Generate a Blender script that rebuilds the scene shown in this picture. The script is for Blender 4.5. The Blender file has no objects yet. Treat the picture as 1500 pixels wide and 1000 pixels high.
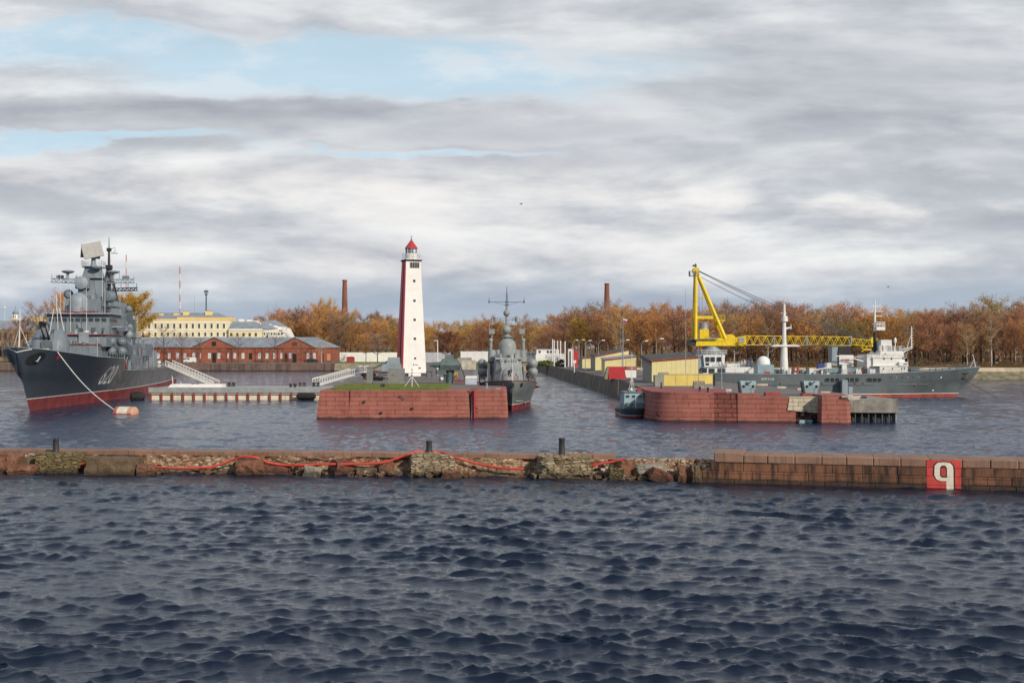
import bpy, math, random
import numpy as np
from mathutils import Vector, Matrix, noise as mnoise
R = math.radians
S = bpy.context.scene
COL = S.collection
F = 1803.0          # focal length of the photograph in its own pixels (1500 wide)
H = 10.0            # eye height above the water
# ---------------------------------------------------------------- camera
cd = bpy.data.cameras.new("camera"); cam = bpy.data.objects.new("camera", cd); COL.objects.link(cam)
cam.location = (0, 0, H); cam.rotation_euler = (R(90), 0, 0)
cd.sensor_width = 36; cd.lens = F / 1500 * 36; cd.shift_y = 10 / 1500
cd.clip_start = 1; cd.clip_end = 30000
S.camera = cam
S.view_settings.view_transform = 'Standard'; S.view_settings.look = 'None'
S.view_settings.exposure = 0.0; S.view_settings.gamma = 1
# ---------------------------------------------------------------- sun
SUN_EL, SUN_AZ = 27.0, 140.0      # azimuth measured clockwise from +Y (the view direction)
sd = Vector((math.sin(R(SUN_AZ)) * math.cos(R(SUN_EL)), math.cos(R(SUN_AZ)) * math.cos(R(SUN_EL)), math.sin(R(SUN_EL))))
ld = bpy.data.lights.new("sun", 'SUN'); lo = bpy.data.objects.new("sun", ld); COL.objects.link(lo)
ld.energy = 3.9; ld.angle = R(0.9); ld.color = (1.0, 0.90, 0.76)
lo.rotation_euler = (-sd).to_track_quat('-Z', 'Y').to_euler(); lo.location = (60, -60, 90)


# ---------------------------------------------------------------- node helper
class NT:
    def __init__(s, t):
        s.t = t; s.n = t.nodes; s.n.clear()
    def N(s, typ, ins=None, **kw):
        n = s.n.new(typ)
        for k, v in kw.items(): setattr(n, k, v)
        for k, v in (ins or {}).items():
            i = n.inputs[k]
            if isinstance(v, bpy.types.NodeSocket): s.t.links.new(v, i)
            else: i.default_value = v
        return n
    def m(s, op, a, b=0.0, c=None, clamp=False):
        n = s.n.new('ShaderNodeMath'); n.operation = op; n.use_clamp = clamp
        for i, v in enumerate((a, b, c)):
            if v is None: continue
            if isinstance(v, bpy.types.NodeSocket): s.t.links.new(v, n.inputs[i])
            else: n.inputs[i].default_value = v
        return n.outputs[0]
    def mix(s, f, a, b, mode='MIX'):
        n = s.n.new('ShaderNodeMix'); n.data_type = 'RGBA'; n.blend_type = mode; n.clamp_factor = True
        for i, v in ((0, f), (6, a), (7, b)):
            if isinstance(v, bpy.types.NodeSocket): s.t.links.new(v, n.inputs[i])
            else: n.inputs[i].default_value = v if i == 0 else (tuple(v) + (1,))[:4]
        return n.outputs[2]
    def ramp(s, f, lo, hi):
        n = s.n.new('ShaderNodeMapRange'); n.interpolation_type = 'SMOOTHSTEP'; n.clamp = True
        s.t.links.new(f, n.inputs[0]); n.inputs[1].default_value = lo; n.inputs[2].default_value = hi
        return n.outputs[0]
    def noise(s, vec, scale, detail=4, rough=.55, dist=0.0):
        n = s.N('ShaderNodeTexNoise', {'Vector': vec, 'Scale': scale, 'Detail': detail, 'Roughness': rough, 'Distortion': dist})
        return n.outputs['Fac']
    def scale(s, vec, sc):
        return s.N('ShaderNodeVectorMath', {0: vec, 1: sc}, operation='MULTIPLY').outputs[0]


# ---------------------------------------------------------------- sky: daylight sky with broken cloud, by direction
wd = bpy.data.worlds.new("World"); S.world = wd; wd.use_nodes = True
w = NT(wd.node_tree)
tc = w.N('ShaderNodeTexCoord').outputs['Generated']
sky = w.N('ShaderNodeTexSky', sky_type='NISHITA', sun_disc=False, sun_elevation=R(SUN_EL), sun_rotation=R(SUN_AZ),
          air_density=1.0, dust_density=1.0, ozone_density=1.0)
sp = w.N('ShaderNodeSeparateXYZ', {0: tc})
X, Y, Z = sp.outputs
zz = w.m('ABSOLUTE', Z)
yy = w.m('MAXIMUM', Y, 0.05)
u = w.m('DIVIDE', X, yy); e = w.m('DIVIDE', zz, yy)
den = w.m('ADD', zz, 0.085)
pl = w.N('ShaderNodeCombineXYZ', {0: w.m('DIVIDE', X, den), 1: w.m('DIVIDE', Y, den), 2: 3.7}).outputs[0]
nA = w.noise(w.scale(pl, (0.30, 0.50, 1)), 1.0, 8, .58, .3)
nB = w.noise(w.scale(pl, (0.9, 1.3, 1)), 1.3, 8, .6, .2)
nC = w.noise(w.scale(pl, (0.16, .3, 1)), 1.0, 3, .5)
def cvec(su, se, du=0.0, de=0.0, z=1.3):
    return w.N('ShaderNodeCombineXYZ', {0: w.m('ADD', w.m('MULTIPLY', u, su), du), 1: w.m('ADD', w.m('MULTIPLY', e, se), de), 2: z}).outputs[0]
nS = w.noise(cvec(3.6, 17.0), 1.0, 8, .53, .25)
nS2 = w.noise(cvec(3.6, 17.0, .06, .26), 1.0, 8, .53, .25)      # the same cloud a little higher: the difference lights the tops
nT = w.noise(cvec(11.0, 34.0, 3.1, 1.7, 4.2), 1.0, 8, .56, .1)
nT2 = w.noise(cvec(11.0, 34.0, 3.2, 1.95, 4.2), 1.0, 8, .56, .1)
emb = w.m('ADD', w.m('MULTIPLY', w.m('SUBTRACT', nS, nS2), 1.5), w.m('MULTIPLY', w.m('SUBTRACT', nT, nT2), .38))
uw = w.m('ADD', u, w.m('MULTIPLY', w.m('SUBTRACT', nA, .5), .25))
ew = w.m('ADD', e, w.m('ADD', w.m('MULTIPLY', w.m('SUBTRACT', nS, .5), .07), w.m('MULTIPLY', w.m('SUBTRACT', nT, .5), .045)))
def blob(px, py, wx, wy):
    a = w.m('DIVIDE', w.m('SUBTRACT', uw, (px - 750) / F), wx / F)
    b = w.m('DIVIDE', w.m('SUBTRACT', ew, (510 - py) / F), wy / F)
    return w.m('EXPONENT', w.m('MULTIPLY', w.m('ADD', w.m('MULTIPLY', a, a), w.m('MULTIPLY', b, b)), -1.0))
front = w.ramp(Y, 0.1, 0.4)
blue = w.m('MAXIMUM', blob(560, 95, 420, 42), blob(60, 65, 330, 36))
blue = w.m('MAXIMUM', blue, w.m('MULTIPLY', blob(60, 212, 260, 12), .9))
blue = w.m('MAXIMUM', blue, w.m('MULTIPLY', blob(560, 220, 240, 9), .7))
blue = w.m('MULTIPLY', blue, front)
blue_gen = w.ramp(nC, .56, .68)
blue = w.m('MAXIMUM', w.ramp(w.m('MULTIPLY', blue, w.m('ADD', .45, nB)), .12, .66), w.m('MULTIPLY', w.m('MAXIMUM', blue_gen, .72), w.ramp(e, .3, .55)))
# horizon: clear slate-blue strip below the cloud base
hz = w.m('SUBTRACT', 1.0, w.ramp(ew, .022, .075))
warm = w.m('MULTIPLY', w.m('MAXIMUM', w.m('MAXIMUM', blob(1150, 300, 600, 48), w.m('MULTIPLY', blob(350, 270, 700, 45), .75)), w.m('MULTIPLY', blob(560, 370, 900, 40), .5)), w.ramp(w.m('ADD', w.m('MULTIPLY', nS, .6), w.m('MULTIPLY', nT, .4)), .42, .60))
dark = w.m('MAXIMUM', blob(700, 165, 900, 34), blob(1250, 100, 560, 90))
dark = w.m('MAXIMUM', dark, w.m('MULTIPLY', blob(640, 55, 150, 26), .9))
dark = w.m('MAXIMUM', dark, w.m('MULTIPLY', blob(1000, 215, 620, 22), .8))
puff = w.ramp(w.m('ADD', w.m('MULTIPLY', nS, .75), w.m('MULTIPLY', nT, .25)), .40, .60)
cl = w.mix(puff, (.54, .57, .615), (.74, .76, .785))
cl = w.mix(w.m('MULTIPLY', w.m('MULTIPLY', dark, front), .62), cl, (.46, .49, .54))
cl = w.mix(w.m('MULTIPLY', w.m('MULTIPLY', warm, front), .85), cl, (.90, .855, .83))
k_ = w.m('ADD', 1.0, w.m('MULTIPLY', emb, .72))
cl = w.mix(1.0, cl, w.N('ShaderNodeCombineXYZ', {0: k_, 1: k_, 2: w.m('ADD', 1.0, w.m('MULTIPLY', emb, .6))}).outputs[0], 'MULTIPLY')
edge = w.m('MULTIPLY', w.ramp(blue, .05, .5), w.m('SUBTRACT', 1.0, w.ramp(blue, .5, .95)))
cl = w.mix(w.m('MULTIPLY', edge, .25), cl, (.80, .81, .84))
skyb = w.mix(1.0, sky.outputs[0], (.085, .085, .085), 'MULTIPLY')
skyb = w.mix(.80, skyb, (.60, .80, .93))
skyb = w.mix(w.m('MULTIPLY', w.ramp(nT, .46, .64), .55), skyb, (.80, .84, .88))
skyb = w.mix(w.ramp(e, .3, .6), skyb, (.26, .36, .52))
c = w.mix(w.m('MULTIPLY', blue, .88), cl, skyb)
c = w.mix(w.m('MULTIPLY', hz, .72), c, (.37, .455, .57))
lp = w.m('GREATER_THAN', Z, -0.002)
c = w.mix(lp, (.05, .06, .08), c)
bg = w.N('ShaderNodeBackground', {0: c, 1: 1.0})
w.N('ShaderNodeOutputWorld', {0: bg.outputs[0]})

# ---------------------------------------------------------------- materials
MATS = {}
def newmat(name):
    m = bpy.data.materials.new(name); m.use_nodes = True
    return m, NT(m.node_tree)
def finish(t, col, rough, metal=0.0, bump=None, bdist=.02, bstr=.6, spec=.5, **extra):
    ins = {'Base Color': col if isinstance(col, bpy.types.NodeSocket) else tuple(col) + (1,), 'Roughness': rough, 'Metallic': metal, 'Specular IOR Level': spec}
    ins.update(extra)
    p = t.N('ShaderNodeBsdfPrincipled', ins)
    if bump is not None:
        b = t.N('ShaderNodeBump', {'Height': bump, 'Distance': bdist, 'Strength': bstr})
        t.t.links.new(b.outputs[0], p.inputs['Normal'])
    t.N('ShaderNodeOutputMaterial', {0: p.outputs[0]})
def M(name, col, rough=.55, var=.18, sc=.6, metal=0.0, stain=None, stamt=.5, stz=.15, bump=0.0, spec=.4):
    """painted or plain surface: blotches, fine grain and, with stain, runs down the surface"""
    if name in MATS: return MATS[name]
    m, t = newmat(name)
    o = t.N('ShaderNodeTexCoord').outputs['Object']
    n1 = t.noise(o, sc, 5, .6); n2 = t.noise(o, sc * 9, 3, .6)
    f = t.m('ADD', t.m('MULTIPLY', n1, .7), t.m('MULTIPLY', n2, .3))
    a = tuple(max(0, x * (1 - var * 1.6)) for x in col); b = tuple(min(1, x * (1 + var * 1.6)) for x in col)
    c = t.mix(t.ramp(f, .3, .7), a, b)
    if stain:
        st = t.noise(t.scale(o, (1, 1, stz)), sc * 2.6, 5, .65)
        c = t.mix(t.m('MULTIPLY', t.ramp(st, .52, .72), stamt), c, stain)
    finish(t, c, t.m('ADD', t.m('MULTIPLY', n2, .2), rough - .1), metal, n2 if bump else None, bump, .7, spec)
    MATS[name] = m; return m
def MB_(name, c1, c2, mortar, bw, bh, ms=.02, var=.25, stain=None, stamt=.5, rough=.85, bd=.02, wet=None, sc=.5, skew=0.0, patch=None):
    """coursed stone or brick on upright faces; optional dark tide band (wet = height) and worn patches"""
    if name in MATS: return MATS[name]
    m, t = newmat(name)
    o = t.N('ShaderNodeTexCoord').outputs['Object']
    q = t.N('ShaderNodeSeparateXYZ', {0: o}).outputs
    warp = t.m('MULTIPLY', t.m('SUBTRACT', t.noise(o, .9, 3), .5), ms * 4)
    v = t.N('ShaderNodeCombineXYZ', {0: t.m('ADD', t.m('ADD', q[0], q[1]), warp), 1: t.m('ADD', q[2], warp), 2: 0.0}).outputs[0]
    br = t.N('ShaderNodeTexBrick', {'Vector': v, 'Color1': c1 + (1,), 'Color2': c2 + (1,), 'Mortar': mortar + (1,), 'Scale': 1.0, 'Mortar Size': ms,
             'Mortar Smooth': .15, 'Bias': 0.0, 'Brick Width': bw, 'Row Height': bh}, offset=.5, offset_frequency=2)
    n1 = t.noise(o, sc, 6, .62); n2 = t.noise(o, sc * 14, 4, .65)
    f = t.m('ADD', t.m('MULTIPLY', n1, .6), t.m('MULTIPLY', n2, .4))
    g = t.m('ADD', 1 - var, t.m('MULTIPLY', t.ramp(f, .3, .7), 2 * var))
    gc = t.N('ShaderNodeCombineXYZ', {0: g, 1: g, 2: g}).outputs[0]
    c = t.mix(1.0, br.outputs[0], gc, 'MULTIPLY')
    if patch:
        pn = t.noise(t.scale(o, (.5, .5, 1.3)), patch[1], 5, .7)
        c = t.mix(t.ramp(pn, patch[2], patch[2] + .05), c, t.mix(n2, tuple(x * .7 for x in patch[0]), patch[0]))
    if stain:
        st = t.noise(t.scale(o, (1, 1, .12)), sc * 3.5, 6, .7)
        c = t.mix(t.m('MULTIPLY', t.ramp(st, .44, .64), stamt), c, stain)
    if wet is not None:
        gq = t.N('ShaderNodeNewGeometry').outputs['Position']
        wz = t.N('ShaderNodeSeparateXYZ', {0: gq}).outputs[2]
        wm = t.ramp(t.m('ADD', wz, t.m('MULTIPLY', t.m('SUBTRACT', n1, .5), .6)), wet * .5, wet)
        c = t.mix(t.m('MULTIPLY', t.m('SUBTRACT', 1.0, wm), .75), c, (.022, .02, .016))
    hgt = t.m('ADD', t.m('MULTIPLY', br.outputs[1], -1.0), t.m('MULTIPLY', n2, .6))
    finish(t, c, rough, 0, hgt, bd, .9, .3)
    MATS[name] = m; return m
def glassmat(name, col=(.02, .03, .04), rough=.08):
    if name in MATS: return MATS[name]
    m, t = newmat(name)
    o = t.N('ShaderNodeTexCoord').outputs['Object']
    n = t.noise(o, .8, 2)
    finish(t, t.mix(n, col, tuple(x * 1.8 for x in col)), rough, spec=.6)
    MATS[name] = m; return m

m_nav = M('navy_grey_paint', (.150, .182, .205), .5, .16, .5, stain=(.08, .085, .08), stamt=.35)
m_navd = M('navy_dark_grey', (.07, .095, .105), .55, .2, .5)
m_navl = M('navy_light_grey', (.24, .28, .305), .5, .12, .5, stain=(.14, .13, .11), stamt=.3)
def hull_aft_light():
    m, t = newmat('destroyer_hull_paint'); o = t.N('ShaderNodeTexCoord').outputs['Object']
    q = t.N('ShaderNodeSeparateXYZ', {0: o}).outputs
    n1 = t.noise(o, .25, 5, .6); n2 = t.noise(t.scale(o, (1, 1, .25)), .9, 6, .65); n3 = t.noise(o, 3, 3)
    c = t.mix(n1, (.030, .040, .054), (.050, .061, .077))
    aft_light = t.m('MULTIPLY', t.ramp(t.m('ADD', t.m('ADD', q[0], t.m('MULTIPLY', q[2], 2.2)), t.m('MULTIPLY', n1, 16)), 50, 74), .85)   # paler towards the stern: reflected sunlight painted into the hull colour, with scuffs
    c = t.mix(aft_light, c, t.mix(t.ramp(n2, .35, .65), (.13, .13, .135), (.215, .205, .19)))
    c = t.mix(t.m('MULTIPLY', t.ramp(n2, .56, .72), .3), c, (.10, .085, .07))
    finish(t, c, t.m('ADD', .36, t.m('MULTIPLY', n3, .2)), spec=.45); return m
m_hulld = hull_aft_light()
m_hulla = M('destroyer_aft_hull_light', (.10, .105, .115), .5, .22, .25, stain=(.17, .15, .135), stamt=.6, stz=.2)  # unused paler hull copy: reflected light in its colour
m_boot = M('red_boot_paint', (.20, .032, .03), .5, .25, .5, stain=(.07, .03, .028), stamt=.5)
m_bootb = M('bright_red_boot_paint', (.33, .06, .04), .5, .25, .6, stain=(.4, .3, .24), stamt=.3)
m_white = M('white_paint', (.66, .65, .62), .5, .06, .6, stain=(.5, .46, .4), stamt=.35)
m_wht2 = M('fresh_white_paint', (.70, .68, .64), .5, .05, .4, stain=(.62, .58, .52), stamt=.25)
m_cream = M('cream_paint', (.66, .60, .47), .6, .12, .8, stain=(.25, .18, .1), stamt=.5)
m_black = M('black_paint', (.018, .018, .02), .5, .2, 1)
m_rub = M('black_rubber', (.014, .014, .015), .75, .3, 1.5, bump=.02)
m_red = M('red_paint', (.42, .035, .04), .45, .12, .7)
m_redd = M('dull_red_paint', (.27, .045, .038), .6, .2, .8)
m_lred = M('lighthouse_red', (.52, .03, .05), .5, .12, .5)
m_lredd = M('lighthouse_dark_red', (.06, .012, .018), .6, .12, .5)
m_yel = M('crane_yellow', (.72, .50, .015), .4, .08, .6, stain=(.35, .22, .03), stamt=.35)
m_yeld = M('machine_yellow', (.62, .34, .02), .5, .1, 1)
m_rope = M('rope', (.62, .60, .55), .9, .15, 2)
m_roped = M('brown_rope', (.30, .23, .15), .9, .15, 2)
m_cable = M('steel_cable', (.09, .09, .10), .5, .15, 1)
m_corv = M('corvette_grey', (.245, .265, .26), .5, .13, .6, stain=(.13, .13, .11), stamt=.35)
m_corvh = M('corvette_hull_grey', (.16, .175, .17), .45, .15, .4, stain=(.2, .19, .17), stamt=.3)
m_supp = M('supply_hull_grey', (.105, .125, .135), .5, .13, .35, stain=(.2, .15, .12), stamt=.45, stz=.25)
m_conc = M('concrete', (.24, .225, .19), .9, .25, .7, stain=(.09, .08, .06), stamt=.6, bump=.02)
m_concl = M('pale_concrete', (.42, .38, .31), .9, .2, .8, stain=(.2, .17, .12), stamt=.4)
m_quay = M('stained_quay_wall', (.165, .128, .095), .9, .3, .35, stain=(.035, .03, .026), stamt=.8, stz=.08, bump=.03)
m_asph = M('worn_asphalt', (.15, .125, .115), .9, .18, .2, stain=(.17, .15, .14), stamt=.5, stz=1)
m_wood = M('weathered_wood', (.25, .21, .16), .8, .25, 2)
m_dk = M('dark_machinery', (.03, .03, .032), .6, .3, 1)
m_blue = M('pale_blue_paint', (.24, .34, .37), .5, .12, .8, stain=(.12, .15, .15), stamt=.4)
m_blues = M('blue_cover', (.03, .06, .22), .6, .2, 2)
m_glass = glassmat('dark_glass'); m_glassl = glassmat('sky_glass', (.09, .12, .15), .1)
m_metal = M('galvanised_steel', (.34, .35, .36), .45, .12, 1.5, .4)
m_yshed = M('yellow_shed_sheet', (.66, .57, .27), .6, .06, .5, stain=(.5, .42, .2), stamt=.3)
m_yshed2 = M('strong_yellow_sheet', (.66, .50, .13), .6, .08, .5, stain=(.4, .3, .1), stamt=.3)
m_gshed = M('grey_sheet_and_end_shade', (.26, .26, .22), .6, .12, .6)  # plain grey sheet; on the shed ends the grey stands for shade
m_broof = M('brown_roof_edge', (.09, .035, .035), .6, .2, 1)
m_roofm = M('metal_roof', (.22, .245, .27), .5, .14, .25, stain=(.12, .11, .10), stamt=.5)
m_roofd = M('dark_felt_roof', (.07, .065, .06), .9, .3, .4, stain=(.16, .13, .1), stamt=.5, stz=1)
m_ywall = M('ochre_yellow_plaster', (.74, .55, .24), .8, .06, .2, stain=(.6, .45, .2), stamt=.3)
m_ywall2 = M('pale_yellow_plaster', (.74, .65, .42), .8, .06, .2)
m_trimw = M('white_plaster', (.76, .74, .68), .8, .05, .3)
m_frost = M('pale_window_boards', (.50, .53, .58), .6, .1, 1)
m_orange = M('orange_red_boom', (.52, .055, .035), .6, .08, 1.5)
m_mossy = None
m_brick = MB_('red_brick', (.34, .095, .048), (.27, .07, .04), (.30, .17, .12), .5, .16, .012, .22, (.15, .07, .05), .4, bd=.01, sc=.25)
m_chim = MB_('chimney_brick', (.30, .10, .06), (.24, .08, .05), (.2, .12, .09), .5, .2, .015, .22, (.08, .05, .04), .6, bd=.01, sc=.2)
m_granq = MB_('old_granite_quay', (.20, .125, .095), (.15, .10, .085), (.07, .05, .04), 2.4, .8, .03, .3, (.05, .042, .035), .75, wet=.5, sc=.16)
m_rubq = MB_('rubble_bank', (.36, .30, .21), (.26, .21, .15), (.12, .10, .07), .9, .4, .05, .35, (.10, .09, .06), .5, wet=.4, sc=.4)
m_redg = MB_('red_painted_granite', (.33, .112, .082), (.27, .088, .064), (.075, .025, .02), 2.5, .62, .032, .2, (.33, .14, .11), .45, rough=.75, wet=.32, sc=.45, patch=((.12, .05, .04), .55, .64))
m_redg2 = MB_('worn_red_granite', (.27, .085, .058), (.16, .05, .036), (.03, .012, .01), 1.5, .62, .06, .18, (.15, .045, .035), .55, rough=.8, wet=.32, sc=.4, patch=((.12, .035, .028), .45, .60))
m_redtop = M('red_painted_paving', (.26, .055, .05), .7, .18, .5)
m_palest = MB_('bare_pale_stone', (.55, .48, .36), (.47, .40, .29), (.17, .13, .09), 1.3, .55, .03, .18, (.28, .2, .13), .45, wet=.3, sc=.8)
m_gran = MB_('breakwater_granite', (.215, .098, .052), (.15, .068, .04), (.05, .03, .022), 1.9, .72, .012, .28, (.022, .016, .013), .9, rough=.72, wet=.5, sc=.5, bd=.03)
m_cope = MB_('granite_coping', (.285, .165, .112), (.225, .128, .09), (.13, .09, .07), 2.2, 5, .02, .22, (.13, .10, .075), .55, rough=.75, sc=.7, bd=.03)
m_lawn = M('lawn', (.13, .155, .045), .9, .25, .8, stain=(.16, .17, .04), stamt=.5, stz=1, bump=.04)
m_lawn2 = M('autumn_lawn', (.10, .125, .03), .95, .3, .1, stain=(.15, .09, .04), stamt=.6, stz=1)


# ---------------------------------------------------------------- mesh building
ROOTLOCAL = set()
def px2(px, py, Yd): return Vector(((px - 750) * Yd / F, Yd, H - (py - 510) * Yd / F))
def gp(px, py, z):
    Yd = (H - z) * F / (py - 510); return Vector(((px - 750) * Yd / F, Yd, z))
def tag(o, label=None, cat=None, group=None, kind=None):
    if label: o['label'] = label
    if cat: o['category'] = cat
    if group: o['group'] = group
    if kind: o['kind'] = kind
    return o
def thing(name, label, cat, loc=(0, 0, 0), rz=0.0, group=None, local=True):
    o = bpy.data.objects.new(name, None); COL.objects.link(o)
    o.location = loc; o.rotation_euler = (0, 0, rz); o.empty_display_size = .5
    if local: ROOTLOCAL.add(o.name)
    return tag(o, label, cat, group)
def chain_loc(p):
    v = Vector((0, 0, 0)); top = p
    while p is not None: v += p.location; top = p; p = p.parent
    return v, top
class MB:
    def __init__(s): s.v = []; s.f = []
    def add(s, vs, fs):
        k = len(s.v); s.v += [tuple(v) for v in vs]; s.f += [tuple(i + k for i in f) for f in fs]; return s
    def hexa(s, p):      # 4 bottom (ccw), 4 top
        return s.add(p, [(3, 2, 1, 0), (4, 5, 6, 7), (0, 1, 5, 4), (1, 2, 6, 5), (2, 3, 7, 6), (3, 0, 4, 7)])
    def box(s, x0, x1, y0, y1, z0, z1):
        return s.hexa([(x0, y0, z0), (x1, y0, z0), (x1, y1, z0), (x0, y1, z0), (x0, y0, z1), (x1, y0, z1), (x1, y1, z1), (x0, y1, z1)])
    def cbox(s, c, sz, rz=0.0, rx=0.0, ry=0.0):
        m = Matrix.Rotation(rz, 3, 'Z') @ Matrix.Rotation(ry, 3, 'Y') @ Matrix.Rotation(rx, 3, 'X'); c = Vector(c)
        a, b, d = (x / 2 for x in sz)
        return s.hexa([c + m @ Vector(q) for q in ((-a, -b, -d), (a, -b, -d), (a, b, -d), (-a, b, -d), (-a, -b, d), (a, -b, d), (a, b, d), (-a, b, d))])
    def frus(s, x0, x1, y0, y1, z0, z1, ix0=0, ix1=0, iy0=0, iy1=0):   # box with its top drawn in
        return s.hexa([(x0, y0, z0), (x1, y0, z0), (x1, y1, z0), (x0, y1, z0), (x0 + ix0, y0 + iy0, z1), (x1 - ix1, y0 + iy0, z1), (x1 - ix1, y1 - iy1, z1), (x0 + ix0, y1 - iy1, z1)])
    def ring(s, rings, cap=True):
        n = len(rings[0]); k = len(s.v); s.v += [tuple(p) for r in rings for p in r]
        for i in range(len(rings) - 1):
            for j in range(n):
                a = k + i * n + j; b = k + i * n + (j + 1) % n
                s.f.append((a, b, b + n, a + n))
        if cap:
            s.f.append(tuple(k + j for j in reversed(range(n)))); s.f.append(tuple(k + (len(rings) - 1) * n + j for j in range(n)))
        return s
    def cyl(s, p0, p1, r0, r1=None, n=10, cap=True):
        p0 = Vector(p0); p1 = Vector(p1); r1 = r0 if r1 is None else r1
        d = (p1 - p0).normalized(); a = d.orthogonal().normalized()
        if abs(d.z) > .99: a = Vector((1, 0, 0))
        b = d.cross(a)
        cs = [(math.cos(2 * math.pi * i / n), math.sin(2 * math.pi * i / n)) for i in range(n)]
        return s.ring([[p + a * (r * c_) + b * (r * s_) for c_, s_ in cs] for p, r in ((p0, r0), (p1, r1))], cap)
    def lathe(s, c, prof, n=16, axis=(0, 0, 1)):     # prof: (radius, distance along axis)
        c = Vector(c); d = Vector(axis).normalized(); a = d.orthogonal().normalized()
        if abs(d.z) > .99: a = Vector((1, 0, 0))
        b = d.cross(a)
        return s.ring([[c + d * h + a * (max(r, 1e-3) * math.cos(2 * math.pi * i / n)) + b * (max(r, 1e-3) * math.sin(2 * math.pi * i / n)) for i in range(n)] for r, h in prof])
    def sph(s, c, r, n=16, sz=1.0, axis=(0, 0, 1)):
        m = n // 2
        return s.lathe(c, [(r * math.sin(math.pi * i / m), -r * sz * math.cos(math.pi * i / m)) for i in range(m + 1)], n, axis)
    def dome(s, c, r, h, n=20):                       # upright cylinder with a round top
        st = max(h - r, 0)
        return s.lathe(c, [(r, 0), (r, st)] + [(r * math.cos(math.pi / 2 * i / 7), st + (h - st) * math.sin(math.pi / 2 * i / 7)) for i in range(1, 8)], n)
    def tube(s, pts, r, n=6):
        pts = [Vector(p) for p in pts]; rings = []
        for i, p in enumerate(pts):
            d = (pts[min(i + 1, len(pts) - 1)] - pts[max(i - 1, 0)]).normalized()
            a = d.cross(Vector((0, 0, 1)))
            a = a.normalized() if a.length > .05 else Vector((1, 0, 0)); b = d.cross(a)
            rr = r[i] if isinstance(r, (list, tuple)) else r
            rings.append([p + a * rr * math.cos(2 * math.pi * j / n) + b * rr * math.sin(2 * math.pi * j / n) for j in range(n)])
        return s.ring(rings)
    def prism(s, poly, z0, z1, ins=0.0):
        n = len(poly); cx = sum(p[0] for p in poly) / n; cy = sum(p[1] for p in poly) / n
        def sh(p):
            if not ins: return p
            d = math.hypot(p[0] - cx, p[1] - cy); return (p[0] + (cx - p[0]) * ins / d, p[1] + (cy - p[1]) * ins / d)
        return s.ring([[(p[0], p[1], z0) for p in poly], [(*sh(p)[:2], z1) for p in poly]])
    def upright(s, poly, y0, y1):                     # polygon in (x, z), extruded along y
        return s.ring([[(p[0], y0, p[1]) for p in poly], [(p[0], y1, p[1]) for p in poly]])
    def truss(s, p0, p1, wd, ht, n, r):               # four-chord lattice boom from p0 to p1
        p0 = Vector(p0); p1 = Vector(p1); d = (p1 - p0).normalized(); a = d.cross(Vector((0, 0, 1)))
        a = a.normalized() if a.length > .05 else Vector((1, 0, 0)); b = a.cross(d).normalized()
        P = lambda t, i, j: p0.lerp(p1, t) + a * (i * wd / 2) + b * (j * ht / 2)
        for i in (-1, 1):
            for j in (-1, 1): s.cyl(P(0, i, j), P(1, i, j), r * 1.3, n=5)
        for k in range(n):
            t0, tm, t1 = k / n, (k + .5) / n, (k + 1) / n
            for i in (-1, 1):
                s.cyl(P(t0, i, -1), P(tm, i, 1), r, n=4); s.cyl(P(tm, i, 1), P(t1, i, -1), r, n=4)
            s.cyl(P(t0, -1, 1), P(tm, 1, 1), r * .7, n=4); s.cyl(P(t0, -1, -1), P(tm, 1, -1), r * .7, n=4)
        return s
    def rail(s, pts, h=1.0, step=2.0, r=.02, bars=3):
        for a, b in zip(pts[:-1], pts[1:]):
            a = Vector(a); b = Vector(b); n = max(1, int((b - a).length / step))
            for i in range(n + 1):
                p = a.lerp(b, i / n); s.cyl(p, p + Vector((0, 0, h)), r * 1.3, n=4)
            for k in range(bars):
                z = Vector((0, 0, h * (k + 1) / bars)); s.cyl(a + z, b + z, r, n=4)
        return s
    def rock(s, c, sz, rz=0, ry=0, rx=0, seed=0, amp=.12, g=4):
        rnd = random.Random(seed); m = Matrix.Rotation(rz, 3, 'Z') @ Matrix.Rotation(ry, 3, 'Y') @ Matrix.Rotation(rx, 3, 'X')
        c = Vector(c); idx = {}; vs = []; fs = []
        def vid(i, j, k):
            if (i, j, k) not in idx:
                p = Vector((i / g - .5, j / g - .5, k / g - .5)); l = max(abs(p.x), abs(p.y), abs(p.z)) * 2
                sp_ = p.normalized() * .62; q = p.lerp(sp_, .16)
                if g < 5: q += Vector((rnd.uniform(-1, 1), rnd.uniform(-1, 1), rnd.uniform(-1, 1))) * amp * .5
                else:
                    o_ = Vector((seed * 3.7, seed * 1.3, seed * 2.1)); q += mnoise.noise_vector(p * 2.1 + o_) * amp * .8 + mnoise.noise_vector(p * 5.5 + o_) * amp * .55 + mnoise.noise_vector(p * 13 + o_) * amp * .3
                idx[(i, j, k)] = len(vs); vs.append(c + m @ Vector((q.x * sz[0], q.y * sz[1], q.z * sz[2])))
            return idx[(i, j, k)]
        for a in range(g):
            for b in range(g):
                for q in (0, g):
                    for fn in ((lambda a_, b_: (a_, b_, q)), (lambda a_, b_: (b_, q, a_)), (lambda a_, b_: (q, a_, b_))):
                        f = [vid(*fn(a, b)), vid(*fn(a + 1, b)), vid(*fn(a + 1, b + 1)), vid(*fn(a, b + 1))]
                        fs.append(f if q else f[::-1])
        return s.add(vs, fs)
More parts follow.
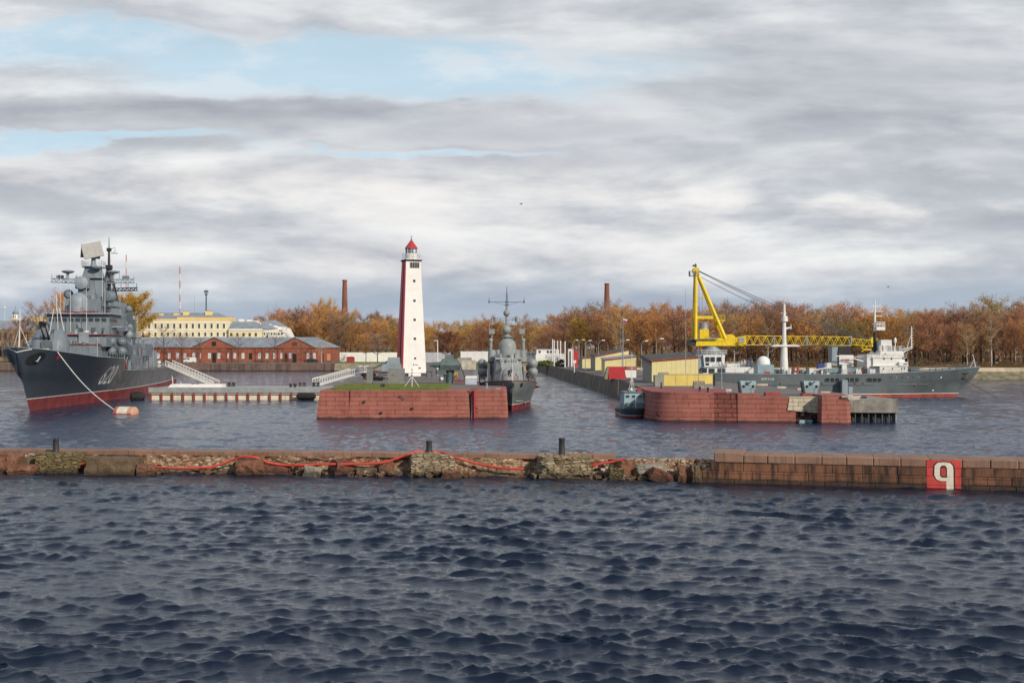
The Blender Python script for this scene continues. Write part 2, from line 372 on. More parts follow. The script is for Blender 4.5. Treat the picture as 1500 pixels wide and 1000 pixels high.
    def build(s, name, mat, parent=None, smooth=True, ang=38):
        me = bpy.data.meshes.new(name); v = s.v
        loc = Vector((0, 0, 0))
        if parent is None:
            a = np.array(v); lo = a.min(0); hi = a.max(0); loc = Vector(((lo[0] + hi[0]) / 2, (lo[1] + hi[1]) / 2, lo[2])); off = loc
        else:
            off, top = chain_loc(parent)
            if top.name in ROOTLOCAL: off = Vector((0, 0, 0))
        if off.length: v = [(x - off.x, y - off.y, z - off.z) for x, y, z in v]
        me.from_pydata(v, [], s.f); me.update()
        import bmesh
        bm = bmesh.new(); bm.from_mesh(me); bmesh.ops.recalc_face_normals(bm, faces=bm.faces); bm.to_mesh(me); bm.free()
        if smooth:
            me.polygons.foreach_set('use_smooth', [True] * len(me.polygons)); me.set_sharp_from_angle(angle=R(ang))
        me.materials.append(mat)
        o = bpy.data.objects.new(name, me); COL.objects.link(o); o.location = loc
        if parent is not None: o.parent = parent
        return o
def part(parent, name, mat, fn, **k):
    b = MB(); fn(b); return b.build(name, mat, parent, **k)
def copy_tree(o, parent=None):
    c = o.copy(); COL.objects.link(c); c.parent = parent
    for ch in o.children: copy_tree(ch, c)
    if o.name in ROOTLOCAL: ROOTLOCAL.add(c.name)
    return c
def text_mesh(txt, size, depth=.02, shear=0.0):
    cu = bpy.data.curves.new('lettering', 'FONT'); cu.body = txt; cu.size = size; cu.extrude = depth; cu.shear = shear
    cu.align_x = 'LEFT'
    o = bpy.data.objects.new('lettering', cu); COL.objects.link(o)
    dg = bpy.context.evaluated_depsgraph_get(); me = bpy.data.meshes.new_from_object(o.evaluated_get(dg))
    vs = [tuple(v.co) for v in me.vertices]; fs = [tuple(p.vertices) for p in me.polygons]
    bpy.data.objects.remove(o); bpy.data.meshes.remove(me)
    return vs, fs

# ================================================================ WATER
def make_water():
    rng = np.random.default_rng(7)
    y = [22.0]
    while y[-1] < 760: y.append(y[-1] + max(.05, y[-1] * .0027))
    y = np.array(y); nx = 1300
    t = np.linspace(-1, 1, nx)
    Yg = np.repeat(y[:, None], nx, 1); Xg = Yg * .44 * t[None, :] + (Yg * .16 + 70) * t[None, :] ** 5
    sp = np.maximum(np.gradient(Xg, axis=1), np.maximum(.05, Yg * .0027))
    nc = 230
    lam = np.exp(rng.uniform(np.log(.15), np.log(4.6), nc)); k = 2 * np.pi / lam
    th = R(-101) + rng.normal(0, 1, nc) * R(1) * np.clip(32 - 5 * lam, 15, 32)
    slope = .034 * np.where(lam < .5, 1.35, np.where(lam < .9, 1.12, (.9 / lam) ** .62))
    amp = slope / k * rng.uniform(.25, 1.45, nc); ph = rng.uniform(0, 6.283, nc)
    Zg = np.zeros_like(Xg); DX = np.zeros_like(Xg); DY = np.zeros_like(Xg)
    gx = .5 + .5 * np.sin(Xg * .11 + 1.3 * np.sin(Yg * .07)) * np.sin(Yg * .17 + 2 * np.sin(Xg * .05))
    gust = (.72 + .5 * gx) * np.where(Yg > 103, .72, 1.0)   # the breakwater shelters the basin
    Xw = Xg + .55 * np.sin(Yg * .43 + .8 * np.sin(Xg * .21)) + .22 * np.sin(Yg * 1.3 + Xg * .7); Yw = Yg + .50 * np.sin(Xg * .37 + np.sin(Yg * .19)) + .20 * np.sin(Xg * 1.1 - Yg * .6)
    ea = rng.uniform(0, 6.283, (nc, 3)); el = lam * rng.uniform(5, 11, nc)
    for i in range(nc):
        kx, ky = k[i] * math.cos(th[i]), k[i] * math.sin(th[i])
        f = np.clip((lam[i] / sp - 2.0) / 2.0, 0, 1)
        if not f.any(): continue
        p = kx * Xw + ky * Yw + ph[i]
        env = .25 + 1.1 * (.5 + .5 * np.sin((Xg * math.cos(ea[i, 0]) + Yg * math.sin(ea[i, 0])) * 6.283 / el[i] + ea[i, 1])) ** 1.5 * (1.15 if lam[i] < 3 else 1)
        a = amp[i] * f * gust * env * 1.27
        cp = np.cos(p); Zg += a * cp; s_ = a * np.sin(p) * (1.35 if lam[i] < 2 else 1.0)
        DX -= s_ * math.cos(th[i]); DY -= s_ * math.sin(th[i])
    Zg = np.where(Zg > 0, Zg * 1.2, Zg * .85)
    co = np.stack([Xg + DX, Yg + DY, Zg], -1).reshape(-1, 3).astype(np.float32)
    ny = len(y); i = np.arange(ny - 1)[:, None] * nx + np.arange(nx - 1)[None, :]
    q = np.stack([i, i + 1, i + 1 + nx, i + nx], -1).reshape(-1, 4)
    # flat skirt reaching the horizon, a hand's breadth lower
    nq = len(co); E = 26000.
    sk = np.array([(-E, -300, -.5), (E, -300, -.5), (E, E, -.5), (-E, E, -.5)], np.float32)
    co = np.concatenate([co, sk]); q = np.concatenate([q, [[nq, nq + 1, nq + 2, nq + 3]]])
    me = bpy.data.meshes.new('water'); me.vertices.add(len(co)); me.vertices.foreach_set('co', co.ravel())
    me.loops.add(q.size); me.loops.foreach_set('vertex_index', q.ravel().astype(np.int32))
    me.polygons.add(len(q)); me.polygons.foreach_set('loop_start', np.arange(0, q.size, 4, dtype=np.int32))
    me.polygons.foreach_set('loop_total', np.full(len(q), 4, np.int32)); me.polygons.foreach_set('use_smooth', np.ones(len(q), bool))
    me.update(); me.validate()
    m, t = newmat('harbour_water')
    g = t.N('ShaderNodeNewGeometry').outputs['Position']
    n1 = t.noise(t.scale(g, (.75, 1.3, 1)), 2.3, 5, .62, .5)
    n2 = t.noise(t.scale(g, (.7, 1.2, 1)), .62, 5, .6, .3)
    n3 = t.noise(g, 9.0, 3, .6)
    rg_ = lambda n_: t.m('SUBTRACT', 1.0, t.m('ABSOLUTE', t.m('SUBTRACT', t.m('MULTIPLY', n_, 2.0), 1.0)))
    n4 = t.noise(t.scale(g, (.48, 1.7, 1)), 1.3, 7, .66, .3)
    n5 = t.noise(t.scale(g, (.5, 1.5, 1)), 3.4, 7, .70, .2)
    hgt = t.m('ADD', t.m('ADD', t.m('MULTIPLY', n1, .24), t.m('MULTIPLY', n2, .30)), t.m('ADD', t.m('MULTIPLY', n4, .36), t.m('ADD', t.m('MULTIPLY', n5, .44), t.m('MULTIPLY', n3, .15))))
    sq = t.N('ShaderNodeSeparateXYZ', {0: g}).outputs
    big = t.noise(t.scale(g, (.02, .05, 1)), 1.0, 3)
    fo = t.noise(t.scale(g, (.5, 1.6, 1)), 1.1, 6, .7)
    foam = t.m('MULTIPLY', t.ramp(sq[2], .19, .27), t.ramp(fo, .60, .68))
    c = t.mix(t.m('MULTIPLY', foam, .6), t.mix(t.ramp(sq[1], 90, 115), t.mix(big, (.0025, .0068, .018), (.0035, .010, .027)), (.009, .022, .058)), (.55, .56, .56))  # basin body bluer: blue sky reflection put into the water colour
    shel = t.m('SUBTRACT', .48, t.m('MULTIPLY', t.m('SUBTRACT', 1.0, t.ramp(sq[1], 55, 120)), .24))
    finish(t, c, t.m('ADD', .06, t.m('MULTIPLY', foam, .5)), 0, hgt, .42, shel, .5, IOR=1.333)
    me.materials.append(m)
    o = bpy.data.objects.new('water', me); COL.objects.link(o); tag(o, 'choppy dark blue harbour water', kind='structure')
make_water()

# ================================================================ LAND
GZ = 3.5
def land(name, poly, z, mat, zb=-1.2, label=None):
    b = MB(); n = len(poly)
    b.v = [(p[0], p[1], zb) for p in poly] + [(p[0], p[1], z) for p in poly]
    b.f = [(i, (i + 1) % n, n + (i + 1) % n, n + i) for i in range(n)] + [tuple(range(n, 2 * n))]
    o = b.build(name, mat, smooth=False); tag(o, label, kind='structure'); return o
# far ground: one sheet from the inner shore back to the horizon
land('ground', [(-4000, 552), (-108, 552), (-80, 556), (-36, 556), (-36, 640), (9.5, 700), (11, 640), (24, 420), (140, 412), (4000, 412), (9000, 20000), (-9000, 20000)], GZ - .06, m_lawn2,
     label='autumn ground behind the harbour')
# basin edge on the left: granite quay, then the rubble bank
qb = MB(); qb.box(-420, -78.5, 543, 552.2, -1.2, 3.2); o = qb.build('quay_wall', m_granq, smooth=False)
tag(o, 'stained granite quay wall below the long red brick barracks', 'quay wall')
qb = MB(); qb.ring([[(-78.4, 541, -1), (-36, 541, -1), (-36, 557, -1), (-78.4, 557, -1)], [(-78.4, 541.6, .2), (-36, 541.6, .2), (-36, 557, .2), (-78.4, 557, .2)], [(-78.4, 545.5, 3.3), (-36, 545.5, 3.3), (-36, 557, 3.3), (-78.4, 557, 3.3)]])
o = qb.build('rubble_bank', m_rubq, smooth=False); tag(o, 'pale rubble stone bank below the lawn, beyond the lighthouse pier', 'stone bank')
land('lawn', [(-78, 549), (-38, 549), (-38, 575), (-78, 575)], GZ + .05, M('bank_lawn', (.10, .15, .03), .9, .25, .2), 3.0, 'green lawn on the bank beyond the lighthouse pier')
# promenade strip in front of the barracks
land('quay_pavement', [(-420, 543.6), (-79, 543.6), (-79, 561), (-420, 561)], GZ - .01, m_asph, 3.05, 'pavement along the barracks quay')
# lighthouse pier deck
land('pier_deck', [(-27.0, 184), (-5.2, 184), (-5.4, 205), (-12.5, 350), (-16, 420), (-20, 700), (-36.2, 640), (-36.2, 420), (-34.5, 292), (-29.5, 206)], 4.05, m_asph,
     label='worn asphalt deck of the lighthouse pier')
land('pier_lawn', [(-26.2, 176.2), (-9.6, 176.2), (-9.8, 205), (-28.2, 205)], 4.11, m_lawn, 3.9, 'bright green grass on the pier head')
# embankment on the right with the sheds
EDGE = [(20.6, 190), (22.0, 247), (16.0, 400), (10.7, 563), (9.6, 700)]
def edge_x(yv):
    for (a, b), (c_, d) in zip(EDGE[:-1], EDGE[1:]):
        if b <= yv <= d: return a + (c_ - a) * (yv - b) / (d - b)
    return EDGE[0][0]
land('quay_deck', [(21, 169.5), (44.6, 166.5), (44.9, 173), (48.0, 178), (40.5, 236), (38, 415), (30, 560), (24, 700), (9.8, 700), (10.9, 563), (16.2, 400), (22.2, 247), (20.8, 190)], GZ, m_asph, -1.0,
     label='worn brown asphalt of the quay behind the red stone head')
b = MB()
rin = []; rout = []
for (x, yv) in EDGE:
    b.v += [(x - .9, yv, -1.0), (x - .05, yv, GZ + .12), (x + .75, yv, GZ + .12), (x + .8, yv, -1)]
for i in range(len(EDGE) - 1):
    k = i * 4
    for a, c_ in ((0, 1), (1, 2), (2, 3)): b.f.append((k + a, k + 4 + a, k + 4 + c_, k + c_))
b.f += [(0, 1, 2, 3), tuple(len(b.v) - 4 + j for j in (3, 2, 1, 0))]
tag(b.build('quay_wall', m_quay, smooth=False), 'long dark streaked quay wall running back along the yellow sheds', 'quay wall')
# right-hand far shore: earth bank with a pale parapet
b = MB(); b.ring([[(36, 399, -1), (700, 399, -1), (700, 414, -1), (36, 414, -1)], [(36, 400, .1), (700, 400, .1), (700, 414, .1), (36, 414, .1)], [(36, 406, 2.3), (700, 406, 2.3), (700, 414, 2.3), (36, 414, 2.3)]])
tag(b.build('shore_bank', M('bank_earth', (.20, .17, .10), .95, .35, .4, stain=(.10, .12, .03), stamt=.7, stz=1), smooth=False), 'earth bank along the wooded far shore', kind='structure')
b = MB(); rr = random.Random(3)
b.box(40, 172, 408, 409, 2.0, 3.55); b.box(174, 190, 408, 409, 2, 3.9); b.box(191, 460, 408, 409, 2.0, 3.5)
tag(b.build('parapet_wall', M('parapet_plaster', (.50, .42, .31), .85, .2, .3, stain=(.2, .15, .1), stamt=.4), smooth=False), 'low pale parapet wall below the autumn trees across the basin', 'wall')
b = MB(); b.box(36, 460, 414, 424, 3.0, GZ + .03); tag(b.build('shore_path', M('leaf_litter', (.17, .095, .045), .95, .35, .5, stain=(.28, .13, .04), stamt=.5, stz=1), smooth=False), 'leaf strewn path under the trees', kind='structure')

# ================================================================ BREAKWATER IN THE FOREGROUND
random.seed(11)
# right section: stepped granite
A0 = Vector((14.6, 92.2)); A1 = Vector((96.0, 71.2)); D = (A1 - A0); LW = D.length; D.normalize(); Nn = Vector((D.y, -D.x))   # Nn points to the camera
gw = thing('granite_breakwater', 'stepped red granite breakwater wall with the painted numeral', 'breakwater', (A0.x, A0.y, 0), math.atan2(D.y, D.x))
ROOTLOCAL.add(gw.name)
courses = [(-.7, .26, .16, 0.0), (.27, .88, .06, .7), (.89, 1.48, -.02, .95), (1.49, 2.12, -.10, 0.0)]
mats_c = [m_gran, m_gran, m_gran, m_cope]
for ci, (z0, z1, off, start) in enumerate(courses):
    b = MB(); x = [-.5, -.4, 1.0 - 1.6, -.05][ci]; rr = random.Random(20 + ci)
    x = {0: -.35, 1: -.3, 2: .25, 3: .55}[ci]
    while x < LW + 1:
        L_ = rr.uniform(1.5, 2.5) if ci < 3 else rr.uniform(1.7, 2.2); jo = rr.uniform(-.03, .03); g = .018
        jt = rr.uniform(-.012, .012)
        y0 = -off - .35 + jo; y1 = 3.0
        zt = z1 + jt + (0.12 if ci == 3 and x < 1.2 else 0)
        bev = .035 if ci < 3 else .07
        # block with a bevelled face
        pr = [(y1, z0), (y0 + bev, z0), (y0, z0 + bev), (y0, zt - bev), (y0 + bev, zt), (y1, zt)]
        xe = x + L_ - g
        b.ring([[(x, yy_, zz_) for yy_, zz_ in [(y1, z0), (y0 + bev * 1.6, z0), (y0 + bev * .9, z0 + bev), (y0 + bev * .9, zt - bev), (y0 + bev * 1.6, zt - .01), (y1, zt - .01)]],
                [(x + bev, yy_, zz_) for yy_, zz_ in pr], [(xe - bev, yy_, zz_) for yy_, zz_ in pr],
                [(xe, yy_, zz_) for yy_, zz_ in [(y1, z0), (y0 + bev * 1.6, z0), (y0 + bev * .9, z0 + bev), (y0 + bev * .9, zt - bev), (y0 + bev * 1.6, zt - .01), (y1, zt - .01)]]])
        x += L_
    b.build('coping' if ci == 3 else 'stone_course', mats_c[ci], gw, ang=25)
part(gw, 'wall_core', m_gran, lambda b: b.box(.8, LW + .8, .1, 2.9, -.8, 2.0), smooth=False)
# the red panel with its numeral, painted on the face
def wx(px, yv=88.6): 
    k = (px - 750) / F; # intersect the sight line with the wall front line
    s_ = (k * A0.y - A0.x) / (D.x - k * D.y); return s_
pxa, pxb = wx(1357), wx(1407)
pan = MB()
rr = random.Random(5)
for z0, z1, yf in ((.06, .26, -.545), (.28, .87, -.445), (.90, 1.47, -.365), (1.50, 2.02, -.287)):
    pan.box(pxa, pxb, yf, yf + .03, z0, z1)
pan.build('painted_panel', M('scuffed_red_panel', (.52, .055, .045), .6, .2, 1.5, stain=(.2, .06, .05), stamt=.6), gw, smooth=False)
def nine(b, yf, grow, x0, x1, zb, zt):
    wdt = x1 - x0; P = lambda a, c_: (x0 + a * wdt, zb + c_ * (zt - zb))
    # ring of the bowl and the stem, as quads between outer and inner outlines
    outl = [(.02, .62), (.02, .48), (.14, .34), (.34, .29), (.62, .29), (.62, 0), (.98, 0), (.98, .70), (.96, .86), (.82, .97), (.50, 1.0), (.18, .97), (.04, .86)]
    inn = [(.30, .62), (.30, .52), (.34, .44), (.42, .42), (.62, .42), (.62, .43), (.66, .44), (.66, .70), (.64, .80), (.58, .86), (.50, .87), (.38, .86), (.31, .78)]
    cx, cz = .49, .62
    n = len(outl); vs = []
    g1 = grow
    for (a, c_) in outl:
        s_ = 1 + g1 * .9; vs.append(P(cx + (a - cx) * s_, (c_ - .5) * (1 + g1 * .35) + .5 if c_ > 0 else -.0))
    for (a, c_) in inn:
        s_ = 1 - g1 * 1.6; vs.append(P(cx + (a - cx) * s_, cz + (c_ - cz) * s_))
    V = [(x, yf(z), z) for x, z in vs]; fs = [(i, (i + 1) % n, n + (i + 1) % n, n + i) for i in range(n)]
    b.add(V, fs)
# numeral conforms to the stepped face: cut into the four courses
def nine_part(name, mat, grow, lift):
    import bmesh
    x0 = wx(1367.5); x1 = wx(1396.5); tmp = MB(); nine(tmp, lambda z: 0.0, grow, x0, x1, .02, 1.90)
    me = bpy.data.meshes.new('t'); me.from_pydata(tmp.v, [], tmp.f)
    out = MB()
    for z0, z1, yf in ((-.1, .27, -.545), (.27, .885, -.445), (.885, 1.485, -.365), (1.485, 2.1, -.287)):
        bm = bmesh.new(); bm.from_mesh(me)
        for zc, cl in ((z0, False), (z1, True)):
            bmesh.ops.bisect_plane(bm, geom=bm.verts[:] + bm.edges[:] + bm.faces[:], plane_co=(0, 0, zc), plane_no=(0, 0, 1), clear_outer=cl, clear_inner=not cl)
        bm.verts.index_update()
        out.add([(v.co.x, yf - lift, v.co.z) for v in bm.verts], [[v.index for v in f.verts] for f in bm.faces]); bm.free()
    bpy.data.meshes.remove(me)
    return out.build(name, mat, gw, smooth=False)
nine_part('numeral_outline', m_black, .17, .004)
nine_part('numeral', M('cream_numeral', (.72, .66, .52), .7, .1, 1.5, stain=(.4, .32, .22), stamt=.3), 0.0, .008)

# left section: thin coping on broken rubble masonry
lw = thing('ruined_breakwater', 'low crumbling breakwater with granite coping over exposed rubble masonry', 'breakwater', (0, 101, 0))
B0, B1 = -72.0, 16.5
def by(x): return 101.5 - (x + 47) * (9.0 / 63.5) * .75
rr = random.Random(8)
def hsh(i, j, k=0): return random.Random(i * 7919 + j * 104729 + k * 31).random()
b = MB(); nxs = 780; nzs = 15
for j in range(nzs + 1):
    for i in range(nxs + 1):
        x = B0 + (B1 - 1.0 - B0) * i / nxs; z = -.5 + 1.92 * j / nzs
        row = int((z + .5) / .21); cellx = int((x + row * .17) / (.35 + .12 * hsh(row, 3))); 
        d = .22 * hsh(cellx, row) + .05 * hsh(i, j, 5) + max(0, .8 - z) * .32
        gone = .5 * max(0, math.sin(x * .31 + 1.2) * math.sin(x * .83)) * (1 if z > .4 else 0)
        top = z
        if x > 7.5: top = min(z, 1.35 - .35 * hsh(int(x * 1.5), 2) - .25 * math.sin(x))
        b.v.append((x, by(x) - 101 - d + gone, top))
W1 = nxs + 1
for j in range(nzs):
    for i in range(nxs): b.f.append((j * W1 + i, j * W1 + i + 1, (j + 1) * W1 + i + 1, (j + 1) * W1 + i))
m, t = newmat('rubble_masonry')
o_ = t.N('ShaderNodeTexCoord').outputs['Object']
vr = t.N('ShaderNodeTexVoronoi', {'Vector': t.scale(o_, (2.6, .6, 5.2)), 'Scale': 1.0, 'Randomness': .9})
ve = t.N('ShaderNodeTexVoronoi', {'Vector': t.scale(o_, (2.6, .6, 5.2)), 'Scale': 1.0, 'Randomness': .9}, feature='DISTANCE_TO_EDGE')
hs = t.N('ShaderNodeSeparateColor', {0: vr.outputs['Color']}).outputs
n2 = t.noise(o_, 7, 4, .65); n1 = t.noise(o_, .35, 4, .6)
c = t.mix(hs[0], (.25, .145, .085), (.42, .30, .18))
c = t.mix(t.ramp(hs[1], .70, .85), c, (.50, .40, .28))
c = t.mix(t.ramp(hs[2], .80, .9), c, (.17, .06, .04))
c = t.mix(t.m('MULTIPLY', t.ramp(n1, .48, .7), .6), c, (.24, .085, .05))
c = t.mix(t.m('SUBTRACT', 1.0, t.ramp(ve.outputs['Distance'], .01, .07)), c, (.10, .07, .045))
c = t.mix(t.m('MULTIPLY', t.ramp(n2, .45, .75), .4), c, (.09, .08, .05))
gz_ = t.N('ShaderNodeSeparateXYZ', {0: t.N('ShaderNodeNewGeometry').outputs['Position']}).outputs[2]
c = t.mix(t.m('MULTIPLY', t.m('SUBTRACT', 1.0, t.ramp(t.m('ADD', gz_, t.m('MULTIPLY', t.m('SUBTRACT', n1, .5), .8)), .12, .65)), .72), c, (.05, .036, .024))
finish(t, c, .9, 0, t.m('ADD', ve.outputs['Distance'], t.m('MULTIPLY', n2, .3)), .08, 1, .2)
m_masonry = m
o = b.build('rubble_core', m_masonry, lw, ang=60)
b = MB(); rr = random.Random(9); x = B0
while x < 7.2:
    L_ = rr.uniform(1.6, 2.6); zz_ = 1.72 + rr.uniform(-.02, .02); yo = by(x + L_ / 2) - 101; f_ = rr.uniform(-.05, .05); zb = 1.36
    tn = -(9.0 / 63.5) * .75
    def Q(a, dy, z_): return (x + a, by(x + a) - 101 + dy, z_)
    b.ring([[Q(.015, 1.9, zb), Q(.015, -.06 + f_, zb), Q(.015, -.08 + f_, zz_ - .03), Q(.015, -.03 + f_, zz_), Q(.015, 1.9, zz_)],
            [Q(L_ - .015, 1.9, zb), Q(L_ - .015, -.06 + f_, zb), Q(L_ - .015, -.08 + f_, zz_ - .03), Q(L_ - .015, -.03 + f_, zz_), Q(L_ - .015, 1.9, zz_)]])
    x += L_
b.build('coping', m_cope, lw, ang=25)
b = MB(); pp = []
b.hexa([(B0, by(B0) - 101 + .15, -1), (B1, by(B1) - 101 + .15, -1), (B1, by(B1) - 99.1, -1), (B0, by(B0) - 99.1, -1),
        (B0, by(B0) - 101 + .45, 1.35), (B1, by(B1) - 101 + .6, 1.35), (B1, by(B1) - 99.15, 1.35), (B0, by(B0) - 99.15, 1.35)])
b.build('wall_core', m_masonry, lw, smooth=False)
def stone(name, c1, c2, c3, course=False, wet=.55):
    """rough weathered stone: mottled, pitted, algae-dark towards the waterline; course = thin bedded rubble"""
    m, t = newmat(name); o = t.N('ShaderNodeTexCoord').outputs['Object']; gp_ = t.N('ShaderNodeNewGeometry').outputs['Position']
    n1 = t.noise(o, 1.1, 6, .65); n2 = t.noise(o, 6.0, 5, .7); n3 = t.noise(t.scale(o, (1, 1, .3)), 2.6, 5, .7)
    c = t.mix(t.ramp(t.m('ADD', t.m('MULTIPLY', n1, .55), t.m('MULTIPLY', n2, .45)), .36, .64), c1, c2)
    c = t.mix(t.m('MULTIPLY', t.ramp(n3, .52, .66), .7), c, c3); hb = t.m('ADD', n1, n2)
    if course:
        sc_ = t.scale(t.N('ShaderNodeVectorMath', {0: o, 1: (0, 0, 0)}, operation='ADD').outputs[0], (1.5, 1.5, 6.5))
        v = t.N('ShaderNodeTexVoronoi', {'Vector': sc_, 'Scale': 1.0, 'Randomness': .8}); ve = t.N('ShaderNodeTexVoronoi', {'Vector': sc_, 'Scale': 1.0, 'Randomness': .8}, feature='DISTANCE_TO_EDGE')
        k_ = t.N('ShaderNodeSeparateColor', {0: v.outputs['Color']}).outputs[0]; c = t.mix(t.m('MULTIPLY', k_, .6), c, c3)
        c = t.mix(t.m('SUBTRACT', 1.0, t.ramp(ve.outputs['Distance'], .02, .10)), c, tuple(x * .55 for x in c1)); hb = t.m('ADD', hb, t.m('MULTIPLY', t.ramp(ve.outputs['Distance'], 0, .15), 1.5))
    wz = t.N('ShaderNodeSeparateXYZ', {0: gp_}).outputs[2]; wm = t.ramp(t.m('ADD', wz, t.m('MULTIPLY', t.m('SUBTRACT', n1, .5), .7)), wet * .35, wet)
    c = t.mix(t.m('MULTIPLY', t.m('SUBTRACT', 1.0, wm), .72), c, (.03, .022, .014))
    finish(t, c, .85, 0, hb, .07, 1, .3); return m
m_blk = stone('wet_red_granite', (.11, .045, .032), (.20, .078, .052), (.05, .035, .022))
m_blkg = stone('grey_concrete_block', (.22, .19, .14), (.34, .30, .24), (.12, .09, .05))
m_moss = stone('mossy_masonry_block', (.17, .125, .06), (.30, .21, .11), (.10, .10, .035), True)
m_brn = stone('brown_mossy_stone', (.085, .06, .035), (.17, .115, .07), (.05, .05, .022))
m_pal = stone('pale_rubble_conglomerate', (.30, .225, .13), (.50, .41, .28), (.15, .105, .055), True)
m_redb = stone('rusty_red_block', (.14, .062, .036), (.25, .115, .07), (.07, .035, .022))
def blk(name, mat, label, cat, pxl, pxr, pyt, pyb, dep, seed, rz=0., ry=0., rx=0., amp=.10, g=4, group=None, zsub=.5, Yd=None, cr=None):
    Yb = Yd or H * F / (pyb - 510); pl_ = px2(pxl, pyb, Yb); pr_ = px2(pxr, pyb, Yb); zt = px2(pxl, pyt, Yb + dep * .3).z
    b = MB(); b.rock(((pl_.x + pr_.x) / 2, Yb + dep / 2, (zt - zsub) / 2), ((pr_.x - pl_.x), dep, zt + zsub), rz, ry, rx, seed, amp * 1.15, 12)
    o = b.build(name, mat, ang=30); return tag(o, label, cat, group)
blk('masonry_plinth', m_moss, 'mossy masonry plinth under the first mooring post, beside the big brown stone', 'plinth', 49, 113, 662.5, 693, 3.2, 1, amp=.04, g=7, Yd=98.0)
blk('granite_block', m_brn, 'big rounded brown stone with flat grey top beside the mossy plinth', 'stone block', 123, 198, 670, 694, 2.4, 2, amp=.05, g=6, Yd=97)
blk('masonry_plinth', m_pal, 'tan masonry plinth under the middle mooring post', 'plinth', 600, 667, 664, 697, 3.2, 3, amp=.06, g=7, Yd=96)
blk('boulder', m_pal, 'large pale rubble boulder under the tallest mooring post', 'boulder', 792, 864, 666, 699, 3.2, 4, amp=.13, g=7, Yd=94.5)
GB = 'loose blocks fallen along the ruined breakwater'
blk('granite_block', m_redb, 'tilted rusty red slab at the near end of the ruined breakwater beside two flat blocks', 'stone block', -8, 20, 664, 690, 1.8, 5, ry=.25, group=GB, Yd=98)
blk('granite_block', m_brn, 'small brown stone leaning against the mossy plinth', 'stone block', 17, 50, 670, 688, 1.6, 6, group=GB, Yd=99, zsub=.2)
blk('granite_block', m_redb, 'flat red slab at the waterline in front of the small brown stone', 'stone block', 10, 46, 682, 695, 1.8, 7, group=GB, Yd=97, zsub=.3)
blk('granite_block', m_redb, 'flat reddish slab just beyond the big rounded brown stone', 'stone block', 196, 222, 681, 693, 1.6, 8, rz=.3, group=GB, Yd=97, zsub=.3)
blk('granite_block', m_brn, 'small brown cube clasping the red boom on the masonry wall', 'stone block', 304, 320, 679, 690, 1.0, 9, group=GB, Yd=99)
blk('granite_block', m_redb, 'large sloping rust red block under the small wire frame', 'stone block', 347, 386, 670, 692, 2.2, 10, ry=-.22, rx=.2, group=GB, Yd=97)
blk('granite_block', m_blk, 'low dark red block lying beside the sloping rust red block', 'stone block', 386, 425, 679, 693, 1.6, 11, ry=.05, group=GB, Yd=97.5)
blk('granite_block', m_redb, 'wedge shaped dark red block with a pale stone in front', 'stone block', 437, 466, 677, 693, 1.5, 12, ry=-.3, group=GB, Yd=97.2)
blk('granite_block', m_blkg, 'pale grey stone in front of the wedge shaped dark red block', 'stone block', 444, 468, 684, 695, 1.0, 13, ry=.2, group=GB, Yd=96, zsub=.3)
blk('granite_block', m_blk, 'upturned dark brown block standing halfway between wedge and middle plinth', 'stone block', 482, 514, 675, 693, 1.7, 14, rz=.5, ry=.15, group=GB, Yd=97)
blk('granite_block', m_redb, 'upright red stone just short of the middle masonry plinth', 'stone block', 555, 575, 674, 694, 1.3, 15, ry=.08, group=GB, Yd=97)
blk('granite_block', m_brn, 'dark low stones at the waterline before the upright red stone', 'stone block', 522, 553, 684, 695, 1.6, 16, group=GB, Yd=97, zsub=.3)
blk('granite_block', m_redb, 'small red block at the foot of the tan middle plinth', 'stone block', 648, 674, 690, 698, 1.1, 17, group=GB, Yd=94.5, zsub=.3)
blk('granite_block', m_redb, 'red block half buried in the rubble heap beside the pale boulder', 'stone block', 903, 928, 674, 693, 1.6, 18, rz=.4, group=GB, Yd=94)
blk('granite_block', m_moss, 'mossy square stone at the waterline of the rubble heap', 'stone block', 893, 914, 685, 697, 1.3, 19, group=GB, Yd=93.5, zsub=.3)
blk('granite_block', m_blkg, 'pale tilted concrete slab on the rubble heap', 'stone slab', 934, 976, 680, 688, 1.6, 20, ry=-.1, group=GB, Yd=93.5, zsub=-.45)
blk('granite_block', m_blk, 'red slab sliding into the water below the rubble heap', 'stone block', 953, 986, 690, 703, 1.4, 21, ry=.45, group=GB, Yd=92.3, zsub=.2)
blk('granite_block', m_redb, 'reddish upright block beside the end of the granite wall', 'stone block', 994, 1012, 685, 704, 1.4, 22, ry=.1, group=GB, Yd=92)
blk('granite_block', m_brn, 'dark stone wedged against the end of the granite wall', 'stone block', 1014, 1029, 681, 705, 1.6, 23, group=GB, Yd=91.5)
b = MB(); rr = random.Random(77)
for i in range(420):
    x = rr.uniform(7.0, 15.2); f_ = rr.random(); z = 1.32 - 1.35 * f_ + rr.uniform(-.1, .06); yv = by(x) + .5 - 2.6 * f_
    s_ = rr.uniform(.12, .5); b.rock((x, yv, z), (s_, s_ * .9, s_ * .6), rr.uniform(0, 3), rr.uniform(-.5, .5), rr.uniform(-.5, .5), i, .2, 2)
for i in range(260):
    x = rr.uniform(B0, 7); yv = by(x) - rr.uniform(.35, 1.4); s_ = rr.uniform(.12, .45)
    b.rock((x, yv, rr.uniform(-.05, .25)), (s_ * 1.3, s_, s_ * .7), rr.uniform(0, 3), rr.uniform(-.4, .4), 0, i + 999, .2, 2)
tag(b.build('rubble', m_masonry, ang=30), 'heap of broken stones along the ruined breakwater', 'rubble', kind='stuff')
